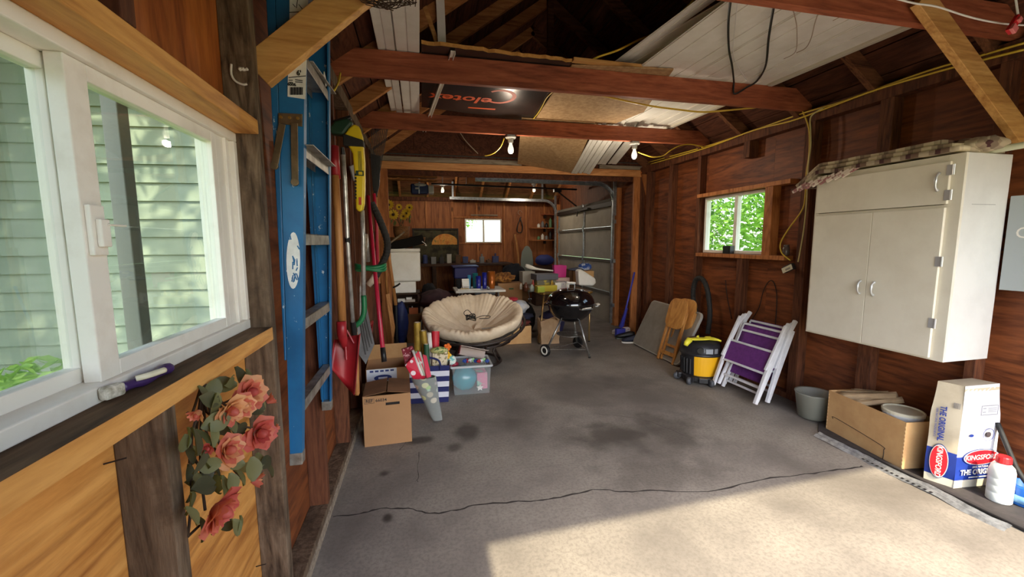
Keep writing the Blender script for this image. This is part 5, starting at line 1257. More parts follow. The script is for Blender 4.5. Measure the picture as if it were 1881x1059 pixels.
# ------------------------------------------------------------------ papasan chair
PC = on(869, 582, 'y', 4.74); PC.z = .548; PR = .545
t = thing('papasan_chair', 'round papasan chair with a tufted beige cushion and dark frame', 'chair', (PC.x, PC.y, 0))
TL = Mx.Rotation(R(13), 3, 'X') @ Mx.Rotation(R(-3), 3, 'Y')
def PP(r, a, z): return PC + TL @ V((r * math.cos(a), r * math.sin(a), z))
M_cush = mat('cushion_beige', S(228, 210, 184), .85, c2=S(214, 194, 166), scale=9, bump=.15)
M_ratt = mat('rattan_dark', S(48, 34, 28), .5, c2=S(32, 22, 18), scale=20)
NL = 14
def cush(u, v):
    a = u * 2 * math.pi
    seam = abs(math.sin(NL * a / 2 + .35 * math.sin(3 * a))); lobe = seam ** .35
    crease = .007 * math.sin(61 * a + 3 * math.sin(7 * a)) * (.4 + .6 * abs(math.sin(2.5 * a)))
    if v < .70:
        r = .50 * v / .70; s_ = min(max((r - .14) / .36, 0), 1)
        z = -.17 + .20 * (r / .50) ** 2.3 + .030 * lobe * math.sin(math.pi * min(s_ * .55 + .05, 1)) * (s_ > 0) + .018 * math.cos(5 * a + 1) * math.sin(math.pi * min(r / .16, 1)) + crease * s_ ** 1.5
        r2 = r
    else:
        w_ = (v - .70) / .30 * math.pi * 1.05; r2 = .50 + .085 * math.sin(w_ * .86) + .006 * lobe * math.sin(w_); z = .03 + .030 * lobe * math.cos(w_ * .45) - .045 * (1 - math.cos(w_)) + .055 * math.sin(w_) + crease * max(0, math.cos(w_ * .5)) * 1.4
    z += .018 * mnoise.noise(V((3.2 * math.cos(a) * r2 * 2, 3.2 * math.sin(a) * r2 * 2, 3))); r2 += .012 * mnoise.noise(V((2 * math.cos(a), 2 * math.sin(a), 9)))
    return PP(r2, a, z)
b = B(); b.grid(cush, 252, 40, True); b.build('cushion', M_cush, t, smooth=True)
ring = lambda r, z, n=40: [PP(r, 2 * math.pi * k / n, z) for k in range(n)]
b = B(); b.tube(ring(.610, -.060), .017, 8, closed=True); b.build('rim_ring', M_ratt, t, smooth=True)
for r_, z_ in ((.560, -.130), (.47, -.195), (.36, -.25), (.24, -.29)):
    b = B(); b.tube(ring(r_, z_), .010, 8, closed=True); b.build('bowl_ring', M_ratt, t, smooth=True)
for k in range(12):
    a = 2 * math.pi * k / 12 + .1; b = B(); b.tube([PP(.612, a, -.05), PP(.572, a, -.135), PP(.48, a, -.205), PP(.37, a, -.26), PP(.24, a, -.30)], .013, 6); b.build('bowl_rib', M_ratt, t, smooth=True)
def lower(u, v): a = u * 2 * math.pi; r = .575 - .35 * v; return PP(r, a, -.055 - .20 * (v ** .8))
b = B(); b.grid(lower, 48, 8, True); b.build('cushion_underside', mat('underside_white', S(216, 210, 202), .85), t, smooth=True)
bc = V((PC.x + .03, PC.y + .02, 0))
b = B(); b.tube([bc + V((.30 * math.cos(a_ * .2094), .30 * math.sin(a_ * .2094), .018)) for a_ in range(30)], .016, 8, closed=True); b.build('base_ring', M_ratt, t, smooth=True)
b = B(); b.tube([bc + V((.27 * math.cos(a_ * .2094), .27 * math.sin(a_ * .2094), .30 + .05 * math.sin(a_ * .2094))) for a_ in range(30)], .014, 8, closed=True); b.build('top_ring', M_ratt, t, smooth=True)
for k in range(8):
    a = k * math.pi / 4 + .2; b = B(); p0_ = bc + V((.30 * math.cos(a), .30 * math.sin(a), .02)); p1_ = bc + V((.27 * math.cos(a), .27 * math.sin(a), .30 + .05 * math.sin(a)))
    b.tube([p0_, lerp(p0_, p1_, .5) + V((-.06 * math.cos(a), -.06 * math.sin(a), 0)), p1_], .013, 8); b.build('base_strut', M_ratt, t, smooth=True)
cc_ = PP(-.02, 0, 0) + V((.0, -.14, -.02))
b = B(); rc = random.Random(3)
for k in range(7): b.tube([cc_ + V((-.02 + .055 * math.cos(a_ * .5236 + k), .05 * math.sin(a_ * .5236 + k) + .01 * k, .02 + .012 * math.sin(a_ + k) + .006 * k)) for a_ in range(12)], .005, 6, closed=True)
b.tube(spline([cc_ + V((.03, 0, .03)), cc_ + V((.12, .03, .05)), cc_ + V((.20, .01, .045)), cc_ + V((.17, -.04, .03)), cc_ + V((.07, -.03, .03))], 5), .004, 6)
b.tube(spline([cc_ + V((-.05, 0, .03)), cc_ + V((-.10, .02, .09)), cc_ + V((-.05, .05, .12)), cc_ + V((.01, .02, .05))], 5), .004, 6)
one(b, 'coiled_cable', M_blackc, 'coiled black power cable lying on the papasan cushion', 'cord', smooth=True)
b = B(); b.cbox(PP(.17, -.4, 0) + V((.05, -.10, -.10)), (.26, .012, .018), TL); one(b, 'plastic_bar', mat('grey_bar', S(170, 166, 158), .5), 'thin grey bar lying across the papasan cushion', 'bar', bev=.003)

# ------------------------------------------------------------------ white coolers, black case, basket of sunflowers
M_cool = mat('cooler_white', S(242, 240, 234), .5, c2=S(234, 230, 222), scale=5)
YC = 6.05
def C_(x, y, yy=YC): return on(x, y, 'y', yy)
zf = C_(740, 537).z
sup = thing('storage_shelf', 'dark shelf unit holding the white coolers and small tools', 'shelf', (C_(735, 560).x, YC + .2, 0))
xa, xb = C_(703, 537).x, C_(771, 537).x
M_dkw = wood('dark_shelf_wood', S(84, 56, 38), S(64, 42, 28), S(38, 24, 18), 'x', .7, 1, .2, False)
for z in (.06, .40, zf - .15, zf - .022):
    b = B(); b.box((xa, YC - .08, z), (xb, YC + .36, z + .02)); b.build('shelf_board', M_dkw, sup, bev=.002)
for x in (xa, xb - .03):
    for y in (YC - .08, YC + .33): b = B(); b.box((x, y, 0), (x + .03, y + .03, zf - .002)); b.build('post', M_dkw, sup)
b = B(); b.box((xa + .03, YC + .345, .08), (xb - .03, YC + .355, zf - .05)); b.build('back_panel', M_dkw, sup)
zl = C_(740, 516).z; zt = C_(740, 456).z
b = B(); b.box((xa + .02, YC - .06, zf), (C_(764, 530).x, YC + .28, zl - .004)); one(b, 'foam_cooler', M_cool, 'low white foam cooler under the larger white one', 'cooler', bev=.012, seg=3)
tcool = thing('foam_cooler', 'large rounded white cooler stacked under the black case', 'cooler', (C_(740, 500).x, YC + .1, zl))
x0_, x1_ = C_(704, 480).x, C_(772, 480).x
b = B(); b.box((x0_, YC - .10, zl), (x1_, YC + .30, zt - .05)); b.build('body', M_cool, tcool, bev=.03, seg=4)
b = B(); b.box((x0_ - .004, YC - .105, zt - .049), (x1_ + .004, YC + .305, zt)); b.build('lid', M_cool, tcool, bev=.015, seg=3)
f = Mx.Rotation(R(-13), 3, 'Y'); pcase = C_(745, 455, YC - .05)
t = thing('instrument_case', 'flat black case lying tilted on the white cooler', 'case', tuple(pcase + V((0, 0, -.05))))
b = B(); b.cbox(pcase + V((0, .1, .065)), (.52, .30, .13), f); b.build('shell', mat('black_case', S(18, 16, 15), .85, spec=.2), t, bev=.012)
b = B(); b.cbox(pcase + V((.252, .02, .10)), (.012, .05, .03), f); b.build('latch', M_galv, t)
b = B(); b.tube(spline([pcase + V((.23, -.06, .09)), pcase + V((.27, -.08, .06)), pcase + V((.29, -.08, .03)), pcase + V((.27, -.07, .035))], 4), .006, 6); b.build('buckle', M_white, t)
M_wick = mat('wicker', S(150, 104, 60), .7, c2=S(104, 68, 38), scale=34, bump=.5, stretch=(1, 1, 3))
bk = C_(748, 446, YC + .32)
t = thing('wicker_basket', 'wide wicker tray basket behind the black case', 'basket', (bk.x, YC + .42, bk.z - .02))
for k in range(5): b = B(); b.tube([V((bk.x + (.24 + .006 * k) * math.cos(a_ * .2618), YC + .46 + .10 * math.sin(a_ * .2618), bk.z - .02 + .024 * k)) for a_ in range(24)], .013, 6, closed=True); b.build('wicker_band', M_wick, t)
b = B(); b.prism([(.25 * math.cos(a_ * .2618), .105 * math.sin(a_ * .2618)) for a_ in range(24)], 0, .01, Mx.Translation((bk.x, YC + .46, bk.z - .03))); b.build('base', M_wick, t)
b = B(); b.tube(spline([C_(714, 448, YC - .12), C_(724, 440, YC - .12), C_(735, 432, YC - .12), C_(743, 425, YC - .12)], 4), .012, 8); one(b, 'bent_stick', M_grey_x, 'bent grey stick in front of the wicker basket', 'stick')
pt = C_(737, 430, YC + .35)
t = thing('sunflower_pot', 'wicker pot of yellow artificial sunflowers by the opening', 'flowers', (pt.x, YC + .46, pt.z - .10))
zp = pt.z - .08
b = B(); b.lathe([(.09, 0), (.115, .10), (.125, .20), (.115, .20), (.10, .03), (.0001, .03)], 22, Mx.Translation((pt.x, YC + .46, zp)), cap=True); b.build('pot', M_wick, t, smooth=True)
M_sun = leafmat('sun_petal', S(222, 176, 40), S(240, 204, 70)); M_seed = mat('seed_brown', S(60, 36, 20), .9)
rs = random.Random(5); tops = C_(737, 408, YC + .46)
for i, (x, y, r_) in enumerate(((714, 376, .080), (722, 394, .085), (746, 392, .082), (752, 381, .06), (741, 397, .06), (733, 380, .05))):
    c = C_(x, y, YC + .38 + .03 * (i % 3)); f = frame((rs.uniform(-.4, .2), -1, rs.uniform(.0, .4)))
    b = B(); b.tube(spline([V((pt.x + rs.uniform(-.03, .03), YC + .46, zp + .15)), lerp((pt.x, YC + .46, zp + .22), c, .5), c], 4), .004, 5); st = b.build('stem', M_lf2, t)
    b = B(); b.ell(c, (r_ * .26, r_ * .26, r_ * .14), 12, 6, f); dsk = b.build('seed_head', M_seed, t, smooth=True)
    for k in range(13):
        a = k * 2 * math.pi / 13; d = f @ V((math.cos(a), math.sin(a), .12)); s_ = f @ V((-math.sin(a), math.cos(a), 0)); n_ = f @ V((0, 0, 1))
        b = B(); b.add([c + d * r_ * .20, c + d * r_ * .65 + s_ * r_ * .24 + n_ * .004, c + d * r_ * 1.05 + n_ * .002, c + d * r_ * .65 - s_ * r_ * .24 + n_ * .004], [(0, 1, 2, 3)]); b.build('petal', M_sun, dsk, recalc=False)
for k in range(14):
    c = tops + V((rs.uniform(-.14, .14), rs.uniform(-.05, .05), rs.uniform(-.03, .12))); b = B(); f = frame((rs.uniform(-1, 1), -1, rs.uniform(-.3, .6))); s_ = .05
    b.add([c + f @ V(q) * s_ for q in ((0, -1, 0), (.4, 0, .1), (0, 1, 0), (-.4, 0, .1))], [(0, 1, 2, 3)]); b.build('leaf', M_lf, t, recalc=False)
# things on the shelf
b = blob((C_(738, 590).x, YC - .16, .30), (.10, .07, .30), .10, 2.2, 6, 22, 16, flat=-.299, fold=.05); one(b, 'blue_sack', mat('blue_sack', S(32, 48, 108), .5, c2=S(24, 36, 84), scale=7), 'dark blue cloth sack standing by the shelf unit', 'sack', smooth=True)
b = B(); p = C_(760, 568); b.cbox(p + V((0, -.12, 0)), (.125, .08, .085)); one(b, 'orange_block', mat('brick_orange', S(188, 104, 62), .8), 'orange brick-coloured block beside the blue sack', 'block', bev=.004)
t = carton('cardboard_box', 'tall brown carton under the orange block', 'box', (p.x + .01, YC - .12, 0), (.22, .10, p.z - .045), 0, M_card_d, open_=False)
for i, (x, y, w_, h_, m_, lab) in enumerate(((737, 541, .10, .05, M_whitep, 'white packet on the shelf below the foam cooler'), (753, 544, .14, .035, mat('pale_box', S(196, 184, 168), .6), 'flat pale box on the shelf below the foam cooler'), (751, 537, .08, .03, M_whitep, 'slanted white tube on the shelf below the foam cooler'))):
    p = C_(x, y, YC - .05); p.z = zf - .13 + h_ / 2 + .001 if i != 2 else zf - .13 + .036 + .017; b = B(); b.cbox(p, (w_, .08, h_)); one(b, 'shelf_packet', m_, lab, 'packet', bev=.003)
for k in range(6):
    x = C_(727 + 7.5 * k, 552).x; b = B(); b.lathe([(.016, 0), (.016, .06), (.008, .075), (.008, .09)], 10, Mx.Translation((x, YC - .05, .421))); one(b, 'small_bottle', [M_blk, M_whitep, M_darkiron][k % 3], ['leftmost', 'second', 'third', 'fourth', 'fifth', 'rightmost'][k] + ' small bottle on the shelf above the blue sack', 'bottle', 'small bottles on the shelf')
# dark maroon bag, black heap
b = blob(on(802, 556, 'y', 5.95) + V((0, 0, .04)), (.24, .2, .16), .15, 2.4, 9, 26, 16, fold=.04); one(b, 'duffel_bag', mat('maroon_fabric', S(74, 46, 48), .85, c2=S(52, 34, 36), scale=8), 'dark maroon duffel bag behind the papasan chair', 'bag', smooth=True)
t = carton('cardboard_box', 'dark carton under the maroon bag behind the papasan', 'box', (on(802, 560, 'y', 5.95).x, 5.97, 0), (.44, .34, .40), 0, M_card_d, open_=False)
b = blob(on(785, 534, 'y', 6.5) + V((.02, 0, .0)), (.11, .13, .12), .25, 2.6, 13, 24, 14); one(b, 'black_jacket', mat('black_cloth', S(26, 24, 26), .9), 'black jacket heaped right of the white coolers', 'jacket', smooth=True)
t = carton('cardboard_box', 'dark brown carton stack under the black jacket', 'box', (on(783, 540, 'y', 6.5).x + .04, 6.52, 0), (.20, .26, .50), 0, M_card_d, open_=False)

# ------------------------------------------------------------------ workbench with clutter and a picture against the rear wall
t = thing('workbench', 'long dark workbench along the rear wall', 'workbench', (.6, 9.5, 0))
b = B(); b.box((-1.6, 9.10, .90), (2.05, 9.84, .95)); b.build('worktop', M_dkw, t, bev=.004)
for x in (-1.5, .25, 1.95): 
    for y in (9.15, 9.72): b = B(); b.box((x, y, 0), (x + .08, y + .08, .90)); b.build('leg', M_dkw, t)
b = B(); b.box((-1.5, 9.18, .25), (1.95, 9.75, .28)); b.build('lower_shelf', M_dkw, t)
rw = random.Random(12)
cols = [mat('clutter_grey', S(120, 120, 122), .6), mat('clutter_dark', S(44, 42, 42), .7), mat('clutter_pale', S(176, 172, 164), .6), mat('clutter_brown', S(92, 66, 46), .8), mat('clutter_blue', S(52, 62, 108), .6)]
nmz = ['grey', 'black', 'pale grey', 'brown', 'dark blue']
for k in range(15):
    x = -.80 + k * .18; ci, sh = k % 5, (k * 2) % 3 if k % 5 != k % 3 else (k * 2 + 1) % 3
    ci = [1, 0, 3, 2, 1, 4, 0, 1, 2, 3, 4, 2, 0, 3, 4][k]; sh = [0, 0, 0, 0, 1, 0, 1, 2, 1, 1, 1, 2, 2, 2, 2][k]
    w_, h_ = rw.uniform(.10, .15), rw.uniform(.08, .22); y = 9.25 + .13 * (k % 3); b = B()
    if sh == 0: b.lathe([(w_ * .42, 0), (w_ * .42, h_), (w_ * .3, h_ + .01), (w_ * .3, h_ * 1.12)], 14, Mx.Translation((x, y, .951)))
    elif sh == 1: b.box((x - w_ / 2, y - .05, .951), (x + w_ / 2, y + .05, .951 + h_)); b.box((x - w_ / 2 - .004, y - .054, .951 + h_), (x + w_ / 2 + .004, y + .054, .963 + h_))
    else: b.prism(rrect(w_, .10, .02), 0, h_ * .7, Mx.Translation((x, y, .951))); b.cyl((x, y, .951 + h_ * .7), (x, y, .951 + h_), .02, seg=10)
    one(b, ['paint_can', 'tool_box', 'canister'][sh], cols[ci], f"{nmz[ci]} {['round tin', 'lidded box', 'flat-topped canister'][sh]} on the rear workbench", ['tin', 'box', 'canister'][sh], 'clutter on the rear workbench', bev=.003)
p0, p1 = on(757, 419, 'y', 9.62), on(843, 470, 'y', 9.62)
t = thing('framed_picture', 'dark framed picture with an orange arch leaning on the workbench', 'picture', ((p0.x + p1.x) / 2, 9.62, .951))
xa, xb, zt_ = p0.x, p1.x, p0.z
b = B()
for a, e in (((xa, 9.60, .955), (xa + .035, 9.64, zt_)), ((xb - .035, 9.60, .955), (xb, 9.64, zt_)), ((xa + .035, 9.60, zt_ - .035), (xb - .035, 9.64, zt_)), ((xa + .035, 9.60, .955), (xb - .035, 9.64, .99))): b.box(a, e)
b.build('frame', M_darkiron, t, bev=.003)
m_, nt_, bs_ = _new('picture_print'); f1_ = _noise(nt_, _coord(nt_, rnd=False), 5, 5, .6); nt_.links.new(_ramp(nt_, f1_, [(.4, S(46, 44, 38)), (.55, S(78, 72, 54)), (.68, S(52, 66, 52))]), bs_.inputs['Base Color']); bs_.inputs['Roughness'].default_value = .8; bs_.inputs['Specular IOR Level'].default_value = .15
b = B(); b.box((xa + .035, 9.622, .99), (xb - .035, 9.63, zt_ - .035)); b.build('print', m_, t)
m2, nt_, bs_ = _new('picture_arch'); f1_ = _noise(nt_, _coord(nt_, rnd=False), 7, 4, .6); nt_.links.new(_ramp(nt_, f1_, [(.38, S(186, 112, 52)), (.52, S(212, 150, 72)), (.66, S(96, 100, 60))]), bs_.inputs['Base Color']); bs_.inputs['Roughness'].default_value = .8
ac = on(818, 445, 'y', 9.62); b = B(); ra = .31
b.prism([(ra * math.cos(R(a)), ra * .8 * math.sin(R(a))) for a in range(0, 181, 12)], 0, .002, Mx.Translation((ac.x, 9.6225, ac.z - .05)) @ Mx.Rotation(R(90), 4, 'X')); b.build('arch_print', m2, t)
# long tools and a small shelf in the rear right corner
b = B(); b.tube([on(946, 430, 'y', 9.70), on(952, 470, 'y', 9.66), on(955, 520, 'y', 9.60)], .026, 8); one(b, 'wooden_stake', M_handle, 'pale wooden stake leaning on the rear wall', 'stake')
b = B(); b.tube(spline([on(957, 398, 'y', 9.83), on(951, 415, 'y', 9.83), on(951, 426, 'y', 9.83), on(958, 426, 'y', 9.83), on(960, 415, 'y', 9.83), on(955, 400, 'y', 9.83)], 4), .012, 6); one(b, 'strap_loop', M_blk, 'black strap loop hung on the rear wall', 'strap')
b = B(); b.tube([on(955, 390, 'y', 9.84) + V((.05 * math.cos(a * .6), 0, .05 * math.sin(a * .6))) for a in range(9)], .004, 6); one(b, 'wire_hook', M_wire, 'pale wire hook above the strap loop', 'hook')
for i, (py, lab) in enumerate(((393, 'top'), (418, 'middle'), (440, 'lowest'))):
    z = on(1005, py, 'y', 9.7).z; xa, xb = on(975 if i else 998, py, 'y', 9.7).x, min(on(1022, py, 'y', 9.7).x, XR + .0)
    t = thing('corner_shelf', lab + ' wooden wall shelf in the rear corner', 'shelf', ((xa + xb) / 2, 9.75, z), 0, 'corner wall shelves')
    b = B(); b.box((xa, 9.62, z - .02), (xb, 9.864, z)); b.build('shelf_board', M_newz if i else M_joist, t)
    b = B(); b.box((xb - .2, 9.68, z - .10), (xb - .18, 9.864, z - .021)); b.build('bracket', M_darkiron, t)
    for k in range(4 if i else 0):
        x = xb - .06 - .10 * k; hh_ = (.24, .12, .16, .10)[k] * (1 if i == 1 else .9); m_ = [M_whitep, mat('spray_green', S(90, 130, 90), .4), M_blk, cols[0]][(k + i) % 4]
        b = B(); b.lathe([(.036, 0), (.038, .01), (.038, hh_ * .75), (.015, hh_ * .86), (.015, hh_)], 14, Mx.Translation((x, 9.72, z + .001))); one(b, 'spray_bottle', m_, f"{['white', 'green', 'black', 'grey'][(k + i) % 4]} bottle on the {lab} corner shelf", 'bottle', 'bottles on the corner shelves', smooth=True)
# ironing board nose and cool box before the rear wall
t = thing('ironing_board', 'grey-green ironing board standing on end by the rear wall', 'ironing board', (on(968, 500, 'y', 9.2).x, 9.2, 0))
c = on(968, 500, 'y', 9.2); b = B(); zt_ = on(968, 451, 'y', 9.2).z
prof = [(-.14, .25), (-.15, zt_ - .35), (-.12, zt_ - .14), (-.05, zt_ - .02), (0, zt_), (.05, zt_ - .02), (.12, zt_ - .14), (.15, zt_ - .35), (.14, .25)]
b.prism(prof, -.015, .015, Mx.Translation((c.x, 9.2, 0)) @ Mx.Rotation(R(90), 4, 'X')); b.build('padded_top', mat('board_cover', S(128, 136, 130), .8), t, bev=.008)
b = B(); b.tube([(c.x - .1, 9.26, 0.012), (c.x + .05, 9.25, .9)], .012, 8); b.tube([(c.x + .1, 9.28, 0.012), (c.x - .05, 9.27, .9)], .012, 8); b.build('leg_frame', M_galv, t)
p = on(1000, 478, 'y', 8.9); b = blob((p.x, 8.9, p.z), (.22, .16, .13), .1, 2, 4, 22, 12, flat=-.1); one(b, 'blue_bag', mat('navy_bag', S(38, 50, 116), .7), 'navy blue bag beyond the folding table', 'bag', smooth=True)
t = carton('cardboard_box', 'dark brown crate under the navy blue bag', 'box', (p.x, 8.9, 0), (.5, .36, p.z - .12), 0, M_dkw, open_=False)
p = on(853, 499, 'y', 8.3); t = thing('storage_tote', 'dark blue lidded storage tote behind the white folding table', 'tote', (p.x, 8.3, 0))
b = B(); b.box((p.x - .22, 8.12, p.z - .12), (p.x + .24, 8.5, p.z + .10)); b.build('tub', mat('tote_blue', S(36, 40, 124), .5), t, bev=.02)
b = B(); b.box((p.x - .25, 8.09, p.z + .10), (p.x + .27, 8.53, p.z + .13)); b.build('lid', mat('tote_blue_lid', S(28, 30, 96), .5), t, bev=.006)
b = B(); b.box((p.x - .20, 8.14, 0), (p.x + .22, 8.48, p.z - .121)); b.build('stand', M_dkw, t)
# ------------------------------------------------------------------ white folding table with tumblers
M_ftab = mat('folding_table_white', S(222, 218, 208), .5, c2=S(206, 200, 190), scale=6)
t = thing('folding_table', 'white folding table behind the papasan chair with cups on it', 'table', (.85, 5.98, 0))
a0, a1 = on(836, 533, 'z', .735), on(932, 533, 'z', .735)
b = B(); b.slab([(a0.x, 5.80, .700), (a1.x, 5.80, .700), (a1.x, 6.35, .700), (a0.x, 6.35, .700)], .035, (0, 0, 1)); b.build('table_top', M_ftab, t, bev=.008, seg=3)
b = B(); b.box((a0.x + .28, 5.83, .668), (a1.x - .15, 5.86, .699)); b.build('apron_rail', M_blk, t)
for x in (a0.x + .10, a1.x - .10):
    for y in (5.86, 6.28): b = B(); b.tube([(x, y, .698), (x + (.03 if x > .8 else -.03), y, .013)], .013, 8); b.build('leg', M_galv, t)
TZ = .7362
def T_(x, y=5.92): return V((on(x, 520, 'y', y).x, y, TZ))
p = T_(858, 5.86)
b = B(); b.box((a0.x + .03, 5.815, TZ), (T_(882, 5.84).x, 5.87, TZ + .020)); one(b, 'white_tray', M_ftab, 'flat white tray at the front of the folding table', 'tray', bev=.004)
b = B(); b.box((a0.x + .07, 5.812, TZ + .0205), (a0.x + .19, 5.85, TZ + .032)); one(b, 'yellow_level', mat('tan_tool', S(196, 168, 110), .5), 'tan ruler lying on the flat white tray', 'ruler', bev=.002)
t = thing('utensil_caddy', 'white slotted utensil caddy on the folding table', 'caddy', tuple(T_(855, 5.97)))
p = T_(855, 5.97)
for k in range(4):
    b = B(); h_ = .07 + .028 * k; b.box((p.x - .05, p.y - .03 + .018 * k, TZ), (p.x + .055, p.y - .016 + .018 * k, TZ + h_)); b.build('tier', M_white, t, bev=.003)
b = B()
for k in range(5): b.box((p.x - .042 + .02 * k, p.y - .0315, TZ + .01), (p.x - .034 + .02 * k, p.y - .0305, TZ + .05))
o = b.build('slot', M_darkiron, t); o['kind'] = 'stuff'
M_bcup = mat('blue_cup', S(30, 40, 150), .2, spec=.7); M_tcup = mat('teal_cup', S(30, 110, 120), .25); M_acup = mat('amber_cup', S(176, 98, 36), .22, .35); M_skyc = mat('sky_cup', S(70, 150, 196), .3)
def cup(label, x, y, r, h, m, name='tumbler'):
    q = T_(x, y); b = B(); b.lathe([(r * .80, 0), (r * .84, .004), (r, h), (r * .95, h), (r * .78, .008), (.0001, .008)], 22, Mx.Translation(q)); return one(b, name, m, label, 'cup', 'cups on the folding table', smooth=True)
cup('short sky blue cup in front of the teal one', 862, 6.08, .025, .20, M_skyc)
cup('wide teal and blue tumbler left of the tall blue cups', 873, 6.10, .042, .225, M_tcup)
cup('glossy dark blue tumbler between the teal and tall blue cups', 879, 5.98, .040, .19, M_bcup)
cup('tall blue tumbler left of the amber one', 890, 5.99, .036, .24, M_bcup)
cup('tall amber metal tumbler on the folding table', 903, 6.0, .056, .255, M_acup)
b = B(); q = T_(897, 5.86); b.lathe([(.022, 0), (.022, .03), (.016, .04)], 14, Mx.Translation(q)); one(b, 'silver_jar', M_galv, 'tiny silver jar before the amber tumbler', 'jar', smooth=True)
q = T_(843, 5.96); b = blob(q + V((.015, .12, .075)), (.05, .05, .075), .2, 3, 4, 16, 10, flat=-.074); one(b, 'black_cloth', mat('black_cloth2', S(30, 30, 34), .9), 'crumpled black cloth behind the utensil caddy', 'cloth', smooth=True)
# ------------------------------------------------------------------ cartons right of the folding table
p = on(933, 535, 'y', 6.5); bx_ = V((p.x + .04, 6.55, 0)); zt_ = on(933, 520, 'y', 6.5).z
t = carton('cardboard_box', 'large brown carton with a green label under the orange blanket', 'box', (bx_.x, 6.62, 0), (.40, .30, zt_), R(-3), M_card, open_=False)
b = B(); b.box((-.02, -.152, zt_ - .10), (.055, -.1505, zt_ - .075)); lb = b.build('green_label', mat('green_label', S(60, 92, 40), .6), t, local=True)
m_ = mat('orange_blanket', S(186, 128, 58), .9, c2=S(120, 74, 40), scale=26, lo=.45, hi=.55, bump=.5)
b = blob((on(925, 508, 'y', 6.6).x, 6.60, zt_ + .085), (.19, .14, .085), .22, 2.6, 15, 30, 16, flat=-.075, fold=.06); one(b, 'knit_blanket', m_, 'folded orange and brown blanket on the large carton', 'blanket', smooth=True)
b = blob((on(945, 500, 'y', 7.0).x, 7.05, .885), (.20, .14, .16), .2, 2.5, 16, 26, 14); one(b, 'dark_jacket', mat('navy_black_cloth', S(30, 32, 42), .9), 'dark navy jacket heaped behind the orange blanket', 'jacket', smooth=True)
t = carton('cardboard_box', 'dark carton holding up the navy jacket', 'box', (on(945, 510, 'y', 7.0).x, 7.08, 0), (.44, .34, .72), 0, M_card_d, open_=False)
# ------------------------------------------------------------------ carton of clothes beside the papasan
c0_ = on(948, 632, 'z', 0)
t = carton('cardboard_box', 'open light carton of clothes beside the papasan chair', 'box', (c0_.x - .02, c0_.y + .18, 0), (.50, .32, .25), R(-2), M_card_l)
b = B(); b.box((-.10, -.162, .20), (.0, -.1605, .204)); b.build('handle_slot', M_ink, t, local=True)
b = blob((c0_.x + .06, c0_.y + .18, .27), (.19, .13, .05), .25, 3, 21, 24, 12); one(b, 'maroon_garment', mat('maroon_knit', S(110, 50, 44), .9), 'folded maroon garment in the open light carton', 'garment', smooth=True)
b = blob((c0_.x + .10, c0_.y + .18, .365), (.20, .14, .045), .28, 3, 22, 24, 12, fold=.05); one(b, 'navy_garment', mat('navy_knit', S(34, 38, 62), .9), 'crumpled navy garment on top of the maroon one', 'garment', smooth=True)
b = blob((c0_.x + .05, c0_.y + .20, .50), (.18, .14, .10), .22, 2.6, 23, 28, 16, fold=.08); one(b, 'blue_white_laundry', mat('pale_blue_cloth', S(178, 188, 208), .85, c2=S(216, 214, 214), scale=5), 'heap of pale blue and white laundry on the clothes carton', 'laundry', smooth=True)
b = blob((c0_.x + .0, c0_.y + .18, .615), (.07, .06, .03), .2, 2.6, 24, 18, 10); one(b, 'red_cloth', mat('red_cloth', S(170, 40, 54), .9), 'small red cloth on top of the laundry heap', 'cloth', smooth=True)

# ------------------------------------------------------------------ old table with gold legs
M_goldl = mat('gold_leg', S(168, 138, 92), .32, .75); M_ttop = mat('table_top_brown', S(110, 84, 56), .4, c2=S(86, 64, 42), scale=8)
tx0, tx1, ty0, ty1, tz = 1.63, 2.42, 5.45, 6.95, .715
t = thing('dining_table', 'old brown table on thin gold legs, loaded with boxes', 'table', (2.02, 6.2, 0))
b = B(); b.prism([(x + (tx0 + tx1) / 2, y + (ty0 + ty1) / 2) for x, y in rrect(tx1 - tx0, ty1 - ty0, .06)], tz - .03, tz); b.build('table_top', M_ttop, t, bev=.006)
b = B(); b.prism([(x + (tx0 + tx1) / 2, y + (ty0 + ty1) / 2) for x, y in rrect(tx1 - tx0 + .008, ty1 - ty0 + .008, .064)], tz - .027, tz - .008); b.build('brass_edge', mat('brass_trim', S(186, 150, 76), .3, .8), t)
for x, y, fx, fy_ in ((tx0 + .05, ty0 + .03, -.09, -.09), (tx1 - .05, ty0 + .03, -.05, -.12), (tx0 + .05, ty1 - .03, -.08, .05), (tx1 - .05, ty1 - .03, .05, .05)):
    b = B(); b.tube([(x, y, tz - .031), (x + fx, y + fy_, .012)], [.016, .011], 10); lg = b.build('leg', M_goldl, t, smooth=True)
    b = B(); b.cyl((x + fx, y + fy_, 0), (x + fx, y + fy_, .014), .016, seg=10); b.build('foot', M_darkiron, lg)
b = B(); b.tube([(tx0 + .02, ty0 + .0, .55), (tx0 + .25, ty0 + .05, .69)], .007, 6); b.build('brace', M_goldl, t)
def D_(px, y, z=tz): return V((on(px, 520, 'y', y).x, y, z))
def tb_box(name, label, cat, px, y, size, m, rz=0, z=tz, extra=None):
    q = D_(px, y, z + .0005); b = B(); b.box((-size[0] / 2, -size[1] / 2, 0), (size[0] / 2, size[1] / 2, size[2]), Mx.Translation(q) @ Mx.Rotation(R(rz), 4, 'Z')); return one(b, name, m, label, cat, bev=.003)
M_ybox = mat('yellow_box', S(206, 184, 44), .5); M_lime = mat('lime_box', S(178, 190, 62), .5); M_gbox = mat('grey_box', S(92, 92, 100), .6); M_wht = M_whitep
tb_box('storage_box', 'yellow cardboard box at the front of the gold-legged table', 'box', 1003, 5.62, (.30, .12, .085), M_ybox, 2)
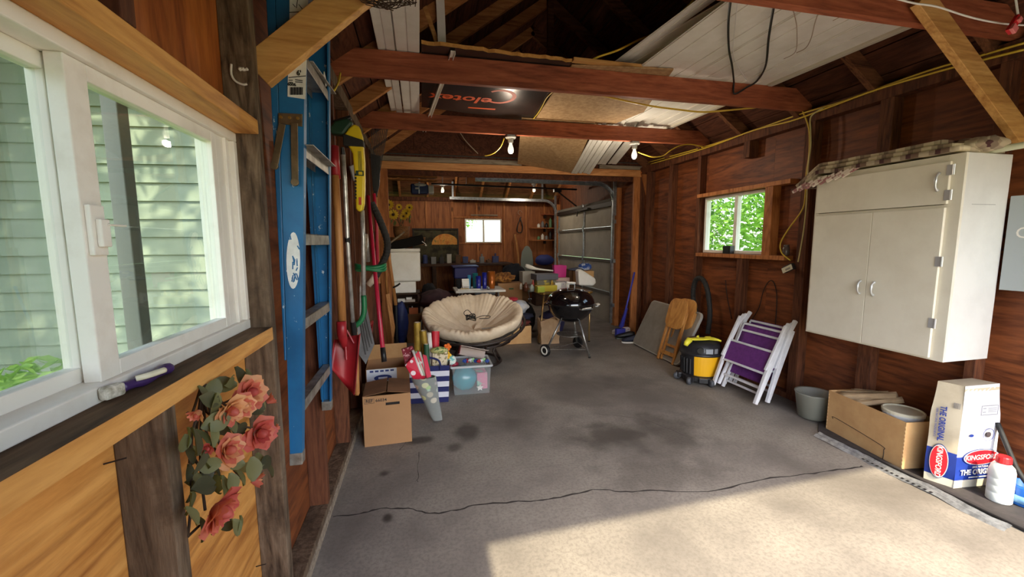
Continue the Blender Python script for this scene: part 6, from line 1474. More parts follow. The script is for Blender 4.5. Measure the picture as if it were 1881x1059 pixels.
tb_box('storage_box', 'lime green box stacked before the yellow box', 'box', 993, 5.52, (.105, .07, .078), M_lime, 3)
tb_box('storage_box', 'flat yellow and black box in the middle of the table', 'box', 1001, 6.0, (.30, .22, .13), mat('tool_case', S(98, 92, 70), .5, c2=S(190, 168, 50), scale=5, lo=.52, hi=.55), -3)
tb_box('storage_box', 'dark grey flat box on the yellow and black box', 'box', 1000, 6.05, (.36, .24, .09), M_gbox, 6, tz + .131)
tb_box('storage_box', 'pale grey carton at the back left of the table', 'box', 968, 6.75, (.22, .2, .21), mat('pale_carton', S(188, 184, 172), .7), 4)
tb_box('storage_box', 'brown carton at the back right of the table', 'box', 1050, 6.7, (.18, .2, .24), M_card_d, 0)
tb_box('storage_box', 'tan carton holding blue cloths at the right of the table', 'box', 1071, 6.45, (.29, .24, .225), M_card_l, -3)
tb_box('paper_stack', 'stack of white papers and cards in the middle of the table', 'papers', 1033, 5.95, (.16, .16, .10), mat('mixed_paper', S(214, 208, 204), .6, c2=S(130, 120, 160), scale=16, lo=.55, hi=.6), 8)
tb_box('small_carton', 'small white carton with a yellow sticker beside the papers', 'box', 1024, 5.66, (.09, .09, .12), M_wht, -6)
tb_box('small_carton', 'pink and white flat carton under the magenta bag', 'box', 1029, 6.35, (.24, .22, .13), mat('pinkish', S(206, 176, 168), .6), 3)
q = D_(1028, 6.4, tz + .131)
t2 = thing('paper_gift_bag', 'bright magenta gift bag standing among the boxes', 'gift bag', tuple(q))
b = B(); hh_ = .20; b.add([q + V(v_) for v_ in ((-.10, -.05, 0), (.09, -.05, 0), (.09, .05, 0), (-.10, .05, 0), (-.115, -.05, hh_), (.10, -.05, hh_ - .01), (.10, .05, hh_ - .01), (-.115, .05, hh_))], [(0, 1, 5, 4), (1, 2, 6, 5), (2, 3, 7, 6), (3, 0, 4, 7), (0, 3, 2, 1)]); b.build('bag_body', mat('magenta_paper', S(206, 28, 138), .45), t2, solid=.002)
b = B(); b.tube(spline([q + V((-.05, -.052, hh_)), q + V((0, -.054, hh_ + .01)), q + V((.05, -.052, hh_ - .01))], 4), .003, 6); b.build('handle', mat('magenta_cord', S(160, 20, 104), .6), t2)
# white ladle-like paddle lying over the boxes
b = B(); a, c = on(965, 487, 'y', 6.0), on(1016, 497, 'y', 5.98); b.tube(spline([a, lerp(a, c, .35) + V((0, 0, -.02)), c], 5), [.022, .03, .034, .034, .030, .022, .016, .013, .012, .012, .012], 10); one(b, 'white_paddle', M_wht, 'long white plastic paddle lying across the grey box', 'paddle', smooth=True)
b = blob(D_(1074, 6.42, tz + .29), (.11, .09, .06), .3, 3, 31, 24, 14, fold=.08); one(b, 'blue_cloth', mat('royal_cloth', S(60, 96, 180), .85, c2=S(206, 214, 228), scale=7, lo=.5, hi=.56), 'bunched blue and white cloth on the tan carton', 'cloth', smooth=True)
b = blob(D_(1060, 6.45, tz + .25), (.16, .10, .028), .2, 3, 32, 22, 12); one(b, 'slate_cloth', mat('slate_cloth', S(84, 90, 112), .9), 'folded slate cloth on the tan carton', 'cloth', smooth=True)
q = D_(1077, 5.80); t2 = thing('shopping_bag', 'crumpled white plastic shopping bag at the right of the table', 'bag', tuple(q))
sb = [on(x, y, 'y', 5.72) for x, y in ((1064, 524), (1062, 497), (1068, 494), (1094, 511), (1096, 519), (1090, 525))]
b = B(); b.slab([V((p_.x, p_.y, max(p_.z, tz + .002))) for p_ in sb], .14, (0, 1, 0)); b.build('film', mat('white_film', S(226, 224, 220), .4, bump=.5, c2=S(214, 212, 208), scale=5), t2, bev=.022, seg=3)
M_amber = mat('amber_bottle', S(92, 52, 34), .3)
for i, (px, y, r, h_, m_, lab) in enumerate(((957, 5.95, .018, .09, M_wht, 'small white bottle at the left edge of the table'), (966, 5.72, .034, .125, M_amber, 'brown jar at the left edge of the table'), (977, 5.64, .034, .10, mat('clear_jar', S(150, 160, 150), .2), 'clear jar behind the yellow box'), (979, 5.76, .02, .15, mat('red_bottle', S(160, 60, 50), .4), 'thin red-capped bottle behind the clear jar'), (1042, 5.72, .022, .13, M_wht, 'white bottle right of the small carton'), (1014, 5.80, .020, .14, mat('gold_cap', S(212, 170, 60), .4), 'gold bottle before the papers'))):
    q = D_(px, y); b = B(); b.lathe([(r, 0), (r, h_ * .7), (r * .5, h_ * .85), (r * .5, h_), (.0001, h_)], 16, Mx.Translation(q + V((0, 0, .0005)))); one(b, 'bottle', m_, lab, 'bottle', 'bottles on the gold-legged table', smooth=True)
# paper bag and dark bag under the table
c = on(1011, 632, 'z', 0); t2 = thing('paper_bag', 'crumpled brown paper bag standing under the table', 'bag', (c.x, c.y + .09, 0))
def pbag(u, v):
    a = u * 2 * math.pi; ca, sa = math.cos(a), math.sin(a); k = max(abs(ca) , abs(sa)); s_ = 1 + .08 * v
    return V((c.x + .13 * ca / k * s_ + .012 * mnoise.noise(V((ca * 3, sa * 3, v * 4))), c.y + .09 + .085 * sa / k * s_ + .012 * mnoise.noise(V((ca * 3 + 9, sa * 3, v * 4))), .005 + .34 * v + (.02 * math.sin(3 * a) if v > .95 else 0)))
b = B(); b.grid(pbag, 32, 12, True); b.build('bag_body', mat('kraft', S(178, 148, 116), .85, c2=S(160, 130, 100), scale=7, bump=.3), t2, solid=.002)
b = B(); b.cbox((c.x - .02, c.y + .02, .33), (.11, .01, .03)); b.build('receipt', M_wht, t2)
b = blob((c.x + .13, c.y + .38, .21), (.20, .15, .21), .14, 2.3, 41, 26, 16, flat=-.209); one(b, 'navy_sack', mat('navy_sack', S(30, 28, 66), .8), 'dark navy sack under the table behind the paper bag', 'sack', smooth=True)
b = blob((c.x - .16, c.y + .85, .24), (.17, .2, .24), .14, 2.3, 43, 26, 16, flat=-.239, fold=.05); one(b, 'black_sack', MATS['black_cloth'], 'black cloth bag under the left end of the table', 'bag', smooth=True)

# ------------------------------------------------------------------ kettle grill
GC = V((1.81, 4.78, 0)); GZ = .665; GR = .295
t = thing('kettle_grill', 'black kettle grill on a three-legged stand with wheels', 'grill', tuple(GC))
M_enam = mat('black_enamel', S(12, 12, 16), .12, spec=.6, coat=.5)
b = B(); b.lathe([(.0001, -.235), (.08, -.232), (.16, -.205), (.225, -.15), (.268, -.08), (.288, -.02), (.293, .0), (.283, .0), (.26, -.08), (.0001, -.22)], 48, Mx.Translation(GC + V((0, 0, GZ)))); b.build('bowl', M_enam, t, smooth=True)
b = B(); b.lathe([(.300, -.012), (.300, .006), (.290, .045), (.266, .09), (.215, .135), (.14, .168), (.06, .182), (.0001, .184)], 48, Mx.Translation(GC + V((0, 0, GZ)))); lid = b.build('lid', M_enam, t, smooth=True)
hz = GC + V((0, 0, GZ + .18))
b = B(); b.tube(spline([hz + V((-.045, -.02, .0)), hz + V((-.045, -.02, .05)), hz + V((0, -.02, .058)), hz + V((.045, -.02, .05)), hz + V((.045, -.02, .0))], 5), .007, 8); b.build('lid_handle_bracket', M_galv, lid, smooth=True)
b = B(); b.tube([hz + V((-.055, -.02, .068)), hz + V((0, -.025, .074)), hz + V((.055, -.02, .068))], .012, 10); b.build('lid_handle', M_wht, lid, smooth=True)
b = B(); b.cyl(hz + V((.11, -.07, -.018)), hz + V((.11, -.07, -.006)), .04, seg=18); b.build('damper', M_galv, lid)
hd = GC + V((-.0, -.30, GZ - .03))
for a, nm in ((-75, 'bowl_handle'), (-12, 'bowl_handle')):
    d = V((math.cos(R(a)), math.sin(R(a)), 0)); s_ = V((-d.y, d.x, 0)); c = GC + d * .292 + V((0, 0, GZ - .035))
    b = B(); b.tube(spline([c + s_ * -.075, c + d * .05 + s_ * -.07, c + d * .055 + s_ * .07, c + s_ * .075], 5), .006, 8); hb_ = b.build(nm, M_galv, t, smooth=True)
    b = B(); b.slab([c + d * .03 + s_ * -.06, c + d * .03 + s_ * .06, c + d * .072 + s_ * .045 + V((0, 0, .012)), c + d * .072 + s_ * -.045 + V((0, 0, .012))], .014, (0, 0, 1)); b.build('grip', M_wht, hb_, bev=.004)
W1, W2, FT = on(1002, 655, 'z', 0) + V((.02, .03, 0)), V((2.02, 5.07, 0)), on(1083, 657, 'z', 0)
for q, top in ((W1, V((-.13, -.03, -.205))), (FT, V((.07, -.12, -.20))), (W2, V((.09, .11, -.205)))):
    e = q + V((0, 0, .075 if q is not FT else .012)); b = B(); b.tube([GC + V((0, 0, GZ)) + top, e], .0125, 10); lg = b.build('leg', M_alu, t, smooth=True)
    b = B(); u_ = GC + V((0, 0, GZ)) + top; b.tube([u_ + V((0, 0, .03)), u_ + (e - u_).normalized() * .04], .008, 8); b.build('leg_socket', M_darkiron, lg)
    if q is FT: b = B(); b.cyl(FT, FT + V((0, 0, .02)), .016, .014, 12); b.build('foot_cap', M_blk, lg)
ax = (W2 - W1).normalized(); 
for q, s_ in ((W1, -1), (W2, 1)):
    d = (ax * s_); c = q + V((0, 0, .077)) + d * .02
    b = B(); f = frame(d).to_4x4(); b.lathe([(.04, -.018), (.074, -.018), (.077, -.008), (.077, .012), (.074, .018), (.05, .018)], 28, Mx.Translation(c) @ f); wh = b.build('wheel', M_blk, t, smooth=False)
    b = B(); b.lathe([(.034, .0185), (.036, .022), (.054, .022), (.056, .0185)], 28, Mx.Translation(c) @ f, cap=False); b.build('hubcap_ring', M_wht, wh, smooth=True)
b = B(); b.tube([W1 + V((0, 0, .077)), W2 + V((0, 0, .077))], .006, 8); b.build('axle', M_alu, t)
b = B(); b.tube([W1 + V((0, 0, .085)), FT + V((-.02, .03, .10)) ], .0035, 6); b.tube([FT + V((-.02, .03, .10)), W2 + V((0, 0, .085))], .0035, 6); b.build('brace_wire', M_alu, t)
b = B(); b.lathe([(.0001, 0), (.12, .004), (.168, .022), (.172, .026), (.165, .026), (.11, .010), (.0001, .006)], 40, Mx.Translation(GC + V((0, 0, .245)))); b.build('ash_tray', M_alu, t, smooth=True)

# ------------------------------------------------------------------ shoes and blue broom by the jamb
def shoe(label, px, py, rz, m, sole, L=.27):
    q = on(px, py, 'z', 0); t = thing('shoe', label, 'shoe', tuple(q), rz, 'shoes by the opening')
    b = B(); sec = [(-.5, .045, .09), (-.35, .048, .10), (-.15, .046, .095), (.05, .046, .075), (.25, .05, .058), (.42, .042, .045), (.5, .02, .03)]
    n = 12; vs = []
    for x, w_, h_ in sec:
        for k in range(n): a = 2 * math.pi * k / n; vs.append((x * L, w_ * math.cos(a), max(.018, .018 + h_ * .5 + h_ * .5 * math.sin(a))))
    b.add(vs, [(i * n + k, i * n + (k + 1) % n, (i + 1) * n + (k + 1) % n, (i + 1) * n + k) for i in range(len(sec) - 1) for k in range(n)] + [tuple(range(n)), tuple((len(sec) - 1) * n + k for k in range(n))])
    b.build('upper', m, t, local=True, smooth=True)
    b = B(); b.prism([(x * L * 1.02, s_ * w_ * 1.04) for s_, it in ((1, sec), (-1, sec[::-1])) for x, w_, h_ in it], 0, .02); b.build('sole', sole, t, local=True, bev=.003)
    b = B(); b.tube([(-.08, -.03, .085), (-.02, .03, .083), (.02, -.03, .075), (.06, .03, .068)], .004, 6); b.build('laces', M_wht, t, local=True)
    return t
shoe('white and pink sneaker beside the blue broom', 1141, 613, R(150), mat('sneaker_white', S(214, 208, 214), .6, c2=S(190, 60, 100), scale=18, lo=.55, hi=.58), M_wht)
shoe('black sneaker in front of the white one', 1148, 622, R(160), M_blk, mat('sole_grey', S(90, 96, 90), .6))
shoe('dark navy sneaker with a white sole by the table edge', 1160, 629, R(165), mat('sneaker_navy', S(40, 44, 62), .7), M_wht)
p0, p1 = on(1162, 512, 'y', 5.52), on(1141, 603, 'y', 5.48)
t = thing('broom', 'blue-handled broom leaning in the corner of the opening', 'broom', (p1.x, 5.48, 0))
b = B(); b.tube([p0 + V((.03, 0, .10)), p1], .013, 8); b.build('handle', mat('blue_handle', S(62, 66, 170), .45), t, smooth=True)
b = B(); b.slab([p1 + V((-.03, 0, .02)), p1 + V((.04, 0, .02)), p1 + V((.10, 0, .3)), p1 + V((.075, 0, .3))], .03, (0, 1, 0)); b.build('frame', mat('blue_dark', S(44, 44, 130), .5), t)
b = B(); b.box((p1.x - .08, 5.46, .005), (p1.x + .06, 5.52, p1.z + .0)); b.build('bristles', mat('blue_bristle', S(48, 50, 140), .9), t)
# ------------------------------------------------------------------ grey folding table leaning on the right wall
M_gtab = mat('table_grey', S(150, 142, 130), .55, c2=S(138, 130, 118), scale=8); M_gedge = mat('table_edge', S(178, 174, 164), .5)
o0 = V((2.875, 5.10, .004)); un = V((-.045, -1.08, 0)).normalized(); up = (V((3.165, 5.17, .60)) - o0); up = (up - un * up.dot(un)).normalized(); nn = un.cross(up); nn = nn if nn.x < 0 else -nn
t = thing('folding_table', 'grey folding table leaning on edge against the right wall', 'table', (2.95, 4.55, 0))
Lf, Hf = 1.12, .665
Mt = Mx((un, up, un.cross(up))).transposed().to_4x4(); Mt.translation = o0 + un * Lf / 2 + up * Hf / 2
sg = 1 if un.cross(up).x < 0 else -1
b = B(); b.prism(rrect(Lf, Hf, .07, 6), 0, .028, Mt if sg > 0 else Mt @ Mx.Scale(-1, 4, (0, 0, 1))); b.build('table_top', M_gedge, t, bev=.005)
b = B(); b.prism(rrect(Lf - .03, Hf - .03, .06, 6), .0281, .0295, Mt if sg > 0 else Mt @ Mx.Scale(-1, 4, (0, 0, 1))); b.build('surface', M_gtab, t)
b = B(); q = o0 + un * (Lf - .06) + up * (Hf * .35) - nn * .03; b.tube([q, q + V((.05, -.06, -.18)), V((q.x + .06, q.y - .07, .012))], .013, 8); b.build('leg', M_gedge, t)

# ------------------------------------------------------------------ two folded wooden stools
M_oak = wood('oak_stool', S(214, 156, 86), S(196, 134, 66), S(156, 98, 42), 'z', .4, .7, .08, False, 50, .45)
def stool(label, o, un, up, s=1.0):
    o, un, up = V(o), V(un).normalized(), V(up); up = (up - un * up.dot(un)).normalized(); nz = un.cross(up)
    if nz.x > 0: nz = -nz
    t = thing('folding_stool', label, 'stool', (o.x, o.y, 0), 0, 'folded wooden stools')
    def Pt(u, v, n=0): return o + un * u * s + up * v * s + nz * n
    M = Mx((un, up, un.cross(up))).transposed().to_4x4(); M.translation = Pt(0, .585, .012)
    b = B(); b.prism([(x * s, y * s) for x, y in rrect(.31, .36, .10, 6)], -.011, .011, M); b.build('seat', M_oak, t, bev=.005, seg=3)
    for sgn in (-1, 1):
        b = B(); b.beam(Pt(sgn * .135, 0, -.012), Pt(sgn * .135, .62, -.012), .032, .022, nz); b.build('outer_leg', M_oak, t, bev=.004)
        b = B(); b.beam(Pt(sgn * .098, .01, -.034), Pt(sgn * .098, .66, -.034), .030, .022, nz); b.build('inner_leg', M_oak, t, bev=.004)
    b = B(); b.beam(Pt(-.118, .105, -.012), Pt(.118, .105, -.012), .045, .018, nz); b.build('stretcher', M_oak, t, bev=.003)
    b = B(); b.beam(Pt(-.082, .20, -.034), Pt(.082, .20, -.034), .030, .018, nz); b.build('stretcher', M_oak, t, bev=.003)
    return t
f0, f1 = on(1203, 657, 'z', 0), on(1238, 672, 'z', 0); ub = (f1 - f0).normalized()
upv = on(1243, 548, 'y', 4.27) - (f0 + f1) / 2; upv = V((.20, .02, .70))
stool('nearer folded wooden stool leaning against the grey table', (f0 + f1) / 2 + V((.0, 0, .006)), ub, upv, 1.0)
stool('farther folded wooden stool tucked behind the first one', (f0 + f1) / 2 + V((.085, -.035, .006)), ub, upv, 1.0)

# ------------------------------------------------------------------ wet and dry vacuum
VC = V((2.78, 3.58, 0))
t = thing('shop_vacuum', 'black and yellow shop vacuum standing by the white chairs', 'vacuum', tuple(VC))
M_vblk = mat('vac_black', S(34, 34, 38), .4); M_vyel = mat('vac_yellow', S(236, 176, 28), .4)
def lat(prof, c=VC, seg=40, **k): bb = B(); bb.lathe(prof, seg, Mx.Translation(c), **k); return bb
lat([(.14, .05), (.165, .055), (.178, .20), (.182, .285), (.0001, .285)]).build('drum', M_vyel, t, smooth=False)
b = B(); b.lathe([(.17, .052), (.1675, .052), (.181, .20), (.1855, .284), (.184, .284)], 30, Mx.Translation(VC), cap=False, a0=R(110), a1=R(214)); b.build('dark_drum_panel', M_vblk, t, solid=.004)
lat([(.20, .286), (.205, .292), (.205, .305), (.195, .312), (.190, .35), (.175, .40), (.13, .428), (.0001, .435)]).build('power_head', M_vblk, t, smooth=True)
b = B()
for a in (-152, -118, 30, 160):
    d = V((math.cos(R(a)), math.sin(R(a)), 0)); b.cbox(VC + d * .175 + V((0, 0, .055)), (.10, .085, .05), Mx.Rotation(R(a), 3, 'Z'))
b.lathe([(.19, .028), (.20, .03), (.20, .075), (.185, .085)], 36, Mx.Translation(VC)); b.build('caster_base', M_vblk, t, bev=.006)
for a in (-152, -100, 30, 160):
    d = V((math.cos(R(a)), math.sin(R(a)), 0)); q = VC + d * .225 + V((0, 0, .038)); s_ = V((-d.y, d.x, 0))
    b = B(); b.lathe([(.012, -.018), (.034, -.016), (.038, 0), (.034, .016), (.012, .018)], 18, Mx.Translation(q) @ frame(s_).to_4x4()); b.build('caster', mat('caster_grey', S(70, 72, 78), .5), t, smooth=True)
b = B(); d = V((-.62, -.78, 0)); f = frame(d, (0, 0, 1)); b.cyl(VC + d * .185 + V((0, 0, .352)), VC + d * .215 + V((0, 0, .352)), .030, seg=20); b.build('hose_port', M_blk, t)
b = B(); d = V((-.25, -.97, 0)); s_ = V((-d.y, d.x, 0)); c = VC + d * .191 + V((0, 0, .345)); b.cbox(c, (.07, .012, .05), Mx((s_, d, V((0, 0, 1)))).transposed()); b.build('badge', mat('badge_grey', S(150, 156, 164), .35), t, bev=.003)
b = B(); d = V((.12, -.99, 0)); s_ = V((-d.y, d.x, 0)); c = VC + d * .192 + V((0, 0, .345)); b.cbox(c, (.04, .012, .05), Mx((s_, d, V((0, 0, 1)))).transposed()); b.build('latch', mat('latch_grey', S(120, 122, 128), .35), t, bev=.003)
for k in range(5):
    a = R(-205 + 12 * k); d = V((math.cos(a), math.sin(a), 0)); b = B(); b.tube([VC + d * .182 + V((0, 0, .10)), VC + d * .188 + V((0, 0, .25))], .010, 8); b.build('drum_rib', M_vblk, t)
gl = VC + V((-.07, -.06, .437))
t = thing('rubber_glove', 'yellow rubber gloves lying on top of the shop vacuum', 'gloves', tuple(gl))
M_glove = mat('glove_yellow', S(236, 226, 62), .5)
b = B(); b.grid(lambda u, v: gl + V((-.11 + .20 * v, .035 * math.cos(u * 6.283) * (1 + .4 * math.sin(v * 3)) - .02 * v, .012 + .011 * math.sin(u * 6.283))), 16, 8, True); b.build('palm', M_glove, t, smooth=True)
for k in range(4):
    a = R(-35 + 22 * k); s0_ = gl + V((.085, -.045 + .022 * k, .013)); b = B(); b.tube([s0_, s0_ + V((.05 * math.cos(a) + .02, .04 * math.sin(a) - .01, -.004)), s0_ + V((.09 * math.cos(a) + .01, .07 * math.sin(a) - .02, -.012))], [.012, .011, .008], 8); b.build('finger', M_glove, t, smooth=True)
b = B(); b.tube([gl + V((.0, .03, .015)), gl + V((.04, .075, .018)), gl + V((.06, .095, .015))], [.013, .011, .008], 8); b.build('thumb', M_glove, t, smooth=True)
b = B(); b.tube([gl + V((-.11, .0, .008)), gl + V((-.15, -.01, -.02)), gl + V((-.165, -.015, -.045))], [.03, .026, .02], 10); b.build('cuff', M_glove, t, smooth=True)
# hose hung on the wall above it
hps = [(1300, 612), (1304, 575), (1300, 535), (1291, 513), (1280, 512), (1274, 528), (1274, 552), (1282, 585)]
b = B(); hh_ = spline([on(x, y, 'x', 3.145) for x, y in hps], 8); b.tube(hh_, [.026 + .003 * (i % 2) for i in range(len(hh_))], 10); one(b, 'vacuum_hose', M_blkr, 'black ribbed hose hung in a bend on the right wall', 'hose')

# ------------------------------------------------------------------ folded purple deck chairs
M_wpaint = mat('white_paint_frame', S(222, 222, 226), .4, c2=S(204, 204, 208), scale=10); M_purp = mat('purple_fabric', S(104, 42, 120), .8, c2=S(90, 34, 106), scale=30, bump=.15)
def deck_chair(label, o, un, up, w=.50, H=.86, hgt2=.70):
    o, un = V(o), V(un).normalized(); up = V(up); up = (up - un * up.dot(un)).normalized(); nz = un.cross(up)
    if nz.x > 0: nz = -nz
    t = thing('deck_chair', label, 'chair', (o.x, o.y, 0), 0, 'folded purple deck chairs')
    def Pt(u, v, n=0): return o + un * u + up * v + nz * n
    for sgn in (-1, 1):
        e = sgn * w / 2
        b = B(); q = [Pt(e, 0, .02), Pt(e, .25, .03), Pt(e, .50, .03), Pt(e * .99, .66, .02), Pt(e * .97, .74, -.005)]
        for i in range(4): b.beam(q[i], q[i + 1] + (q[i + 1] - q[i]).normalized() * .008, .030, .030, nz)
        b.build('front_leg', M_wpaint, t, bev=.004)
        b = B(); b.beam(Pt(e * .90, .03, -.012), Pt(e * .90, H, -.035), .020, .032, nz); b.build('back_post', M_wpaint, t, bev=.004)
        b = B(); b.beam(Pt(e * .80, .02, -.045), Pt(e * .80, .62, -.06), .020, .032, nz); b.build('rear_leg', M_wpaint, t, bev=.004)
        b = B(); b.beam(Pt(e * 1.0, .30, .055), Pt(e * 1.0, .72, .03), .024, .018, nz); b.build('arm_rest', M_wpaint, t, bev=.005)
    for v, n, nm in ((.27, .034, 'seat_rail'), (.47, .034, 'seat_rail'), (.60, -.02, 'back_rail'), (.665, -.022, 'back_rail'), (.09, -.045, 'stretcher'), (.14, -.012, 'stretcher')):
        b = B(); k = .5 if nm == 'seat_rail' else (.45 if nm == 'back_rail' else .42)
        b.beam(Pt(-w * k, v, n), Pt(w * k, v, n), .020, .012, nz); b.build(nm, M_wpaint, t, bev=.003)
    b = B(); b.slab([Pt(-w * .48, .275, .030), Pt(w * .48, .275, .030), Pt(w * .48, .465, .030), Pt(-w * .48, .465, .030)], .003, nz); b.build('seat_fabric', M_purp, t)
    b = B(); b.grid(lambda u, v: Pt(-w * .43 + w * .86 * u, .36 + .32 * v, -.026 - .012 * math.sin(v * 3.14) * math.sin(u * 3.14)), 8, 8); b.build('back_fabric', M_purp, t, solid=.003, smooth=True)
    b = B(); b.slab([Pt(-w * .40, .18, -.05), Pt(w * .40, .18, -.05), Pt(w * .42, .60, -.052), Pt(-w * .42, .60, -.052)], .003, nz); b.build('sling_fabric', M_purp, t)
    return t
g0, g1 = on(1315, 712, 'z', 0), on(1387, 746, 'z', 0); ud = (g1 - g0).normalized()
deck_chair('nearer folded deck chair with purple fabric and white frame', (g0 + g1) / 2 + V((.0, 0, .022)), ud, V((.30, -.02, .72)), .50, .66)
deck_chair('farther folded purple deck chair leaning against the wall', (g0 + g1) / 2 + V((.135, .01, .022)), ud, V((.235, -.02, .74)), .50, .66)

# ------------------------------------------------------------------ wires, sill things on the right wall
cable('loose_wire', [on(x, y, 'x', XRP - .01) for x, y in ((1333, 514), (1334, 530), (1337, 552), (1344, 586))], .004, M_darkiron, 'short dark wire hanging left of the deck chairs', cat='wire')
cable('loose_wire', [on(x, y, 'x', XRP - .01) for x, y in ((1379, 590), (1394, 565), (1402, 535), (1412, 517), (1421, 518), (1427, 545), (1424, 600))], .004, M_darkiron, 'dark wire looped on the wall above the deck chairs', cat='wire')
p = on(1337, 466, 'x', 3.225); b = B(); b.cbox((3.228, p.y, WZ0 - .005 + .043), (.05, .11, .085)); b.box((3.20, p.y - .035, WZ0 + .01), (3.2025, p.y + .035, WZ0 + .06)); one(b, 'small_radio', M_blk, 'small black box on the right window sill', 'radio', bev=.004)
p = on(1441, 462, 'x', 3.225); b = B(); b.lathe([(.026, 0), (.028, .01), (.028, .075), (.022, .085), (.024, .087), (.024, .10)], 18, Mx.Translation((3.235, 3.09, WZ0 - .005))); one(b, 'glass_jar', mat('smoky_jar', S(96, 84, 78), .15), 'smoky glass jar at the near end of the right window sill', 'jar', smooth=True)
p = on(1449, 492, 'x', 3.17); t = thing('power_strip', 'white outlet box dangling from the drop cables', 'outlet box', tuple(p - V((0, 0, .04))))
f = Mx.Rotation(R(-26), 3, 'X'); b = B(); b.cbox(p, (.035, .105, .055), f); b.build('box', mat('outlet_dark', S(52, 46, 44), .6), t, bev=.004)
b = B(); b.cbox(p + V((-.0185, 0, -.006)), (.004, .105, .045), f); b.build('face_plate', M_cream, t, bev=.001)
b = B(); b.cbox(p + V((-.0215, -.01, -.006)), (.001, .05, .016), f); b.build('fine_print', mat('print_grey', S(150, 142, 130), .7), t)

# ------------------------------------------------------------------ white wall cabinet
M_cab = mat('cabinet_cream', S(226, 219, 202), .5, c2=S(218, 210, 192), scale=5); M_cabside = mat('cabinet_white', S(222, 220, 214), .5, c2=S(212, 210, 204), scale=4)
cx0, cx1, cy0, cy1, cz0, cz1 = 2.87, XR - .002, 1.66, 2.505, .735, 1.885
t = thing('hanging_cabinet', 'cream painted wall cabinet with two doors and a drop flap', 'cabinet', ((cx0 + cx1) / 2, (cy0 + cy1) / 2, cz0))
b = B(); b.box((cx0, cy0, cz0), (cx1, cy0 + .018, cz1)); b.build('side_panel', M_cabside, t, bev=.002)
b = B(); b.box((cx0, cy1 - .018, cz0), (cx1, cy1, cz1)); b.build('side_panel', M_cabside, t, bev=.002)
b = B(); b.box((cx0, cy0 + .018, cz0), (cx1, cy1 - .018, cz0 + .018)); b.build('bottom_panel', M_cabside, t)
b = B(); b.box((cx0, cy0 + .018, cz1 - .018), (cx1, cy1 - .018, cz1)); b.build('top_panel', M_cabside, t)
b = B(); b.box((cx1 - .008, cy0 + .018, cz0 + .018), (cx1, cy1 - .018, cz1 - .018)); b.build('back_panel', M_cabside, t)
b = B()
b.box((cx0 - .018, cy0, cz0), (cx0, cy0 + .075, cz1)); b.box((cx0 - .018, cy1 - .035, cz0), (cx0, cy1, cz1)); b.box((cx0 - .018, cy0 + .075, cz1 - .04), (cx0, cy1 - .035, cz1)); b.box((cx0 - .018, cy0 + .075, 1.595), (cx0, cy1 - .035, 1.615)); b.box((cx0 - .018, cy0 + .075, cz0), (cx0, cy1 - .035, cz0 + .025))
b.build('face_frame', M_cab, t, bev=.001)
def door(nm, y0, y1, z0, z1): b = B(); b.box((cx0 - .036, y0, z0), (cx0 - .0185, y1, z1)); return b.build(nm, M_cab, t, bev=.002)
ym = on(1594, 500, 'x', cx0 - .03).y
d1 = door('door', cy0 + .06, ym - .0015, cz0 + .012, 1.598); d2 = door('door', ym + .0015, cy1 - .02, cz0 + .012, 1.598); d3 = door('drop_flap', cy0 + .055, cy1 - .02, 1.618, 1.848)
M_chrome = mat('chrome', S(214, 216, 218), .3, .55)
def pull(px, py, par, L=.075):
    q = on(px, py, 'x', cx0 - .037); b = B(); b.tube(spline([q + V((0, 0, -L / 2)), q + V((-.018, 0, -L * .32)), q + V((-.022, 0, 0)), q + V((-.018, 0, L * .32)), q + V((0, 0, L / 2))], 4), [.008, .007, .006, .005, .005, .005, .005, .006, .007, .0075, .007, .006, .005, .005, .006, .007, .008], 8); b.build('handle', M_chrome, par, smooth=True)
pull(1580, 527, d2, .085); pull(1605, 530, d1, .085); pull(1724, 334, d3, .095)
def hinge(y, z, par):
    b = B(); b.box((cx0 - .040, y - .018, z - .028), (cx0 - .0365, y + .012, z + .028)); b.cyl((cx0 - .040, y - .02, z - .028), (cx0 - .040, y - .02, z + .028), .005, seg=8); b.build('hinge', M_chrome, par)
hinge(cy0 + .062, 1.30, d1); hinge(cy0 + .062, .95, d1); hinge(cy0 + .055, 1.80, d3); hinge(cy0 + .055, 1.665, d3)
b = B(); b.box((cx0 - .020, cy1 - .024, 1.30), (cx0 - .0185, cy1 - .010, 1.36)); b.box((cx0 - .020, cy1 - .024, .92), (cx0 - .0185, cy1 - .010, .97)); b.build('hinge', M_cab, t)
b = B(); b.box((cx0 + .06, cy0 - .0006, 1.612), (cx0 + .24, cy0, 1.6135)); b.build('scratch', M_ink, t)
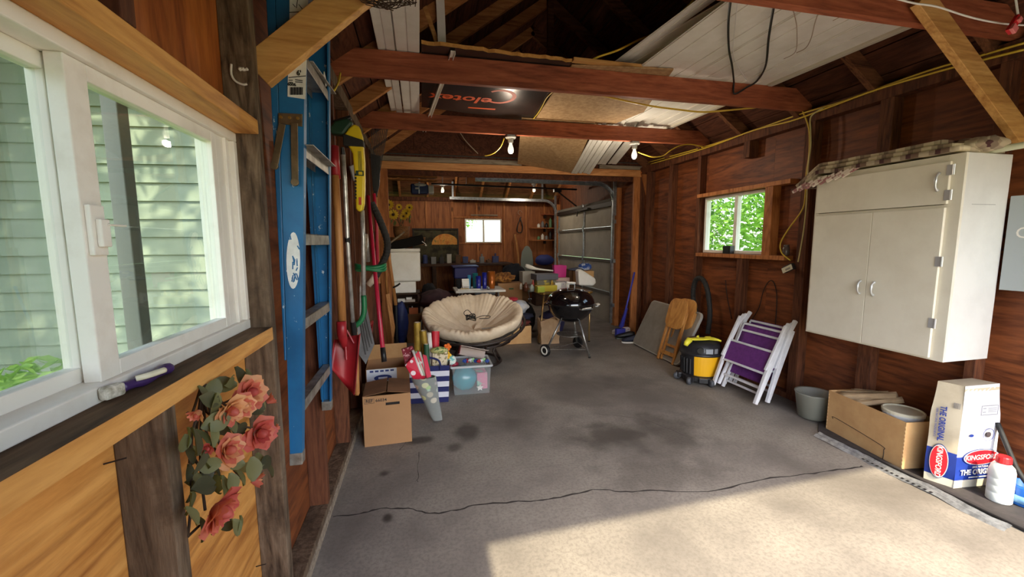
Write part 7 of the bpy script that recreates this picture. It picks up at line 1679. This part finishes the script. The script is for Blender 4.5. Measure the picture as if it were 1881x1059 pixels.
# plaid blanket folded along the cabinet top
def plaid():
    m, nt, bs = _new('plaid'); v = _coord(nt, rnd=False); sep = nt.nodes.new('ShaderNodeSeparateXYZ'); nt.links.new(v, sep.inputs[0]); outs = []
    for ax_, sc in (('Y', 7.0), ('X', 7.0)):
        mu = nt.nodes.new('ShaderNodeMath'); mu.operation = 'MULTIPLY'; mu.inputs[1].default_value = sc; nt.links.new(sep.outputs[ax_], mu.inputs[0])
        fr = nt.nodes.new('ShaderNodeMath'); fr.operation = 'FRACT'; nt.links.new(mu.outputs[0], fr.inputs[0])
        r = nt.nodes.new('ShaderNodeValToRGB'); r.color_ramp.interpolation = 'CONSTANT'; e = r.color_ramp.elements
        e[0].position = 0; e[0].color = S(222, 208, 178); e[1].position = .34; e[1].color = S(136, 114, 94); x = e.new(.62); x.color = S(74, 44, 44); x = e.new(.80); x.color = S(172, 156, 132)
        nt.links.new(fr.outputs[0], r.inputs[0]); outs.append(r.outputs[0])
    nt.links.new(_mix(nt, .4, outs[0], outs[1]), bs.inputs['Base Color']); bs.inputs['Roughness'].default_value = .95
    return m
M_plaid = plaid()
t = thing('plaid_blanket', 'brown and cream plaid blanket folded on top of the cabinet', 'blanket', (3.0, 2.1, cz1))
zt_ = cz1
def sheet(off, y0, y1, xa, xb, drop, th, ph):
    def fn(u, v):
        y = y0 + (y1 - y0) * v; x = xa + (xb - xa) * u
        over = max(0, y - cy1 + .01); z = zt_ + off + .010 * mnoise.noise(V((x * 6 + ph, y * 5, ph))) + .006
        z -= over * drop; y2 = y if over <= 0 else cy1 - .01 + over * .85
        return V((x, y2, z))
    b = B(); b.grid(fn, 16, 40); return b.build('fold', M_plaid, t, smooth=True, solid=th)
sheet(.018, cy0 + .02, 2.64, cx0 - .045, XR - .03, .55, .026, 1); sheet(.046, cy0 + .06, 2.69, cx0 - .030, XR - .04, .55, .024, 5); sheet(.072, cy0 + .12, 2.71, cx0 - .015, XR - .06, .57, .022, 9)
b = blob((3.02, cy0 + .06, zt_ + .05), (.10, .12, .045), .25, 3, 51, 22, 12); b.build('bunched_end', M_plaid, t, smooth=True)
M_fr = mat('fringe', S(222, 208, 196), .9, c2=S(160, 110, 110), scale=20, lo=.5, hi=.54)
for k in range(8):
    u = k / 7; a = lerp((cx0 - .035, 2.20, zt_ + .022), (cx0 - .05, 2.56, zt_ - .040), u); b = B(); b.beam(a, a + V((-.012, .10, -.055)), .022, .014, (1, 0, 0)); b.build('edge_strip', M_fr, t, bev=.003)
b = B(); a, c = on(1818, 274, 'x', 3.02), on(1878, 266, 'x', 3.02); d = (c - a).normalized(); a.z = c.z = zt_ + .018; b.lathe([(.017, 0), (.017, .34), (.012, .34), (.012, .0), (.017, 0)], 16, Mx.Translation((3.06, 1.70, zt_ + .018)) @ frame((0.0, -1, 0.02)).to_4x4(), cap=False)
one(b, 'plastic_pipe', mat('pipe_cream', S(196, 196, 170), .5), 'cream plastic pipe end sticking off the cabinet top', 'pipe', smooth=True)

# ------------------------------------------------------------------ grey sign on the wall, right edge
p0, p1 = on(1858, 360, 'x', XR - .006), on(1842, 532, 'x', XR - .006)
t = thing('sign_board', 'grey sign board with white lettering at the right edge', 'sign', (XR - .006, 1.45, p1.z))
b = B(); b.box((XR - .012, 1.20, p1.z), (XR - .002, p0.y, p0.z)); b.build('panel', mat('sign_grey', S(164, 170, 172), .5), t, bev=.002)
q = on(1879, 428, 'x', XR - .013); text('lettering', 'O', .085, q + V((0, -.005, 0)), (0, -1, 0), (0, 0, 1), M_whitep, t)

# ------------------------------------------------------------------ floor mat, metal strip, carton of buckets
M_mat = mat('rubber_mat', S(62, 56, 56), .8, c2=S(48, 44, 44), scale=20, bump=.2)
b = B(); b.slab([(2.84, .75, .001), (XR - .01, .75, .001), (XR - .01, 2.62, .001), (2.86, 2.35, .001)], .008, (0, 0, 1)); one(b, 'rubber_mat', M_mat, 'dark rubber mat along the foot of the right wall', 'mat', bev=.002)
b = B(); b.box((2.835, .80, .0095), (2.862, 2.28, .022)); one(b, 'mat_strip', mat('strip_black', S(46, 42, 42), .7), 'raised dark strip along the mat edge', 'strip', bev=.004)
t = thing('metal_strip', 'bent aluminium strip lying along the rubber mat', 'metal strip', (2.78, 1.8, 0))
ms = [(2.80, 2.31), (2.785, 2.15), (2.795, 2.0), (2.775, 1.8), (2.785, 1.6), (2.77, 1.42), (2.78, 1.29)]
b = B(); P_ = spline([(x, y, .012 + .004 * math.sin(i * 2)) for i, (x, y) in enumerate(ms)], 5); vs = []
rm = random.Random(8)
for p in P_: vs += [p + V((-.026 + rm.uniform(-.004, .004), 0, -.010)), p + V((-.006, 0, .004)), p + V((.008, 0, .001)), p + V((.026, 0, .012 + rm.uniform(-.003, .003)))]
b.add(vs, [(4 * i + k, 4 * i + k + 1, 4 * i + 5 + k, 4 * i + 4 + k) for i in range(len(P_) - 1) for k in range(3)]); b.build('channel', mat('crumpled_alu', S(176, 178, 182), .4, .6, c2=S(130, 132, 136), scale=24, bump=.4), t, solid=.0015)
b = B()
for k in range(14): y = 1.95 - .028 * k; b.box((2.757, y, .0125), (2.769, y + .012, .0150))
o = b.build('slot', M_blk, t); o['kind'] = 'stuff'
MZ = .0095
c0_, c1_ = on(1517, 786, 'z', MZ), on(1656, 861, 'z', MZ)
bx0 = V((2.905, 1.83, MZ)); rzc = math.atan2(c0_.y - c1_.y, c0_.x - c1_.x) - R(90)
Wd, Dp, Hh = .235, (c0_ - c1_).length, .30
ctr = (c0_ + c1_) / 2 + V((math.cos(rzc), math.sin(rzc), 0)) * Wd / 2
t = carton('cardboard_box', 'open tan carton of paper and buckets beside the charcoal bag', 'box', (ctr.x, ctr.y, MZ + .0002), (Wd, Dp, Hh), rzc, M_card_l)
b = B(); b.tube(spline([(-Wd / 2 - .0015, Dp * .40, .10), (-Wd / 2 - .0015, Dp * .36, .115), (-Wd / 2 - .0015, -Dp * .24, .085), (-Wd / 2 - .0015, -Dp * .29, .06), (-Wd / 2 - .0015, -Dp * .29, .0)], 5), .0018, 5); b.build('die_cut_line', M_ink, t, local=True)
b = B(); 
for k in range(11): z = .012 + .025 * k; b.box((-Wd / 2 - .0012, Dp / 2 - .008, z), (-Wd / 2, Dp / 2 - .002, z + .012)); b.box((-Wd / 2 - .0012, -Dp / 2 + .0, z), (-Wd / 2 + .002, -Dp / 2 + .006, z + .012))
o = b.build('edge_perforation', mat('card_pale', S(226, 190, 140), .9), t, local=True); o['kind'] = 'stuff'
M_kraft2 = mat('kraft_paper', S(176, 150, 116), .85, c2=S(156, 130, 98), scale=8, bump=.3)
wc = WM[t]
def LB(x, y, z): return wc @ V((x, y, z))
for k, (a, e, r0, r1, lab) in enumerate((((-.08, .22, .27), (.10, -.02, .35), .05, .045, 'thick crumpled roll of brown paper in the tan carton'), ((-.09, .09, .27), (.10, -.06, .35), .028, .024, 'thin roll of brown paper across the tan carton'), ((.02, .24, .29), (.12, .06, .33), .035, .04, 'loose fold of brown paper at the back of the tan carton'))):
    a, e = LB(*a), LB(*e); d = (e - a); f = frame(d).to_4x4(); n_ = 22; vs = []
    b = B()
    def spiral(u, v, a=a, e=e, f=f.to_3x3(), r0=r0, r1=r1, L=d.length):
        th = u * 2 * math.pi * 2.2; r = (r0 + (r1 - r0) * v) * (.45 + .55 * u) + .004 * math.sin(5 * th + 7 * v); return a + f @ V((r * math.cos(th), r * .8 * math.sin(th), L * v))
    b.grid(spiral, 44, 8); one(b, 'paper_roll', M_kraft2, lab, 'paper', smooth=True, solid=.0015)
def bucket(label, c, r, h, m, zb, group='buckets in the tan carton'):
    t = thing('bucket', label, 'bucket', tuple(c), 0, group)
    b = B(); b.lathe([(r * .86, 0), (r * .88, .003), (r, h), (r * 1.05, h), (r * 1.05, h - .012), (r * 1.0, h - .014)], 30, Mx.Translation(c)); b.build('pail', m, t, smooth=False)
    b = B(); b.lathe([(r * 1.06, h - .004), (r * 1.07, h + .010), (r * 1.0, h + .014), (r * .96, h + .006), (.0001, h + .006)], 30, Mx.Translation(c)); b.build('lid', M_cream, t)
    return t
cb = LB(.015, -.14, .012); tbk = bucket('white lidded paint bucket in the tan carton', cb, .100, .295, mat('pail_white', S(206, 204, 200), .4), 0)
b = B(); b.lathe([(.0985, .15), (.1005, .19)], 16, Mx.Translation(cb), cap=False, a0=R(205), a1=R(285)); b.build('bar_code_label', M_ink, tbk, solid=.001)
b = blob(LB(-.06, .05, .20), (.05, .07, .07), .2, 3, 61, 20, 12); one(b, 'plastic_wrap', mat('grey_film', S(120, 124, 134), .3), 'crumpled grey plastic beside the paint bucket', 'plastic', smooth=True)
b = B(); cq = V((3.045, 2.56, .0095)); b.lathe([(.085, 0), (.10, .01), (.125, .19), (.131, .20), (.131, .21), (.120, .20), (.095, .015), (.0001, .015)], 30, Mx.Translation(cq)); one(b, 'clear_tub', veil('clear_tub', S(150, 150, 138), .55), 'round cloudy plastic tub behind the tan carton', 'tub', smooth=True)

# ------------------------------------------------------------------ charcoal bag
q0, q1, q2 = on(1706, 884, 'z', MZ), on(1766, 901, 'z', MZ), on(1822, 895, 'z', MZ)
q0, q1, q2 = V((2.895, 1.71, MZ)), V((2.935, 1.595, MZ)), V((3.185, 1.572, MZ))
zt_ = on(1700, 690, 'x', 2.93).z
ug = (q0 - q1).normalized(); uf = (q2 - q1).normalized(); gl_, fl_ = (q0 - q1).length, (q2 - q1).length
t = thing('charcoal_bag', 'blue and white charcoal briquet bag standing by the tan carton', 'bag', tuple((q0 + q2) / 2))
M_bw = mat('bag_white', S(226, 226, 230), .5, c2=S(212, 212, 216), scale=6, bump=.12); M_bb = mat('bag_blue', S(30, 56, 142), .45, c2=S(24, 46, 120), scale=5); M_bt = mat('bag_tan', S(196, 184, 160), .6, c2=S(180, 166, 142), scale=6, bump=.1); M_bbase = mat('bag_base', S(206, 198, 176), .6)
HB = zt_ - MZ
def bagp(s, z):
    """Point on the bag wall: s 0..4 round its four corners, z 0..1 up."""
    cs_ = [q1, q2, q2 + ug * gl_, q0]; i = int(s) % 4; f = s - int(s); a, e = cs_[i], cs_[(i + 1) % 4]
    cen = (q0 + q2) / 2; p = lerp(a, e, f); p = cen + (p - cen) * (1 + .035 * math.sin(math.pi * min(z * 1.3, 1)))
    k = .22 * max(0, (z - .70) / .30); mid = (q1 + q0) / 2; 
    ln = (p - cen).dot(ug); p = p - ug * ln * .75 * k ** 1.2
    out = (p - cen); out.z = 0; p += out * .05 * mnoise.noise(V((s * 1.7, z * 3.1, 2.2)))
    return V((p.x, p.y, MZ + HB * z))
def bagface(name, s0, s1, z0, z1, m, nu=8, nv=10):
    b = B(); b.grid(lambda u, v: bagp(s0 + (s1 - s0) * u, z0 + (z1 - z0) * v), nu, nv); return b.build(name, m, t, smooth=True, recalc=False)
for nm, s0, s1, up_m in (('front', 0, .9999, M_bw), ('far_gusset', 1, 1.9999, M_bt), ('back', 2, 2.9999, M_bw), ('near_gusset', 3, 3.9999, M_bt)):
    bagface(nm + '_base', s0, s1, 0, .075, M_bbase, 8, 2); bagface(nm + '_band', s0, s1, .075, .34 if s0 != 0 else .31, M_bb, 8, 6); bagface(nm + '_panel', s0, s1, .34 if s0 != 0 else .31, 1.0, up_m, 8, 12)
def bag_on(s, z, d=.003):
    p = bagp(s, z); cen = (q0 + q2) / 2; nrm = -ug if s < 1 else -uf
    return p + nrm * d, nrm
def oval(s, z, w, h, rot, par, word):
    p, n_ = bag_on(s, z, .006); xd = uf if s < 1 else -ug; yd = V((0, 0, 1))
    if rot: xd, yd = V((0, 0, -1)), (-ug)
    M = Mx((xd, yd, xd.cross(yd))).transposed().to_4x4(); M.translation = p
    el = lambda k: [(w * k * math.cos(R(a)) , h * k * math.sin(R(a))) for a in range(0, 360, 12)]
    b = B(); b.prism([(w * 1.09 * math.cos(R(a)), h * 1.13 * math.sin(R(a))) for a in range(0, 360, 12)], -.004, .000, M); b.build('emblem_rim', mat('emblem_blue', S(24, 40, 110), .5), par)
    b = B(); b.prism([(w * 1.05 * math.cos(R(a)), h * 1.08 * math.sin(R(a))) for a in range(0, 360, 12)], .000, .0012, M); b.build('emblem_border', M_whitep, par)
    b = B(); b.prism(el(1), .0012, .0022, M); eo = b.build('emblem', mat('emblem_red', S(196, 30, 44), .45), par)
    text('emblem_word', word, h * .95, M @ V((0, 0, .0028)), xd, yd, M_whitep, eo, .0003, bold=.0006, shear=.12, sx=w * 1.75 / (h * .95 * 4.9))
bag_w = M_bw
oval(.60, .30, .112, .042, False, t, 'KINGSFORD'); oval(3.48, .225, .095, .036, True, t, 'KINGSFORD')
M_bprint2 = mat('bag_print_blue', S(36, 60, 140), .5)
p, n_ = bag_on(.60, .155, .006); text('product_print', 'THE ORIGINAL', .044, p, uf, (0, 0, 1), M_whitep, t, bold=.0012, sx=.88)
p, n_ = bag_on(.60, .205, .006); text('product_print', '100% NATURAL', .016, p, uf, (0, 0, 1), M_whitep, t)
p, n_ = bag_on(.60, .105, .006); b = B(); b.beam(p - uf * .07, p + uf * .07, .006, .0008, n_); b.build('fine_print', M_whitep, t)
p, n_ = bag_on(3.45, .60, .010); text('product_print', 'THE ORIGINAL', .036, p, (0, 0, -1), -ug, M_bprint2, t, bold=.0012, sx=.86)
p, n_ = bag_on(3.25, .60, .010); text('product_print', '100% NATURAL INGREDIENTS', .013, p, (0, 0, -1), -ug, M_bprint2, t)
p, n_ = bag_on(.70, .52, .008); b = B(); fM = Mx((uf, V((0, 0, 1)), uf.cross(V((0, 0, 1))))).transposed().to_4x4(); fM.translation = p
b.tube([fM @ V((.036 * math.cos(R(a)), .036 * math.sin(R(a)), .001)) for a in range(0, 360, 15)], .0012, 5, closed=True); b.build('seal_ring', M_bprint2, t)
b = B(); b.ell(p, (.018, .006, .016), 14, 8); b.build('seal_briquet', mat('briquet', S(70, 60, 62), .8), t, smooth=True)
p, n_ = bag_on(.27, .52, .006); b = B(); b.prism([(.014 * math.cos(R(a)), .008 * math.sin(R(a))) for a in range(0, 360, 20)], 0, .001, Mx.Translation(p) @ fM.to_3x3().to_4x4()); b.build('small_oval_print', M_bprint2, t)
p, n_ = bag_on(.66, .76, .007); b = B()
for x0, x1, y0, y1 in ((-.055, .055, .026, .0275), (-.055, .055, -.0275, -.026), (-.055, -.0535, -.026, .026), (.0535, .055, -.026, .026), (-.045, -.025, -.012, -.010), (-.045, -.025, .010, .012), (-.01, .045, .010, .0112), (-.01, .045, .0, .0012), (-.01, .045, -.010, -.0088)): b.box((x0, y0, 0), (x1, y1, .001), Mx.Translation(p) @ fM.to_3x3().to_4x4())
o = b.build('info_panel', mat('print_grey2', S(110, 112, 120), .6), t); o['kind'] = 'stuff'
p, n_ = bag_on(3.85, .80, .008); b = B(); f3 = Mx((-ug, V((0, 0, 1)), (-ug).cross(V((0, 0, 1))))).transposed().to_4x4()
for k in range(7): b.box((-.014 + .004 * k, -.016, 0), (-.0125 + .004 * k, .016, .001), Mx.Translation(p) @ f3)
o = b.build('barcode', MATS['print_grey2'], t); o['kind'] = 'stuff'
bagface('top_seam', 0, .9999, .94, .97, mat('seam_tan', S(206, 190, 160), .7), 8, 1)
b = B(); cen = (q0 + q2) / 2; b.add([bagp(0.001, 1), bagp(.999, 1), bagp(2.001, 1), bagp(2.999, 1)], [(0, 1, 2, 3)]); b.build('top_fold', M_bt, t, recalc=False)

# ------------------------------------------------------------------ lighter fluid bottle, blue tape tub, hose
p = on(1834, 918, 'z', MZ); p.z = MZ
t = thing('fluid_bottle', 'white plastic bottle with a red cap beside the charcoal bag', 'bottle', tuple(p))
M_milk = mat('milky_plastic', S(222, 226, 220), .35)
b = B(); b.lathe([(.046, 0), (.050, .006), (.050, .05), (.0485, .053), (.050, .056), (.050, .09), (.0485, .093), (.050, .096), (.050, .13), (.0485, .133), (.050, .136), (.050, .17), (.044, .195), (.030, .212), (.026, .216)], 30, Mx.Translation(p)); b.build('body', M_milk, t, smooth=True)
b = B(); b.lathe([(.030, .217), (.031, .222), (.029, .248), (.026, .254), (.0001, .254)], 18, Mx.Translation(p)); b.build('cap', M_redp, t, smooth=False)
b = B(); b.lathe([(.0512, .06), (.0512, .12)], 16, Mx.Translation(p), cap=False, a0=R(-60), a1=R(25)); lb = b.build('label', M_bprint2, t, solid=.0008, smooth=True)
b = B(); b.lathe([(.0518, .085), (.0518, .10)], 10, Mx.Translation(p), cap=False, a0=R(-52), a1=R(-10)); b.build('label_print', M_whitep, lb, solid=.0006)
p = on(1884, 925, 'z', MZ); p.z = MZ
t = thing('blue_bucket', 'blue tub with a clear band at the right edge', 'tub', tuple(p))
b = B(); b.lathe([(.060, 0), (.066, .004), (.070, .05), (.072, .10), (.069, .11), (.060, .11), (.058, .012), (.0001, .012)], 30, Mx.Translation(p)); b.build('tub', mat('tub_blue', S(34, 96, 178), .35), t, smooth=True)
b = B(); b.lathe([(.0705, .02), (.0725, .06)], 30, Mx.Translation(p), cap=False); b.build('clear_band', mat('band_pale', S(120, 168, 214), .25), t, solid=.001, smooth=True)
cable('rubber_hose', [on(1832, 776, 'x', 3.17), on(1842, 800, 'x', 3.16), on(1858, 838, 'x', 3.15), on(1874, 870, 'x', 3.14), V((3.13, 1.33, .03))], .012, M_blkr, 'black rubber hose standing behind the fluid bottle', cat='hose')
